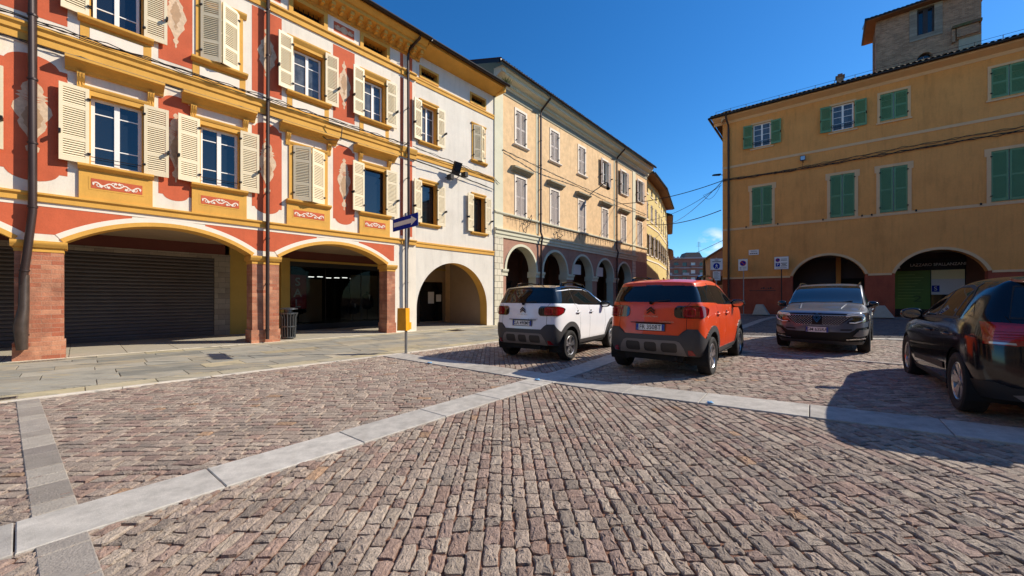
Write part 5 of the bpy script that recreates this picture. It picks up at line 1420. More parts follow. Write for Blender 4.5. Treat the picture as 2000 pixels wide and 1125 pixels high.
def mirror_pair(root, x, y, z, m, sz=(.10, .13, .085), name='door_mirror'):
    for sg in (1, -1):
        mb = MB(); vs, fs = [], []; nu, nv_ = 14, 9
        for i in range(nv_ + 1):
            th = math.pi * i / nv_
            for k in range(nu):
                ph = 2 * math.pi * k / nu
                a, b, c = math.sin(th) * math.cos(ph), math.cos(th), math.sin(th) * math.sin(ph)
                e = lambda t, p: math.copysign(abs(t) ** p, t)
                xx = e(a, .75) * sz[0]; xx = max(xx, -sz[0] * .45)
                vs.append((x + xx, sg * (y + .10 + e(b, .8) * sz[1]), z + e(c, .7) * sz[2] * (1 - .15 * b)))
        for i in range(nv_):
            for k in range(nu): fs.append((i * nu + k, i * nu + (k + 1) % nu, (i + 1) * nu + (k + 1) % nu, (i + 1) * nu + k))
        mb.mesh(vs, fs, m, True)
        mb.tube([(x, sg * (y - .06), z - .07), (x + .01, sg * (y + .03), z - .055)], .028, M['black'], 8)
        o = mb.build(name, root, world=False)
        g = MB(); q = x - sz[0] * .455
        g.face([(q, sg * (y + .10 + sz[1] * .8 * math.cos(t)), z + sz[2] * .75 * math.sin(t)) for t in [2 * math.pi * k / 16 for k in range(16)]], M['chrome']); g.build('mirror_glass', o, world=False)
def body_sides(st, belt, roofl): pass

def suv_cage():
    """compact suv: rear axle at x = 0, front axle at 2.604"""
    zk = ([.20, .24, .36, .60, .84, 1.05, 1.31, 1.555, 1.616], [.31, .345, .45, .72, 1.0, 1.28, 1.47, 1.645, 1.75])
    Z = lambda z: float(np.interp(z, *zk))
    def S(x, y, z):
        x = x if isinstance(x, (list, tuple)) else [x] * 7
        return [Vector((a, b, Z(c))) for a, b, c in zip(x, y, z)]
    st = [
        S([3.30, 3.40, 3.43, 3.42, 3.38, 3.33, 3.24], [0] * 7, [.24, .36, .58, .80, .90, .95, .985]),
        S([3.27, 3.37, 3.40, 3.39, 3.34, 3.29, 3.20], [.42, .43, .44, .44, .43, .42, .40], [.24, .36, .58, .80, .90, .95, .98]),
        S([3.08, 3.17, 3.20, 3.18, 3.12, 3.07, 3.00], [.70, .74, .76, .76, .74, .72, .66], [.24, .36, .58, .80, .90, .95, .98]),
        S(2.86, [.76, .83, .865, .86, .84, .80, .70], [.25, .36, .58, .82, .93, .98, 1.02]),
        S(2.50, [.80, .86, .885, .88, .855, .81, .70], [.25, .36, .60, .84, .96, 1.02, 1.07]),
        S([2.18, 2.18, 2.18, 2.18, 2.18, 2.16, 2.12], [.81, .865, .885, .88, .86, .80, .72], [.25, .36, .60, .85, .99, 1.06, 1.12]),
        S([1.78, 1.78, 1.78, 1.78, 1.78, 1.74, 1.68], [.82, .87, .885, .882, .865, .79, .705], [.25, .36, .60, .86, 1.01, 1.22, 1.40]),
        S([1.40, 1.40, 1.40, 1.40, 1.40, 1.34, 1.24], [.82, .87, .885, .882, .868, .785, .69], [.25, .36, .60, .86, 1.02, 1.31, 1.565]),
        S(.85, [.82, .87, .885, .882, .868, .79, .69], [.25, .36, .60, .86, 1.025, 1.34, 1.60]),
        S(.35, [.82, .87, .888, .886, .868, .79, .688], [.25, .36, .60, .86, 1.03, 1.34, 1.60]),
        S(-.05, [.82, .87, .888, .888, .864, .785, .682], [.26, .38, .62, .87, 1.04, 1.34, 1.592]),
        S([-.36, -.38, -.38, -.36, -.34, -.29, -.24], [.80, .855, .875, .872, .845, .77, .672], [.27, .40, .62, .87, 1.05, 1.33, 1.575]),
        S([-.57, -.62, -.63, -.59, -.56, -.47, -.40], [.74, .795, .81, .805, .775, .705, .655], [.28, .40, .60, .86, 1.05, 1.32, 1.562]),
        S([-.62, -.70, -.715, -.665, -.635, -.53, -.465], [.45, .48, .48, .47, .46, .43, .41], [.30, .40, .58, .85, 1.05, 1.32, 1.572]),
        S([-.63, -.72, -.735, -.685, -.655, -.545, -.48], [0] * 7, [.30, .40, .58, .85, 1.05, 1.32, 1.575]),
    ]
    n = len(st); top = {}
    cz = {3: (1.04, 1.05), 4: (1.095, 1.105), 5: (1.155, 1.17), 6: (1.42, 1.43), 7: (1.565, 1.575), 8: (1.615, 1.622), 9: (1.618, 1.626), 10: (1.612, 1.618), 11: (1.596, 1.602)}
    cx = {3: (.05, .08), 4: (.04, .06), 5: (.06, .09), 6: (.05, .08), 7: (.04, .06), 8: (.0, .0), 9: (0, 0), 10: (0, 0), 11: (-.03, -.04)}
    for i in range(3, n - 3):
        p = st[i][6]; top[i] = [Vector((p.x + cx[i][0], p.y * .55, Z(cz[i][0]))), Vector((p.x + cx[i][1], 0, Z(cz[i][1])))]
    cr = [(n - 3, 6, n - 2, 6, .75), (n - 2, 6, n - 1, 6, .75), (n - 4, 6, n - 3, 6, .3)]
    for i in range(5, n - 1): cr.append((i, 4, i + 1, 4, .35))
    for i in range(6, n - 3): cr.append((i, 6, i + 1, 6, .45))
    for j in range(4, 6): cr.append((n - 3, j, n - 3, j + 1, .35))
    return cage_mesh(st, top, cr)
GL = (1, 2, 3)
def compact_suv(name, label, loc, rz, body_m, roof_m, plate_text, dark_lamps, style, group):
    root = thing(name, label, 'car', loc, rz, group)
    bm = suv_cage(); lay = bm.faces.layers.int.new('pid')
    sidef = lambda c, n: abs(n.y) > .30 and c.y > .3
    rear = lambda c, n: c.x < -.02 and n.x < -.12
    rearw = lambda c, n: c.x < -.02 and (n.x < -.02 or c.x < -.3)
    topf = lambda c, n: n.z > .35
    # roof skin: everything above the window line (black on the white car)
    cut(bm, lay, [(-.6, 1.565), (-.25, 1.605), (.2, 1.645), (.9, 1.645), (1.22, 1.585), (1.62, 1.36), (1.9, 1.9), (-.6, 1.9)], 'y', 20, lambda c, n: True)
    cut(bm, lay, [(-.9, 1.315), (.05, 1.305), (.0, 1.60), (-.9, 1.575)], 'y', 26, lambda c, n: c.x < .1)
    # side glass
    cut(bm, lay, [(-.44, 1.315), (-.10, 1.305), (.30, 1.298), (.42, 1.275), (2.02, 1.24), (2.05, 1.28), (1.62, 1.44), (1.24, 1.580), (.9, 1.632), (.3, 1.632), (-.14, 1.598), (-.30, 1.53)], 'y', 1, sidef)
    cut(bm, lay, stroke([(.235, 1.28), (.16, 1.66)], .022), 'y', 21, sidef)
    cut(bm, lay, stroke([(1.02, 1.26), (.94, 1.66)], .045), 'y', 24, sidef)
    # rear window
    cut(bm, lay, [(-.9, 1.315), (.80, 1.315), (.74, 1.45), (.66, 1.60), (-.66, 1.60)], 'x', 2, lambda c, n: c.x < -.22 and n.x < -.2)
    cut(bm, lay, [(-.52, 1.585), (.52, 1.585), (.52, 1.603), (-.52, 1.603)], 'x', 22, lambda c, n: c.x < -.22 and n.x < -.2)
    cut(bm, lay, rrect(-.15, .15, 1.606, 1.622, .007), 'x', 23, lambda c, n: c.x < -.22 and n.x < -.1)
    # windscreen
    cut(bm, lay, [(2.12, -.70), (2.22, 0), (2.12, .70), (1.24, .56), (1.32, 0), (1.24, -.56)], 'z', 3, lambda c, n: n.z > .25 and c.x > 1.1 and c.z > 1.29)
    # bumpers, cladding
    cut(bm, lay, [(-.5, .735), (.48, .735), (.54, .80), (.61, .85), (.76, .85), (.84, .70), (.95, .60), (.95, .1), (-.5, .1)], 'x', 4, rearw)
    cut(bm, lay, [(-.56, .1), (-.56, .74), (-.44, .66), (-.40, .1)], 'y', 4, lambda c, n: c.x < -.3)
    cut(bm, lay, [(-.2, .385), (.60, .385), (.56, .52), (.50, .62), (.44, .645), (-.2, .645)], 'x', 5, rear)
    for y0, y1 in ((-.11, .11), (.185, .455)): cut(bm, lay, rrect(y0, y1, .44, .605, .045), 'x', 6, rear)
    cut(bm, lay, [(.62, .41), (.725, .41), (.68, .495), (.62, .495)], 'x', 7, rear)
    cut(bm, lay, [(-.3, .1), (2.9, .1), (2.9, .445), (-.3, .445)], 'y', 8, lambda c, n: c.y > .5)
    cut(bm, lay, [(3.5, .1), (2.9, .1), (2.9, .58), (3.0, .66), (3.5, .66)], 'y', 8, lambda c, n: True)
    wr = .345
    for xc in (0, 2.604):
        cut(bm, lay, [(xc + .53 * math.cos(t), .365 + .53 * math.sin(t)) for t in [2 * math.pi * k / 44 for k in range(44)]], 'y', 8, lambda c, n: c.y > .55 and c.z > .2)
    # tail lamps
    cut(bm, lay, rrect(.40, .858, 1.035, 1.245, .075, 6), 'x', 9, rearw)
    cut(bm, lay, rrect(.535, .850, 1.046, 1.236, .065, 6), 'x', 10, rearw)
    # door shuts, tailgate shut, tailgate crease
    for ln in ([(.47, .46), (.50, .80), (.46, 1.06), (.26, 1.29)], [(1.04, .44), (1.05, .95), (1.03, 1.26)], [(2.02, .46), (2.08, .90), (2.0, 1.24)]):
        cut(bm, lay, stroke(ln, .009), 'y', 11, sidef)
    cut(bm, lay, stroke([(.50, .745), (.60, .84), (.60, 1.035)], .008), 'x', 11, rear); cut(bm, lay, stroke([(.60, 1.245), (.66, 1.32)], .008), 'x', 11, rearw)
    # wheel openings
    for xc in (0, 2.604):
        cut(bm, lay, [(xc + .42 * math.cos(t), .365 + .42 * math.sin(t)) for t in [2 * math.pi * k / 44 for k in range(44)]], 'y', 99, lambda c, n: c.y > .5)
    g = M['carglass']
    parts = {0: ('body', body_m, 'c', 0), 20: ('roof', roof_m, 'c', 0), 1: ('side_window', g, 's', .001), 2: ('rear_window', g, 'c', .001), 3: ('windscreen', g, 'c', .001),
             21: ('window_trim', M['chrome'], 's', .003), 24: ('window_pillar', M['gloss_black'], 's', .003), 22: ('spoiler_lip', M['gloss_black'], 'c', .012), 23: ('brake_light', M['lampgrey'], 'c', .014), 26: ('rear_pillar', M['gloss_black'], 'c', 0),
             4: ('rear_bumper', M['cladding'], 'c', .014), 5: ('skid_plate', M['skid'], 'c', .020), 6: ('bumper_inset', M['inset'], 'c', .014), 7: ('fog_light', M['taillight'], 's', .022),
             8: ('wheel_arch_cladding', M['cladding'], 'c', .012), 9: ('lamp_surround', M['lampblack'], 's', .016), 10: ('tail_light', M['taillight'], 's', .024), 11: ('panel_gap', M['gap'], 's', -.002), 99: None}
    make_parts(bm, lay, parts, root); bm.free()
    # inner red frame of the lamps
    for sg in (1, -1):
        mb = MB()
        for k, (y0, y1, z0, z1) in enumerate(((.60, .74, 1.08, 1.20),)):
            pts = rrect(y0, y1, z0, z1, .03, 5)
            mb.tube([(-.672 + .45 * max(0, y - .60) ** 1.4, sg * y, z) for y, z in pts + pts[:1]], .007, M['lampred2'], 6)
        mb.build('lamp_ring', root, world=False)
    for xc in (0, 2.604):
        arch_liner(root, xc, wr + .035, .88, .52)
        for sg in (1, -1): wheel(root, xc, sg * .775, wr, .215, style)
    mb = MB(); mb.box(LF, -.58, 3.2, -.52, .52, .27, .5, M['under']); mb.box(LF, .5, 2.1, -.80, .80, .30, .5, M['under']); mb.tube([(-.66, -.42, .33), (-.3, -.42, .33)], .03, M['under'], 8); mb.build('underbody', root, world=False)
    number_plate(root, lambda u, v, d: (-.712 - d + .05 * v, -u, .865 + v), .50, .108, plate_text, .112)
    # chevrons and lettering on the tailgate
    mb = MB()
    for dz in (0, .050):
        for sg in (1, -1):
            mb.hexa([(-.680, 0, 1.150 + dz), (-.680, sg * .070, 1.096 + dz), (-.680, sg * .070, 1.120 + dz), (-.680, 0, 1.180 + dz),
                     (-.700, 0, 1.150 + dz), (-.697, sg * .070, 1.096 + dz), (-.697, sg * .070, 1.120 + dz), (-.700, 0, 1.180 + dz)], M['gloss_black'])
    mb.build('chevron_badge', root, world=False)
    mb = MB(); add_text(mb, 'CITROËN', lambda x, y: (-.7035, -x, 1.055 + y), .042, M['chrome'], 1.5)
    add_text(mb, 'C3 AIRCROSS', lambda x, y: (-.7085, -x - .28, .965 + y), .034, M['chrome'], 1.25); mb.build('tailgate_lettering', root, world=False)
    mb = MB(); mb.box(LF, -.716, -.69, -.36, .36, .938, .950, M['gap']); mb.build('tailgate_crease', root, world=False)
    # roof rails, aerial, handles, mirrors, wiper
    for sg in (1, -1):
        mb = MB(); pth = [(-.02, .60, 1.70), (.03, .625, 1.785), (.22, .64, 1.815), (.7, .65, 1.825), (1.10, .645, 1.785), (1.26, .64, 1.70)]
        prev = None
        for (x, y, z) in pth:
            lo = z - (.075 if x < .1 else .032)
            cur = [(x, sg * (y - .024), lo), (x, sg * (y + .020), lo), (x, sg * (y + .014), z), (x, sg * (y - .020), z)]
            if prev: mb.hexa(prev + cur, M['gloss_black'])
            prev = cur
        mb.hexa([(-.06, sg * .58, 1.62), (-.06, sg * .64, 1.62), (-.01, sg * .64, 1.73), (-.01, sg * .59, 1.73), (.14, sg * .59, 1.62), (.14, sg * .65, 1.62), (.10, sg * .65, 1.78), (.10, sg * .60, 1.78)], M['gloss_black'])
        mb.build('roof_rail', root, world=False)
        for x in (.36, 1.12):
            mb = MB(); mb.tube([(x - .10, sg * .880, 1.085), (x - .07, sg * .912, 1.095), (x + .07, sg * .910, 1.100), (x + .10, sg * .878, 1.095)], .017, body_m, 8)
            mb.lathe((x, sg * .874, 1.09), [(.0, .010 * sg), (.05, .012 * sg), (.055, 0)], M['gap'], 14, 'y'); mb.build('door_handle', root, world=False)
    mirror_pair(root, 1.86, .86, 1.27, M['gloss_black'])
    mb = MB(); mb.hexa([(.02, -.02, 1.69), (.02, .02, 1.69), (.14, .015, 1.69), (.14, -.015, 1.69), (-.02, -.006, 1.775), (-.02, .006, 1.775), (.02, .005, 1.778), (.02, -.005, 1.778)], M['gloss_black']); mb.build('roof_aerial', root, world=False)
    mb = MB(); mb.tube([(-.665, 0, 1.305), (-.650, -.15, 1.34), (-.630, -.32, 1.355)], .010, M['black'], 6); mb.lathe((-.665, 0, 1.30), [(.03, -.02), (.03, .02), (0, .03)], M['black'], 10, 'x'); mb.build('rear_wiper', root, world=False)
    return root
def place(x, y, hx, hy, half_track=0.0):
    a = math.atan2(hy, hx); return (x, y, gz(x)), a
compact_suv('parked_car', 'white compact suv with black roof, parked left of the orange-red one', (.64, 9.44, gz(.7) + .0), math.atan2(.818, .575), M['paint_white'], M['gloss_black'], 'GA 490MY', False, 'five_twin', None)
compact_suv('parked_car', 'dusty orange-red compact suv with roof rails, parked right of the white one', (2.93, 7.53, gz(2.9) + .0), math.atan2(.772, .636), M['paint_red'], M['paint_red'], 'FR 350BT', True, 'five_twin', None)

def crossover(name, label, loc, rz):
    """grey suv seen from the front: rear axle at 0, front axle at 2.667, nose at 3.60"""
    root = thing(name, label, 'car', loc, rz)
    Zc = lambda z: float(np.interp(z, [0, .3, .55, .75, .975, 1.155, 1.3, 1.70], [0, .28, .51, .685, .90, 1.085, 1.245, 1.70]))
    def mcut(bm, lay, poly, ax, pid, fl): cut(bm, lay, poly if ax == 'z' else [(p, Zc(q)) for p, q in poly], ax, pid, fl)
    def S(x, y, z):
        x = x if isinstance(x, (list, tuple)) else [x] * 7
        return [Vector((a, b, Zc(c))) for a, b, c in zip(x, y, z)]
    st = [
        S([3.46, 3.57, 3.605, 3.605, 3.59, 3.565, 3.47], [0] * 7, [.22, .34, .55, .78, .90, .96, 1.0]),
        S([3.44, 3.55, 3.58, 3.58, 3.565, 3.535, 3.44], [.46, .47, .48, .48, .48, .47, .45], [.22, .34, .55, .78, .90, .96, .995]),
        S([3.28, 3.38, 3.40, 3.40, 3.38, 3.34, 3.24], [.78, .84, .86, .86, .85, .82, .74], [.22, .34, .55, .78, .91, .97, 1.0]),
        S(2.95, [.80, .875, .905, .905, .885, .84, .74], [.23, .34, .56, .80, .93, .99, 1.02]),
        S(2.60, [.82, .89, .915, .915, .89, .85, .74], [.24, .35, .58, .82, .96, 1.02, 1.06]),
        S([2.2, 2.2, 2.2, 2.2, 2.2, 2.2, 2.16], [.83, .89, .91, .91, .89, .83, .755], [.24, .35, .58, .83, .98, 1.05, 1.10]),
        S([1.75, 1.75, 1.75, 1.75, 1.75, 1.72, 1.66], [.83, .89, .91, .905, .89, .81, .745], [.24, .35, .58, .84, 1.0, 1.20, 1.375]),
        S([1.35, 1.35, 1.35, 1.35, 1.35, 1.30, 1.20], [.83, .89, .91, .905, .89, .79, .715], [.24, .35, .58, .84, 1.01, 1.28, 1.545]),
        S(.8, [.83, .89, .91, .905, .89, .79, .70], [.24, .35, .58, .85, 1.02, 1.32, 1.575]),
        S(.3, [.83, .89, .912, .91, .89, .785, .69], [.25, .36, .59, .86, 1.03, 1.32, 1.575]),
        S(-.1, [.83, .89, .912, .91, .88, .75, .62], [.26, .37, .60, .87, 1.04, 1.31, 1.555]),
        S(-.5, [.80, .86, .885, .88, .84, .71, .59], [.28, .40, .62, .88, 1.06, 1.30, 1.525]),
        S([-.78, -.80, -.80, -.76, -.72, -.66, -.56], [.70, .77, .79, .78, .73, .65, .55], [.30, .42, .62, .88, 1.06, 1.29, 1.50]),
        S([-.86, -.90, -.90, -.85, -.80, -.72, -.62], [.44, .46, .47, .46, .44, .40, .36], [.30, .42, .62, .88, 1.06, 1.29, 1.50]),
        S([-.88, -.92, -.92, -.87, -.82, -.74, -.64], [0] * 7, [.30, .42, .62, .88, 1.06, 1.29, 1.50])]
    n = len(st); top = {}
    cz = {3: (1.055, 1.045), 4: (1.10, 1.09), 5: (1.145, 1.155), 6: (1.40, 1.41), 7: (1.56, 1.57), 8: (1.605, 1.612), 9: (1.605, 1.612), 10: (1.59, 1.60), 11: (1.56, 1.57)}
    cx = {3: (.08, .13), 4: (.06, .08), 5: (.07, .11), 6: (.06, .10), 7: (.05, .08), 8: (0, 0), 9: (0, 0), 10: (0, 0), 11: (-.02, -.03)}
    for i in range(3, n - 3):
        p = st[i][6]; top[i] = [Vector((p.x + cx[i][0], p.y * .55, Zc(cz[i][0]))), Vector((p.x + cx[i][1], 0, Zc(cz[i][1])))]
    cr = [(i, 4, i + 1, 4, .3) for i in range(4, n - 1)] + [(n - 3, 6, n - 2, 6, .6), (n - 2, 6, n - 1, 6, .6), (0, 6, 1, 6, .5), (1, 6, 2, 6, .5)] + [(i, 6, i + 1, 6, .45) for i in range(5, n - 3)] + [(i, 6, i + 1, 6, .35) for i in range(2, 5)]
    bm = cage_mesh(st, top, cr); lay = bm.faces.layers.int.new('pid')
    front = lambda c, q: c.x > 2.7 and q.x > .05
    sidef = lambda c, q: abs(q.y) > .30 and c.y > .3
    mcut(bm, lay, [(-.55, 1.075), (2.02, 1.055), (1.62, 1.28), (1.22, 1.455), (.8, 1.50), (.2, 1.495), (-.3, 1.42)], 'y', 1, sidef)
    mcut(bm, lay, stroke([(.98, 1.05), (.92, 1.51)], .07), 'y', 21, sidef); mcut(bm, lay, stroke([(.02, 1.06), (-.10, 1.51)], .06), 'y', 21, sidef)
    mcut(bm, lay, [(-.9, 1.10), (.9, 1.10), (.60, 1.44), (-.60, 1.44)], 'x', 2, lambda c, q: c.x < -.4 and q.x < -.2)
    mcut(bm, lay, [(2.20, -.80), (2.33, 0), (2.20, .80), (1.18, .665), (1.28, 0), (1.18, -.665)], 'z', 3, lambda c, q: q.z > .25 and c.x > 1.1 and c.z > 1.02)
    mcut(bm, lay, [(2.18, -.9), (2.30, 0), (2.18, .9), (2.14, .9), (2.26, 0), (2.14, -.9)], 'z', 12, lambda c, q: q.z > .25 and 1.0 < c.z < 1.15 and c.x > 2)
    # grille, lamps, bumper openings
    mcut(bm, lay, [(-.1, .905), (.50, .905), (.62, .87), (.52, .765), (.42, .69), (-.1, .675)], 'x', 4, front)
    mcut(bm, lay, [(-.1, .935), (.56, .94), (.80, .915), (.62, .895), (.50, .905), (-.1, .905)], 'x', 13, front)
    mcut(bm, lay, [(.50, .905), (.62, .945), (.80, .960), (.95, .955), (.95, .80), (.80, .745), (.66, .70), (.52, .725), (.66, .765), (.76, .80), (.80, .865), (.60, .86)], 'x', 5, front)
    mcut(bm, lay, [(.53, .725), (.66, .765), (.76, .80), (.79, .862), (.62, .858), (.66, .82), (.56, .78)], 'x', 14, front)
    mcut(bm, lay, [(-.1, .505), (.58, .505), (.66, .56), (.70, .61), (.88, .64), (.95, .64), (.95, .34), (.72, .27), (-.1, .27)], 'x', 6, front)
    mcut(bm, lay, [(.74, .56), (.90, .58), (.86, .44), (.72, .40), (.64, .42)], 'x', 15, front)
    mcut(bm, lay, [(.42, .575), (.62, .585), (.62, .555), (.42, .545)], 'x', 6, front)
    mcut(bm, lay, [(.52, .345), (.84, .375), (.84, .355), (.52, .325)], 'x', 16, front)
    mcut(bm, lay, [(-.1, .29), (.95, .29), (.95, .05), (-.1, .05)], 'x', 17, front)
    mcut(bm, lay, [(-.8, .1), (2.9, .1), (2.9, .37), (-.8, .37)], 'y', 17, lambda c, q: c.y > .5)
    wr = .36
    for xc in (0, 2.667): cut(bm, lay, [(xc + .46 * math.cos(t), wr + .46 * math.sin(t)) for t in [2 * math.pi * k / 40 for k in range(40)]], 'y', 17, lambda c, q: c.y > .55 and c.z > .2)
    for ln in ([(1.0, .37), (1.02, .80), (1.0, 1.05)], [(2.0, .37), (2.05, .75), (2.0, 1.05)]): mcut(bm, lay, stroke(ln, .009), 'y', 11, sidef)
    mcut(bm, lay, stroke([(3.20, .60), (3.06, .72), (2.3, .735)], .008), 'z', 11, lambda c, q: q.z > .5 and c.z > .8)
    for xc in (0, 2.667): cut(bm, lay, [(xc + .405 * math.cos(t), wr + .405 * math.sin(t)) for t in [2 * math.pi * k / 40 for k in range(40)]], 'y', 99, lambda c, q: c.y > .5)
    g = M['carglass']; bd = M['paint_grey']
    make_parts(bm, lay, {0: ('body', bd, 'c', 0), 1: ('side_window', g, 's', .001), 2: ('rear_window', g, 'c', .001), 3: ('windscreen', g, 'c', .001), 12: ('windscreen_cowl', M['black'], 'c', -.004), 21: ('window_pillar', M['gloss_black'], 's', .003),
        4: ('grille', M['inset2'], 'c', -.012), 13: ('grille_top_bar', M['inset2'], 'c', .004), 5: ('headlight', M['lampgrey'], 's', .010), 14: ('headlight_core', M['lampblack'], 's', .006), 6: ('air_intake', M['inset2'], 'c', -.015), 15: ('bumper_blade', M['skid'], 's', .012), 16: ('bumper_trim', M['chrome'], 's', .012),
        17: ('wheel_arch_cladding', M['cladding'], 'c', .012), 11: ('panel_gap', M['gap'], 's', -.002), 99: None}, root); bm.free()
    def fx(y, z):      # nose surface
        return float(np.interp(abs(y), [0, .44, .62, .78, .86], [3.603, 3.582, 3.53, 3.44, 3.34])) - max(0, z - .80) * .5
    for sg in (1, -1):
      mb = MB()      # studs of the grille
      for r_ in range(8):
        for k in range(24):
            y = -.60 + k * .0522 + (r_ % 2) * .026; z = .630 + r_ * .0245
            if y * sg < .085 or abs(y) > np.interp(z, [.62, .70, .80], [.38, .48, .58]): continue
            x = fx(y, z); mb.hexa([(x - .01, y - .010, z), (x - .01, y, z - .011), (x - .01, y + .010, z), (x - .01, y, z + .011), (x + .008, y - .007, z), (x + .008, y, z - .008), (x + .008, y + .007, z), (x + .008, y, z + .008)], M['drl'])
      mb.build('grille_studs', root, world=False)
    mb = MB(); mb.tube([(fx(y, .828) + .008, y, .828) for y in np.linspace(-.56, .56, 25)], .007, M['chrome'], 6); mb.build('grille_bar', root, world=False)
    mb = MB()
    for (w, h, t, m, d) in ((.075, .105, .014, M['badge'], .028), (.040, .056, .011, M['badge'], .030)):
        o_ = [(0, h), (w, 0), (0, -h), (-w, 0)]; i_ = [(0, h - t * 1.7), (w - t, 0), (0, -h + t * 1.7), (-w + t, 0)]
        for k in range(4):
            a, b, c_, e = o_[k], o_[(k + 1) % 4], i_[(k + 1) % 4], i_[k]
            pts = [(fx(0, .74) + d - p[1] * .2, p[0], .775 + p[1]) for p in (a, b, c_, e)]
            mb.hexa([(x - .03, y, z) for x, y, z in pts] + pts, m)
    MBB = M['inset2']
    mb.hexa([(3.50, -.085, .875), (3.50, .085, .875), (3.55, .06, .67), (3.55, -.06, .67), (3.560, -.085, .875), (3.560, .085, .875), (3.605, .06, .67), (3.605, -.06, .67)], MBB)
    mb.build('diamond_badge', root, world=False)
    for sg in (1, -1):      # bright signature of the headlights
        mb = MB(); pts = [(.53, .815), (.66, .835), (.79, .835), (.835, .785), (.80, .72), (.68, .672), (.58, .68)]
        mb.tube([(fx(y, z) + .022, sg * y, z) for y, z in pts], .012, M['drl'], 6); mb.tube([(fx(y, z) + .020, sg * y, z) for y, z in ((.54, .85), (.68, .868), (.80, .862))], .009, M['drl'], 6)
        mb.build('light_signature', root, world=False)
        mb = MB(); mb.tube([(1.16, sg * .66, 1.535), (1.0, sg * .665, 1.585), (.6, sg * .665, 1.610), (.0, sg * .65, 1.600), (-.25, sg * .63, 1.56)], .020, M['chrome'], 8); mb.build('roof_rail', root, world=False)
        mb = MB()      # crease of the bonnet
        mb.tube([(2.22, sg * .46, 1.070), (2.6, sg * .44, 1.030), (3.0, sg * .40, .972), (3.2, sg * .38, .925)], [.012, .022, .02, .008], bd, 10); mb.build('bonnet_ridge', root, world=False)
        for x in (.15, 1.12):
            mb = MB(); mb.tube([(x - .11, sg * .908, .90), (x - .06, sg * .935, .905), (x + .06, sg * .935, .91), (x + .11, sg * .906, .91)], .015, bd, 8); mb.build('door_handle', root, world=False)
    for xc in (0, 2.667):
        arch_liner(root, xc, wr, .90, .52)
        for sg in (1, -1): wheel(root, xc, sg * .80, wr, .235, 'dark')
    mb = MB(); mb.box(LF, -.7, 3.3, -.52, .52, .20, .42, M['under']); mb.box(LF, .5, 2.2, -.80, .80, .22, .42, M['under']); mb.build('underbody', root, world=False)
    root.scale = (1, .93, 1)
    number_plate(root, lambda u, v, d: (3.605 + d, u, .515 + v), .42, .112, 'GM 635RA', .098)
    mirror_pair(root, 1.98, .86, 1.06, M['gloss_black'], (.085, .105, .075))
    mb = MB()
    for s in (.05, -.55): mb.tube([(2.27 - abs(s) * .1, s, 1.095), (2.20, s + .25, 1.115), (2.17 - .05, s + .52, 1.135)], .009, M['black'], 5)
    mb.build('wipers', root, world=False)
    return root
crossover('parked_car', 'grey metallic suv facing the camera with a studded dark grille', (7.62 + .69 * 2.3, 9.52 + .724 * 2.3, gz(8.5) - .02), math.atan2(-.724, -.69))

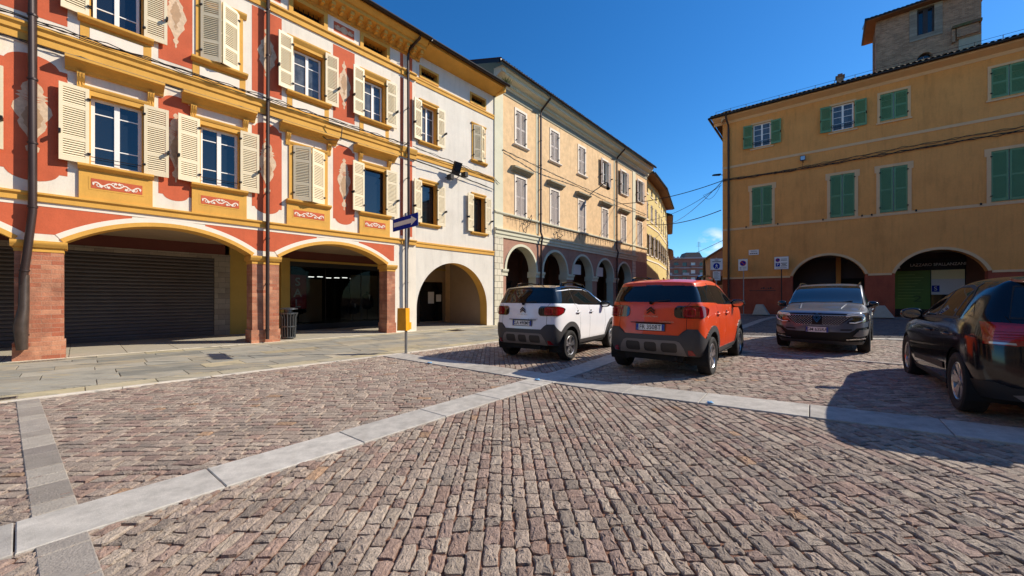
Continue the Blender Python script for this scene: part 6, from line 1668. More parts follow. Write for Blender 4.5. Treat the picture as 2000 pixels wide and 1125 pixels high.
def hatchback(name, label, loc, rz):
    """black hatchback: rear axle at 0, front axle at 2.55, tail at -.68"""
    root = thing(name, label, 'car', loc, rz)
    def S(x, y, z):
        x = x if isinstance(x, (list, tuple)) else [x] * 7
        return [Vector((a, b, c)) for a, b, c in zip(x, y, z)]
    st = [
        S([3.28, 3.37, 3.40, 3.38, 3.34, 3.28, 3.18], [0] * 7, [.18, .28, .48, .66, .74, .80, .84]),
        S([3.25, 3.34, 3.36, 3.34, 3.30, 3.24, 3.14], [.42, .43, .44, .44, .43, .42, .40], [.18, .28, .48, .66, .74, .80, .84]),
        S([3.06, 3.15, 3.17, 3.15, 3.10, 3.04, 2.94], [.70, .75, .77, .76, .74, .71, .64], [.18, .28, .48, .66, .76, .82, .85]),
        S(2.80, [.78, .84, .86, .86, .84, .79, .70], [.19, .29, .50, .72, .82, .87, .90]),
        S(2.45, [.80, .86, .875, .875, .85, .80, .71], [.19, .30, .52, .76, .87, .92, .95]),
        S([2.08, 2.08, 2.08, 2.08, 2.08, 2.05, 2.0], [.80, .86, .875, .872, .85, .79, .71], [.19, .30, .52, .78, .91, .97, 1.02]),
        S([1.65, 1.65, 1.65, 1.65, 1.65, 1.60, 1.52], [.80, .86, .875, .87, .85, .75, .65], [.19, .30, .53, .79, .94, 1.12, 1.26]),
        S([1.25, 1.25, 1.25, 1.25, 1.25, 1.18, 1.06], [.80, .86, .875, .87, .85, .73, .60], [.19, .30, .53, .80, .96, 1.20, 1.395]),
        S(.70, [.80, .86, .875, .87, .85, .745, .62], [.19, .30, .54, .81, .98, 1.24, 1.45]),
        S(.25, [.80, .86, .878, .875, .85, .745, .62], [.20, .31, .55, .82, 1.0, 1.25, 1.455]),
        S(-.05, [.80, .86, .880, .878, .845, .735, .61], [.22, .33, .56, .83, 1.01, 1.25, 1.445]),
        S([-.34, -.36, -.36, -.35, -.32, -.25, -.20], [.78, .845, .868, .862, .825, .72, .60], [.24, .35, .57, .84, 1.01, 1.24, 1.43]),
        S([-.54, -.58, -.58, -.55, -.51, -.40, -.34], [.69, .75, .775, .77, .735, .65, .56], [.25, .36, .57, .84, 1.01, 1.23, 1.415]),
        S([-.62, -.67, -.675, -.645, -.60, -.47, -.41], [.43, .45, .46, .46, .44, .40, .36], [.26, .36, .56, .83, 1.01, 1.23, 1.42]),
        S([-.64, -.69, -.695, -.665, -.62, -.485, -.425], [0] * 7, [.26, .36, .56, .83, 1.01, 1.23, 1.422])]
    n = len(st); top = {}
    cz = {3: (.92, .925), 4: (.975, .985), 5: (1.06, 1.075), 6: (1.30, 1.31), 7: (1.43, 1.44), 8: (1.475, 1.482), 9: (1.478, 1.486), 10: (1.465, 1.472), 11: (1.448, 1.455)}
    cx = {3: (.06, .10), 4: (.05, .07), 5: (.07, .11), 6: (.05, .09), 7: (.05, .08), 8: (0, 0), 9: (0, 0), 10: (0, 0), 11: (-.03, -.04)}
    for i in range(3, n - 3):
        p = st[i][6]; top[i] = [Vector((p.x + cx[i][0], p.y * .55, cz[i][0])), Vector((p.x + cx[i][1], 0, cz[i][1]))]
    cr = [(i, 4, i + 1, 4, .3) for i in range(5, n - 1)] + [(i, 3, i + 1, 3, .55) for i in range(4, n - 3)] + [(n - 3, 6, n - 2, 6, .75), (n - 2, 6, n - 1, 6, .75), (n - 4, 6, n - 3, 6, .3)]
    bm = cage_mesh(st, top, cr); lay = bm.faces.layers.int.new('pid')
    sidef = lambda c, q: abs(q.y) > .30 and c.y > .3
    rear = lambda c, q: c.x < -.02 and q.x < -.12
    rearw = lambda c, q: c.x < -.02 and (q.x < -.02 or c.x < -.3)
    cut(bm, lay, [(-.02, 1.03), (.16, 1.018), (1.90, .975), (1.92, 1.0), (1.50, 1.20), (1.10, 1.33), (.7, 1.372), (.3, 1.372), (.08, 1.335), (.0, 1.26)], 'y', 1, sidef)
    cut(bm, lay, [(-.30, 1.05), (-.07, 1.045), (-.15, 1.20)], 'y', 25, sidef)
    cut(bm, lay, stroke([(.93, .98), (.86, 1.40)], .07), 'y', 21, sidef); cut(bm, lay, stroke([(.20, 1.0), (.10, 1.40)], .045), 'y', 28, sidef); cut(bm, lay, stroke([(1.55, .97), (1.58, 1.22)], .035), 'y', 29, sidef)
    so_ = [(-.02, 1.03), (.16, 1.018), (1.90, .975), (1.92, 1.0), (1.50, 1.20), (1.10, 1.33), (.7, 1.372), (.3, 1.372), (.08, 1.335), (.0, 1.26)]
    cut(bm, lay, stroke(so_ + so_[:1], .028), 'y', 30, sidef)
    rw_ = [(-.1, 1.05), (.56, 1.05), (.50, 1.345), (-.1, 1.345)]
    cut(bm, lay, stroke([(-.1, 1.045), (.605, 1.045), (.535, 1.35), (-.1, 1.35)], .022), 'x', 31, lambda c, q: c.x < -.2 and q.x < -.2)
    cut(bm, lay, [(-.60, 1.05), (.60, 1.05), (.53, 1.345), (-.53, 1.345)], 'x', 2, lambda c, q: c.x < -.2 and q.x < -.2)
    cut(bm, lay, [(1.98, -.70), (2.10, 0), (1.98, .70), (1.06, .55), (1.14, 0), (1.06, -.55)], 'z', 3, lambda c, q: q.z > .3 and c.x > 1.0 and c.z > 1.02)
    # tail lamps: wedge that points inwards
    cut(bm, lay, [(.40, .945), (.46, .985), (.775, 1.0), (.775, .785), (.58, .775), (.48, .80)], 'x', 9, rearw)
    cut(bm, lay, [(.44, .94), (.48, .968), (.69, .975), (.735, .94), (.725, .83), (.60, .82), (.50, .84)], 'x', 10, rearw)
    cut(bm, lay, [(.585, .805), (.74, .81), (.74, .79), (.58, .785)], 'x', 12, rearw)
    # bumper valance and side strips
    cut(bm, lay, [(-.9, .38), (.60, .38), (.72, .42), (.95, .40), (.95, .1), (-.9, .1)], 'x', 4, rearw)
    cut(bm, lay, [(-.1, .25), (.52, .25), (.60, .31), (.50, .33), (-.1, .33)], 'x', 16, rear)
    cut(bm, lay, [(.44, .40), (1.95, .36), (1.95, .43), (.44, .475)], 'y', 5, sidef)
    cut(bm, lay, [(-.3, .1), (2.9, .1), (2.9, .27), (-.3, .27)], 'y', 17, lambda c, q: c.y > .5)
    for ln in ([(.40, .28), (.44, .55), (.38, .80), (.14, 1.01)], [(.98, .27), (.98, .70), (.95, .98)], [(1.92, .28), (1.98, .65), (1.92, .96)]): cut(bm, lay, stroke(ln, .009), 'y', 11, sidef)
    cut(bm, lay, stroke([(.56, .62), (.56, .775)], .008), 'x', 11, rear); cut(bm, lay, stroke([(-.1, .60), (.50, .60), (.56, .63)], .008), 'x', 11, rear); cut(bm, lay, stroke([(.60, 1.0), (.63, 1.06)], .008), 'x', 11, rearw)
    wr = .32
    for xc in (0, 2.55): cut(bm, lay, [(xc + .372 * math.cos(t), wr + .372 * math.sin(t)) for t in [2 * math.pi * k / 40 for k in range(40)]], 'y', 99, lambda c, q: c.y > .5)
    g = M['carglass']; bd = M['paint_black']
    make_parts(bm, lay, {0: ('body', bd, 'c', 0), 1: ('side_window', g, 's', .001), 25: ('quarter_window', g, 's', .003), 2: ('rear_window', g, 'c', .001), 3: ('windscreen', g, 'c', .001), 21: ('door_pillar', M['black'], 's', .003), 28: ('rear_pillar', M['black'], 's', .003), 29: ('front_pillar', M['black'], 's', .003), 30: ('window_seal', M['black'], 's', .004), 31: ('rear_window_seal', M['black'], 'c', .003), 9: ('tail_light', M['taillight'], 's', .010), 10: ('tail_light_inner', M['lampred2'], 's', .014), 12: ('reversing_light', M['lampclear'], 's', .015),
        4: ('rear_valance', M['black'], 'c', .008), 16: ('valance_trim', M['skid'], 'c', .012), 5: ('door_strip', M['black'], 's', .010), 17: ('sill', M['black'], 'c', .004), 11: ('panel_gap', M['gap'], 's', -.002), 99: None}, root); bm.free()
    for sg in (1, -1):
        mb = MB()
        for k in range(3): mb.tube([(-.690 + .02 * k * 0 + .55 * max(0, y - .46) ** 1.75, sg * y, .855 + k * .030) for y in np.linspace(.50, .74, 9)], .0045, M['taillight'], 5)
        mb.build('lamp_blade', root, world=False)
        for x in (.30, 1.12):
            mb = MB(); mb.tube([(x - .10, sg * .868, .82), (x - .06, sg * .90, .825), (x + .06, sg * .90, .83), (x + .10, sg * .868, .83)], .014, bd, 8); mb.build('door_handle', root, world=False)
    for xc in (0, 2.55):
        arch_liner(root, xc, wr, .86, .50)
        for sg in (1, -1): wheel(root, xc, sg * .765, wr, .205, 'blade')
    mb = MB(); mb.box(LF, -.55, 3.1, -.50, .50, .17, .36, M['under']); mb.box(LF, .45, 2.1, -.78, .78, .19, .36, M['under']); mb.build('underbody', root, world=False)
    mb = MB(); add_text(mb, 'POLO', lambda x, y: (-.700, -x + .42, .70 + y), .058, M['chrome'], 1.2, .01); mb.build('tailgate_lettering', root, world=False)
    mb = MB(); mb.hexa([(-.30, -.54, 1.405), (-.30, .54, 1.405), (-.47, .48, 1.385), (-.47, -.48, 1.385), (-.30, -.54, 1.432), (-.30, .54, 1.432), (-.47, .48, 1.405), (-.47, -.48, 1.405)], bd); mb.build('spoiler', root, world=False)
    root.scale = (1, 1, 1.05)
    mirror_pair(root, 1.72, .845, 1.01, M['gloss_black'], (.09, .12, .08))
    mb = MB(); mb.hexa([(.15, -.02, 1.44), (.15, .02, 1.44), (.27, .015, 1.45), (.27, -.015, 1.45), (.11, -.006, 1.50), (.11, .006, 1.50), (.15, .005, 1.505), (.15, -.005, 1.505)], M['gloss_black']); mb.build('roof_aerial', root, world=False)
    return root
hatchback('parked_car', 'black hatchback cut off by the right edge of the photo', (5.86, 4.02, gz(5.8) - .01), math.atan2(.805, .593))
# ------------------------------------------------------------------ street furniture
def tb(mb, a, b, r, m, seg=8): mb.tube([a, b], r, m, seg)
# one-way sign
px, py = -2.74, 10.06
S1 = thing('one_way_sign', 'blue one-way sign with a white arrow on a grey pole carrying a yellow box', 'sign', (px, py, 0))
mb = MB(); tb(mb, (px, py, -.02), (px, py, 3.62), .036, M['pole'], 12); mb.build('pole', S1)
fs = Frame((px - .40, py + .44), (.69, -.72))
mb = MB(); mb.box(fs, -.06, 1.24, .040, .052, 3.22, 3.54, M['bluesign']); mb.box(fs, -.065, 1.245, .034, .041, 3.215, 3.545, M['pole']); sp_ = mb.build('sign_plate', S1)
mb = MB()
zc = 3.38
mb.sheet(fs, [(-.0, zc - .058), (.92, zc - .058), (.92, zc - .12), (1.20, zc), (.92, zc + .12), (.92, zc + .058), (-.0, zc + .058)], .055, M['signwhite']); mb.build('arrow', sp_)
fb = Frame((px - .02, py - .02), (.98, -.2))
mb = MB()
mb.hexa([fb.pt(-.15, .0, .60), fb.pt(.13, .0, .60), fb.pt(.13, .0, 1.17), fb.pt(-.13, .0, 1.17), fb.pt(-.13, .18, .60), fb.pt(.12, .18, .60), fb.pt(.10, .16, 1.17), fb.pt(-.13, .16, 1.17)], M['yellowbox']); mb.box(fb, .04, .13, -.10, .02, .62, .80, M['yellowbox']); mb.build('yellow_box', S1)
# litter bin
bx_, by_ = -7.70, 13.40
LBn = thing('litter_bin', 'slatted metal litter bin with a flat lid beside the second brick pier', 'bin', (bx_, by_, 0))
mb = MB()
for k in range(16):
    a = 2 * math.pi * k / 16; c, s = math.cos(a), math.sin(a)
    mb.tube([(bx_ + .20 * c, by_ + .20 * s, .05), (bx_ + .22 * c, by_ + .22 * s, .45), (bx_ + .225 * c, by_ + .225 * s, .75), (bx_ + .28 * c, by_ + .28 * s, .92)], .020, M['binmetal'], 6)
mb.build('slats', LBn)
mb = MB(); c0 = (bx_, by_, 0)
for z, r_ in ((.08, .215), (.45, .232), (.90, .275)): mb.lathe((bx_, by_, z), [(r_ - .012, -.02), (r_ + .012, -.02), (r_ + .012, .02), (r_ - .012, .02), (r_ - .012, -.02)], M['binmetal'], 24)
mb.build('hoops', LBn)
mb = MB(); mb.lathe(c0, [(.18, .06), (.19, .86), (.15, .86), (.0, .85)], M['black'], 20); mb.lathe(c0, [(.13, .86), (.13, 1.04)], M['binmetal'], 18); mb.build('liner', LBn)
mb = MB(); mb.lathe(c0, [(.0, 1.10), (.18, 1.09), (.29, 1.055), (.30, 1.04), (.0, 1.04)], M['binmetal'], 24); mb.build('lid', LBn)
# signs in front of the ochre wall
def no_stop(mb, fr, s, d, z, r):
    mb.face([fr.pt(s + r * math.cos(t), d, z + r * math.sin(t)) for t in [2 * math.pi * k / 24 for k in range(24)]], M['signred'])
    mb.face([fr.pt(s + r * .8 * math.cos(t), d + .002, z + r * .8 * math.sin(t)) for t in [2 * math.pi * k / 24 for k in range(24)]], M['bluesign'])
    c = r * .13
    mb.face([fr.pt(s - r * .56 + x, d + .004, z + r * .56 + y) for x, y in ((-c, -c), (c, c), (c + r * 1.12, c - r * 1.12), (r * 1.12 - c, -c - r * 1.12))], M['signred'])
def plate(mb, fr, s0, s1, d, z0, z1):
    mb.box(fr, s0, s1, d - .012, d, z0, z1, M['signwhite']); mb.box(fr, s0 - .012, s1 + .012, d - .02, d - .013, z0 - .012, z1 + .012, M['pole'])
P1_ = FR.pt(1.30, .75, .37)
S2 = thing('no_parking_sign', 'tall narrow no-parking sign on a thin grey pole near the ochre corner', 'sign', P1_)
mb = MB(); tb(mb, FR.pt(1.30, .75, .35), FR.pt(1.30, .75, 3.85), .030, M['pole']); mb.build('pole', S2)
mb = MB(); plate(mb, FR, 1.03, 1.52, .80, 3.10, 3.80); sp_ = mb.build('sign_plate', S2)
mb = MB(); no_stop(mb, FR, 1.275, .803, 3.55, .17); mb.box(FR, 1.08, 1.47, .801, .804, 3.325, 3.335, M['black'])
for k in range(2): mb.box(FR, 1.10, 1.20, .801, .804, 3.26 - k * .08, 3.29 - k * .08, M['black']); mb.box(FR, 1.25, 1.46, .801, .804, 3.265 - k * .08, 3.285 - k * .08, M['inset'])
mb.build('sign_face', sp_)
S3 = thing('parking_sign', 'square parking-rules sign with a blue P panel on a brown pole', 'sign', FR.pt(3.2, .55, .37))
mb = MB(); tb(mb, FR.pt(3.22, .50, .35), FR.pt(3.22, .50, 3.4), .032, M['brown']); mb.build('pole', S3)
mb = MB(); plate(mb, FR, 2.88, 3.56, .58, 3.12, 3.84); sp_ = mb.build('sign_plate', S3)
mb = MB(); no_stop(mb, FR, 3.04, .583, 3.66, .11); mb.box(FR, 2.94, 3.15, .581, .584, 3.27, 3.48, M['bluesign'])
add_text(mb, 'P', lambda x, y: FR.pt(3.045 + x, .586, 3.375 + y), .20, M['signwhite'], 1, .01)
for k in range(2): mb.box(FR, 3.20, 3.50, .581, .584, 3.69 - k * .075, 3.715 - k * .075, M['inset'])
for k in range(3): mb.box(FR, 3.20 + .04 * (k % 2), 3.50 - .05 * (k % 2), .581, .584, 3.44 - k * .08, 3.475 - k * .08, M['black'] if k == 0 else M['inset'])
mb.box(FR, 2.95, 3.48, .581, .584, 3.18, 3.20, M['inset'])
mb.build('sign_face', sp_)
mb = MB(); mb.box(FR, 1.48, 2.02, 0, .03, 4.10, 4.42, M['signwhite'])
add_text(mb, 'PIAZZA', lambda x, y: FR.pt(1.75 + x, .033, 4.32 + y), .095, M['black']); [mb.box(FR, 1.54 + k * .105, 1.625 + k * .105, .03, .033, 4.165, 4.215, M['black']) for k in range(4)]
tag(origin_to(mb.build('street_plaque'), FR.pt(1.75, 0, 4.1)), 'small white street name plaque on the ochre wall above the no-parking sign', 'plaque')
# dark faded graffiti line and the pipe mark on the dark red wall
mb = MB()
for k in range(6): mb.box(FR, 2.12 + k * .12, 2.20 + k * .12, .0, .004 + k * .0002, 1.95, 2.03 + .05 * math.sin(k * 2.1), M['brown'])
mb.box(FR, 1.5, 2.9, 0, .012, 1.84, 1.88, M['brown']); tag(origin_to(mb.build('wall_rail'), FR.pt(2.2, 0, 1.84)), 'dark rail and scrawl on the red wall between the two sign posts', 'rail')
px, py = 12.92, 24.6
S4 = thing('pedestrian_zone_sign', 'white sign with a blue pedestrian disc above a smaller text panel', 'sign', (px, py, .37))
f4 = Frame((px, py), (.93, -.30))
mb = MB(); tb(mb, (px, py, .3), (px, py, 3.95), .035, M['pole']); mb.build('pole', S4)
mb = MB(); plate(mb, f4, -.34, .34, .05, 3.18, 3.88); sp_ = mb.build('sign_plate', S4)
mb = MB(); mb.face([f4.pt(.19 * math.cos(t), .054, 3.42 + .19 * math.sin(t)) for t in [2 * math.pi * k / 24 for k in range(24)]], M['bluesign'])
mb.face([f4.pt(.028 * math.cos(t), .058, 3.53 + .028 * math.sin(t)) for t in [2 * math.pi * k / 12 for k in range(12)]], M['signwhite'])
mb.sheet(f4, [(-.03, 3.49), (.03, 3.49), (.03, 3.40), (-.03, 3.40)], .058, M['signwhite']); mb.sheet(f4, [(-.03, 3.40), (-.0, 3.40), (-.05, 3.28), (-.08, 3.29)], .058, M['signwhite']); mb.sheet(f4, [(.0, 3.40), (.03, 3.40), (.08, 3.29), (.05, 3.28)], .058, M['signwhite'])
mb.sheet(f4, [(-.03, 3.48), (-.08, 3.42), (-.06, 3.40), (-.03, 3.44)], .058, M['signwhite']); mb.sheet(f4, [(.03, 3.48), (.09, 3.43), (.08, 3.40), (.03, 3.44)], .058, M['signwhite'])
mb.box(f4, -.11, .11, .051, .054, 3.775, 3.815, M['black']); mb.box(f4, -.24, .24, .051, .054, 3.675, 3.715, M['black']); mb.build('sign_face', sp_)
mb = MB(); plate(mb, f4, -.20, .22, .05, 2.52, 3.08); sp_ = mb.build('text_panel', S4)
mb = MB()
for k in range(6): mb.box(f4, -.15, .10 + .05 * (k % 2), .051, .053, 3.0 - k * .075, 3.02 - k * .075, M['brown'])
mb.build('panel_text', sp_)
# concrete blocks
def block(s, lab):
    mb = MB(); b = [(s - .42, 1.35), (s + .42, 1.35), (s + .42, .55), (s - .42, .55)]; t = [(s - .26, 1.10), (s + .06, 1.10), (s + .10, .72), (s - .24, .72)]
    mb.hexa([FR.pt(x, d, .40) for x, d in b] + [FR.pt(x, d, 1.02) for x, d in t], M['concrete'])
    o = mb.build('concrete_block'); bv = o.modifiers.new('b', 'BEVEL'); bv.width = .03; bv.segments = 2
    tag(origin_to(o, FR.pt(s, .9, .4)), lab, 'concrete block', 'concrete blocks along the ochre wall')
block(2.25, 'grey concrete block in front of the red wall between the sign poles')
block(7.55, 'grey concrete block in front of the red pier between the two ochre arches')
# lamps and cameras on walls
mb = MB(); mb.box(FR, 4.10, 4.34, .16, .24, 9.42, 9.70, M['iron']); mb.box(FR, 4.12, 4.32, .24, .25, 9.45, 9.67, M['lampclear']); tb(mb, FR.pt(4.22, 0, 9.35), FR.pt(4.22, .17, 9.52), .02, M['iron'])
tb(mb, FR.pt(4.22, .02, 9.35), FR.pt(4.18, .02, 8.95), .008, M['cable'], 5)
tag(origin_to(mb.build('floodlight'), FR.pt(4.22, 0, 9.4)), 'small square floodlight on the ochre wall above the cables', 'lamp')
mb = MB(); q = sf_.pt(-.4, 0, 9.55); tb(mb, (q[0], q[1], 9.55), (q[0] - .25, q[1] - .03, 9.56), .025, M['iron']); mb.hexa([(q[0] - .75, q[1] - .12, 9.50), (q[0] - .25, q[1] - .10, 9.52), (q[0] - .25, q[1] + .08, 9.52), (q[0] - .75, q[1] + .05, 9.50), (q[0] - .75, q[1] - .12, 9.57), (q[0] - .25, q[1] - .10, 9.63), (q[0] - .25, q[1] + .08, 9.63), (q[0] - .75, q[1] + .05, 9.57)], M['iron'])
tag(origin_to(mb.build('street_lamp'), q), 'flat dark street lamp sticking out over the street from the ochre corner', 'lamp')
mb = MB(); q = lambda s, d, z: FC.pt(s, d, z)
mb.tube([q(11.35, .0, 9.55), q(11.2, .5, 9.75), q(10.9, .9, 9.70), q(10.6, 1.15, 9.45)], .035, M['iron'], 8); mb.tube([q(10.62, 1.12, 9.48), q(10.3, 1.30, 9.05)], [.10, .14], M['iron'], 8)
tag(origin_to(mb.build('street_lamp'), q(11.35, 0, 9.5)), 'street lamp on a curved arm fixed to the peach facade', 'lamp')
T_ = thing('floodlight', 'black floodlight leaning out from the yellow string of the white building', 'lamp', FB.pt(12.75, .1, 7.1))
mb = MB(); c = Vector(FB.pt(12.75, .38, 7.35)); n_ = Vector((FA.n.x, FA.n.y, 0)); d_ = Vector((FA.d.x, FA.d.y, 0)); u_ = (Vector((0, 0, 1)) + n_ * .45).normalized(); v_ = u_.cross(d_).normalized()
mb.hexa([c + d_ * a + u_ * b + v_ * e for e in (-.06, .06) for a, b in ((-.20, -.30), (.20, -.30), (.20, .30), (-.20, .30))], M['iron']); mb.build('housing', T_)
mb = MB(); mb.hexa([c + d_ * a + u_ * b + v_ * e * (-1 if (v_.dot(n_) > 0) else 1) * -1 for e in (.061, .068) for a, b in ((-.17, -.10), (.17, -.10), (.17, .27), (-.17, .27))], M['glass']); mb.build('lens', T_)
mb = MB(); tb(mb, FB.pt(12.75, 0, 7.1), FB.pt(12.75, .34, 7.2), .025, M['iron']); mb.build('bracket', T_)
for i, (s, z, lab) in enumerate(((13.25, 7.18, 'small black camera right of the black floodlight'), (12.4, 6.88, 'small black camera just below and left of the black floodlight'))):
    mb = MB(); mb.box(FB, s - .09, s + .09, .20, .50, z - .10, z + .12, M['iron']); tb(mb, FB.pt(s, 0, z + .05), FB.pt(s, .22, z + .05), .02, M['iron']); mb.lathe(FB.pt(s, .40, z - .10), [(.05, 0), (.05, -.03), (.0, -.04)], M['glass'], 10)
    tag(origin_to(mb.build('security_camera'), FB.pt(s, 0, z)), lab, 'camera')
# cables along the facades and across the street
def cable(pts, r, lab, sag=0.0, n=14, name='cable', group=None):
    mb = MB(); path = []
    for a, b in zip(pts[:-1], pts[1:]):
        for k in range(n):
            t = k / n; p = Vector(a).lerp(Vector(b), t); p.z -= sag * 4 * t * (1 - t); path.append(p)
    path.append(Vector(pts[-1])); mb.tube(path, r, M['cable'], 5)
    o = mb.build(name); tag(origin_to(o, pts[0]), lab, 'cable', group); return o
def bundle(fr, pts, lab, strands=3, r=.013, wob=.025):
    mb = MB()
    for k in range(strands):
        path = []
        for (s0, d0, z0), (s1, d1, z1) in zip(pts[:-1], pts[1:]):
            m_ = max(3, int(abs(s1 - s0) / .35))
            for q in range(m_):
                t = q / m_; w = wob * math.sin(9.7 * (s0 + (s1 - s0) * t) + 2.1 * k) + .6 * wob * math.sin(3.1 * (s0 + (s1 - s0) * t) * (k + 1))
                path.append(fr.pt(s0 + (s1 - s0) * t, d0 + (d1 - d0) * t + .012 * k, z0 + (z1 - z0) * t + w + .022 * k))
        path.append(fr.pt(*pts[-1])); mb.tube(path, r, M['cable'], 5)
    o = mb.build('cable_bundle'); tag(origin_to(o, fr.pt(*pts[0])), lab, 'cable'); return o
bundle(FA, [(-6, .17, 7.70), (2, .16, 7.70), (5.2, .20, 7.70), (9.6, .18, 7.72), (10.3, .24, 7.74)], 'black cable bundle lying on the upper string course of the painted building', 3)
bundle(FA, [(-6, .06, 7.22), (3, .06, 7.22), (5.2, .09, 7.20), (10.3, .22, 7.16)], 'grey cable run just under the upper string course of the painted building', 2)
cable([FA.pt(7.05, .18, 7.60), FA.pt(7.45, .36, 7.52), FA.pt(7.40, .36, 7.05), FA.pt(6.95, .28, 6.95), FA.pt(6.70, .10, 7.18)], .016, 'hanging loop of cable under the string course of the painted building', 0, 6)
bundle(FB, [(10.5, .22, 7.74), (12.8, .12, 7.70), (15.5, .08, 7.55), (15.9, .10, 7.40)], 'cable bundle above the middle yellow string of the white building', 2, .012)
bundle(FB, [(10.5, .22, 7.20), (12.8, .12, 7.16), (15.5, .08, 7.0)], 'cable run below the middle yellow string of the white building', 2, .016, .01)
bundle(FC, [(.6, .06, 9.25), (4.0, .22, 9.05), (8.5, .06, 9.05), (14.2, .22, 8.98), (20.4, .08, 9.0)], 'cable run between the two window rows of the peach building', 2, .016)
bundle(FR, [(-.05, .10, 9.02), (4.0, .08, 8.95), (9.0, .08, 9.0), (14, .08, 9.05), (22, .08, 9.1)], 'sagging cable bundle across the ochre facade under its middle band', 3, .016, .035)
bundle(FR, [(.0, .12, 9.10), (3.0, .07, 9.02), (8.0, .09, 9.18), (12.4, .07, 9.22), (20, .08, 9.3)], 'thin upper cable running just above the bundle on the ochre facade', 2, .012, .04)
Pc = FR.pt(-.05, .1, 9.05)
GRP = 'cables across the street'
cable([Pc, FC.pt(14.2, .2, 8.85)], .026, 'topmost cable strung across the street from the ochre corner', .30, 16, group=GRP)
cable([(Pc[0], Pc[1], 8.98), (20.0, 50.0, 10.8)], .020, 'thick knotted cable across the street just below the topmost one', .5, 16, group=GRP)
cable([(Pc[0], Pc[1], 8.80), FC.pt(18.4, .2, 8.1)], .016, 'slack cable across the street, third from the top', .55, 16, group=GRP)
cable([(Pc[0] - .02, Pc[1] + .02, 7.15), FC.pt(20.3, .2, 8.1)], .030, 'thick dark lowest near cable across the street', .35, 16, group=GRP)
cable([FR.pt(-.1, -14, 8.2), (27.5, 68.0, 7.5)], .03, 'faint cable low over the far end of the street', .3, 10, group=GRP)
cable([(Pc[0], Pc[1], 8.95), (Pc[0] - .75, Pc[1] + .9, 8.35), (Pc[0] - .40, Pc[1] + .6, 8.05), (Pc[0] - .05, Pc[1] + .05, 8.75)], .012, 'drooping loop of cable by the ochre corner', .12, 8, group=GRP)
# wire ornaments left from the festive lights, hanging on the peach facade
def star(s, z, w, lab, kind):
    mb = MB()
    if kind == 0: pts = [(-.5, .1), (-.2, .5), (.1, .4), (.5, 1.0), (.55, .8), (.3, .3), (.0, .1), (-.1, -.3), (-.4, -.2), (-.5, .1)]
    else: pts = [(-.5, .3), (-.2, .2), (.05, .5), (.15, .15), (.6, .1), (.25, -.1), (.3, -.5), (.0, -.2), (-.35, -.4), (-.2, -.05), (-.5, .3)]
    for a, b in zip(pts[:-1], pts[1:]): mb.tube([FC.pt(s + a[0] * w, .12, z + a[1] * w), FC.pt(s + b[0] * w, .12, z + b[1] * w)], .018, M['cable'], 5)
    tag(origin_to(mb.build('wire_ornament'), FC.pt(s, .12, z)), lab, 'ornament', 'wire ornaments on the peach facade')
star(2.6, 5.35, .85, 'wire comet ornament above the first peach arch', 0)
star(5.9, 5.35, .75, 'wire star ornament above the second peach arch', 1)
mb = MB()
for k in range(34):
    s = 1.2 + k * .38; mb.tube([FC.pt(s, .11, 5.84), FC.pt(s, .11, 5.84 - .25 - .35 * ((k * 7) % 5) / 5)], .010, M['cable'], 4)
mb.tube([FC.pt(1.0 + q * .9, .11, 5.835) for q in range(16)], .012, M['cable'], 4)
tag(origin_to(mb.build('icicle_lights'), FC.pt(6, .1, 5.84)), 'unlit string of hanging icicle lights under the sill line of the peach building', 'string lights')
# grates and covers set in the paving
def grate(fr, s0, s1, d0, d1, lab, bars=12, name='drain_grate', z=0.0):
    mb = MB(); mb.box(fr, s0, s1, d0, d1, -.02, z + .010, M['iron'])
    t = .015
    for a, b, c, e in ((s0 - t, s1 + t, d0 - t, d0), (s0 - t, s1 + t, d1, d1 + t), (s0 - t, s0, d0, d1), (s1, s1 + t, d0, d1)): mb.box(fr, a, b, c, e, -.02, z + .016, M['stonejamb'])
    for k in range(bars):
        s = s0 + (s1 - s0) * (k + .5) / bars; mb.box(fr, s - (s1 - s0) / bars * .28, s + (s1 - s0) / bars * .28, d0 + .01, d1 - .01, z + .009, z + .0145, M['binmetal'])
    tag(origin_to(mb.build(name), fr.pt((s0 + s1) / 2, (d0 + d1) / 2, 0)), lab, 'drain')
grate(FA, -.35, .55, 5.02, 5.20, 'barred drain grate in the kerb border at the left edge of the photo', 16)
grate(FA, .30, .95, .34, .46, 'narrow slot drain in the paving in front of the first brick pier', 10)
def cover(x, y, w, h, ang, lab):
    f = Frame((x, y), (math.cos(ang), math.sin(ang))); mb = MB(); mb.box(f, -w / 2, w / 2, -h / 2, h / 2, -.02, .011, M['iron']); mb.box(f, -w / 2 + .03, w / 2 - .03, -h / 2 + .03, h / 2 - .03, .0, .014, M['brown'])
    tag(origin_to(mb.build('manhole_cover'), (x, y, 0)), lab, 'cover')
cover(-2.42, 17.0, .62, .62, math.atan2(.745, .667), 'square dark manhole cover in the pavement in front of the white arch')
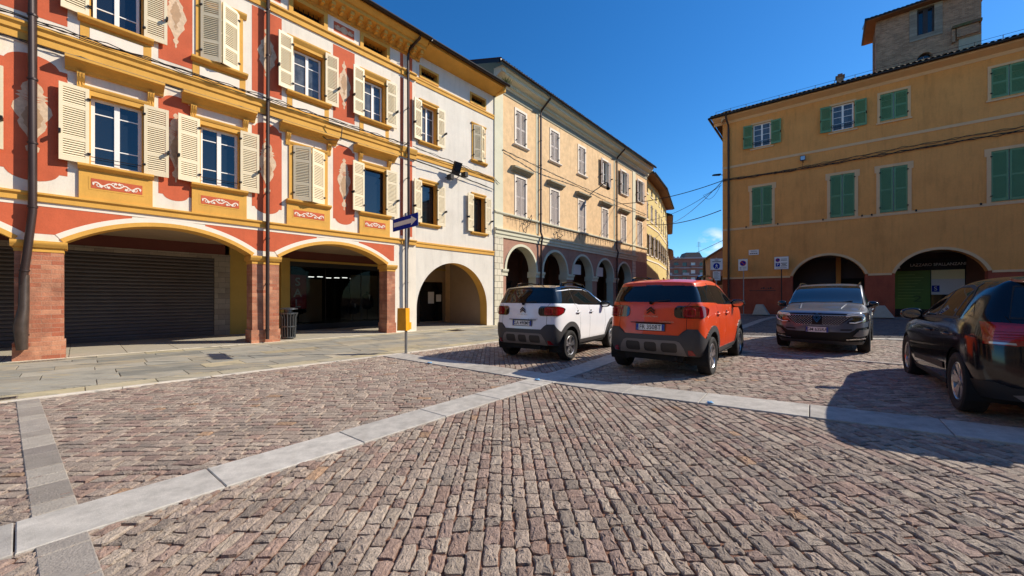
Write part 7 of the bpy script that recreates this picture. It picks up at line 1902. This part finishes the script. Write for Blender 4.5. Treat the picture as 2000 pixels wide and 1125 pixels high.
# scraps on the paving
def scrap(x, y, s, lab):
    z = gz(x) + .02; mb = MB()
    vs = [(x + s * r_ * math.cos(a), y + s * r_ * math.sin(a), z + .03 * (1 - r_) + .008 * math.sin(3 * a)) for r_ in (1, .6) for a in [2 * math.pi * k / 10 for k in range(10)]]
    mb.mesh(vs, [(k, (k + 1) % 10, 10 + (k + 1) % 10, 10 + k) for k in range(10)] + [tuple(range(10, 20))], M['bluebit'], True)
    tag(origin_to(mb.build('plastic_scrap'), (x, y, z)), lab, 'litter', 'blue plastic scraps')
scrap(-1.80, 8.50, .055, 'flattened blue plastic scrap left of the crossing granite strips')
scrap(.44, 6.76, .05, 'flattened blue plastic scrap on the crossing of the granite strips')
scrap(2.62, 5.14, .042, 'flattened blue plastic scrap at the near edge of the right granite strip')
# weeds in the gutter between the white and the peach roofs
mb = MB(); q = FB.pt(15.55, .85, 12.22)
for k in range(70):
    a, r_, h = random.uniform(0, 6.28), random.uniform(0, .30), random.uniform(.15, .55); x, y = q[0] + r_ * math.cos(a), q[1] + r_ * math.sin(a)
    lx, ly = random.uniform(-.15, .15), random.uniform(-.15, .15)
    mb.face([(x - .012, y, q[2]), (x + .012, y, q[2]), (x + lx + .006, y + ly, q[2] + h * .7)], M['grass']); mb.face([(x, y - .012, q[2]), (x, y + .012, q[2]), (x + lx * 1.6, y + ly * 1.6, q[2] + h)], M['grass'])
tag(origin_to(mb.build('weed_tuft'), q), 'tuft of weeds growing in the gutter where the white and peach roofs meet', 'plant')
# closed parasol far down the street
q = (24.2, 49.0)
T_ = thing('closed_parasol', 'dark closed parasol on a post beyond the pedestrian sign', 'parasol', (q[0], q[1], .3))
mb = MB(); tb(mb, (q[0], q[1], .2), (q[0], q[1], 3.0), .04, M['pole']); mb.build('post', T_)
mb = MB(); mb.lathe((q[0], q[1], 0), [(.0, 6.4), (.08, 6.2), (.16, 5.4), (.20, 4.2), (.14, 3.6), (.0, 3.4)], M['awning'], 10); mb.tube([(q[0], q[1], 2.9), (q[0], q[1], 3.6)], .04, M['pole'], 6); mb.build('canopy', T_)
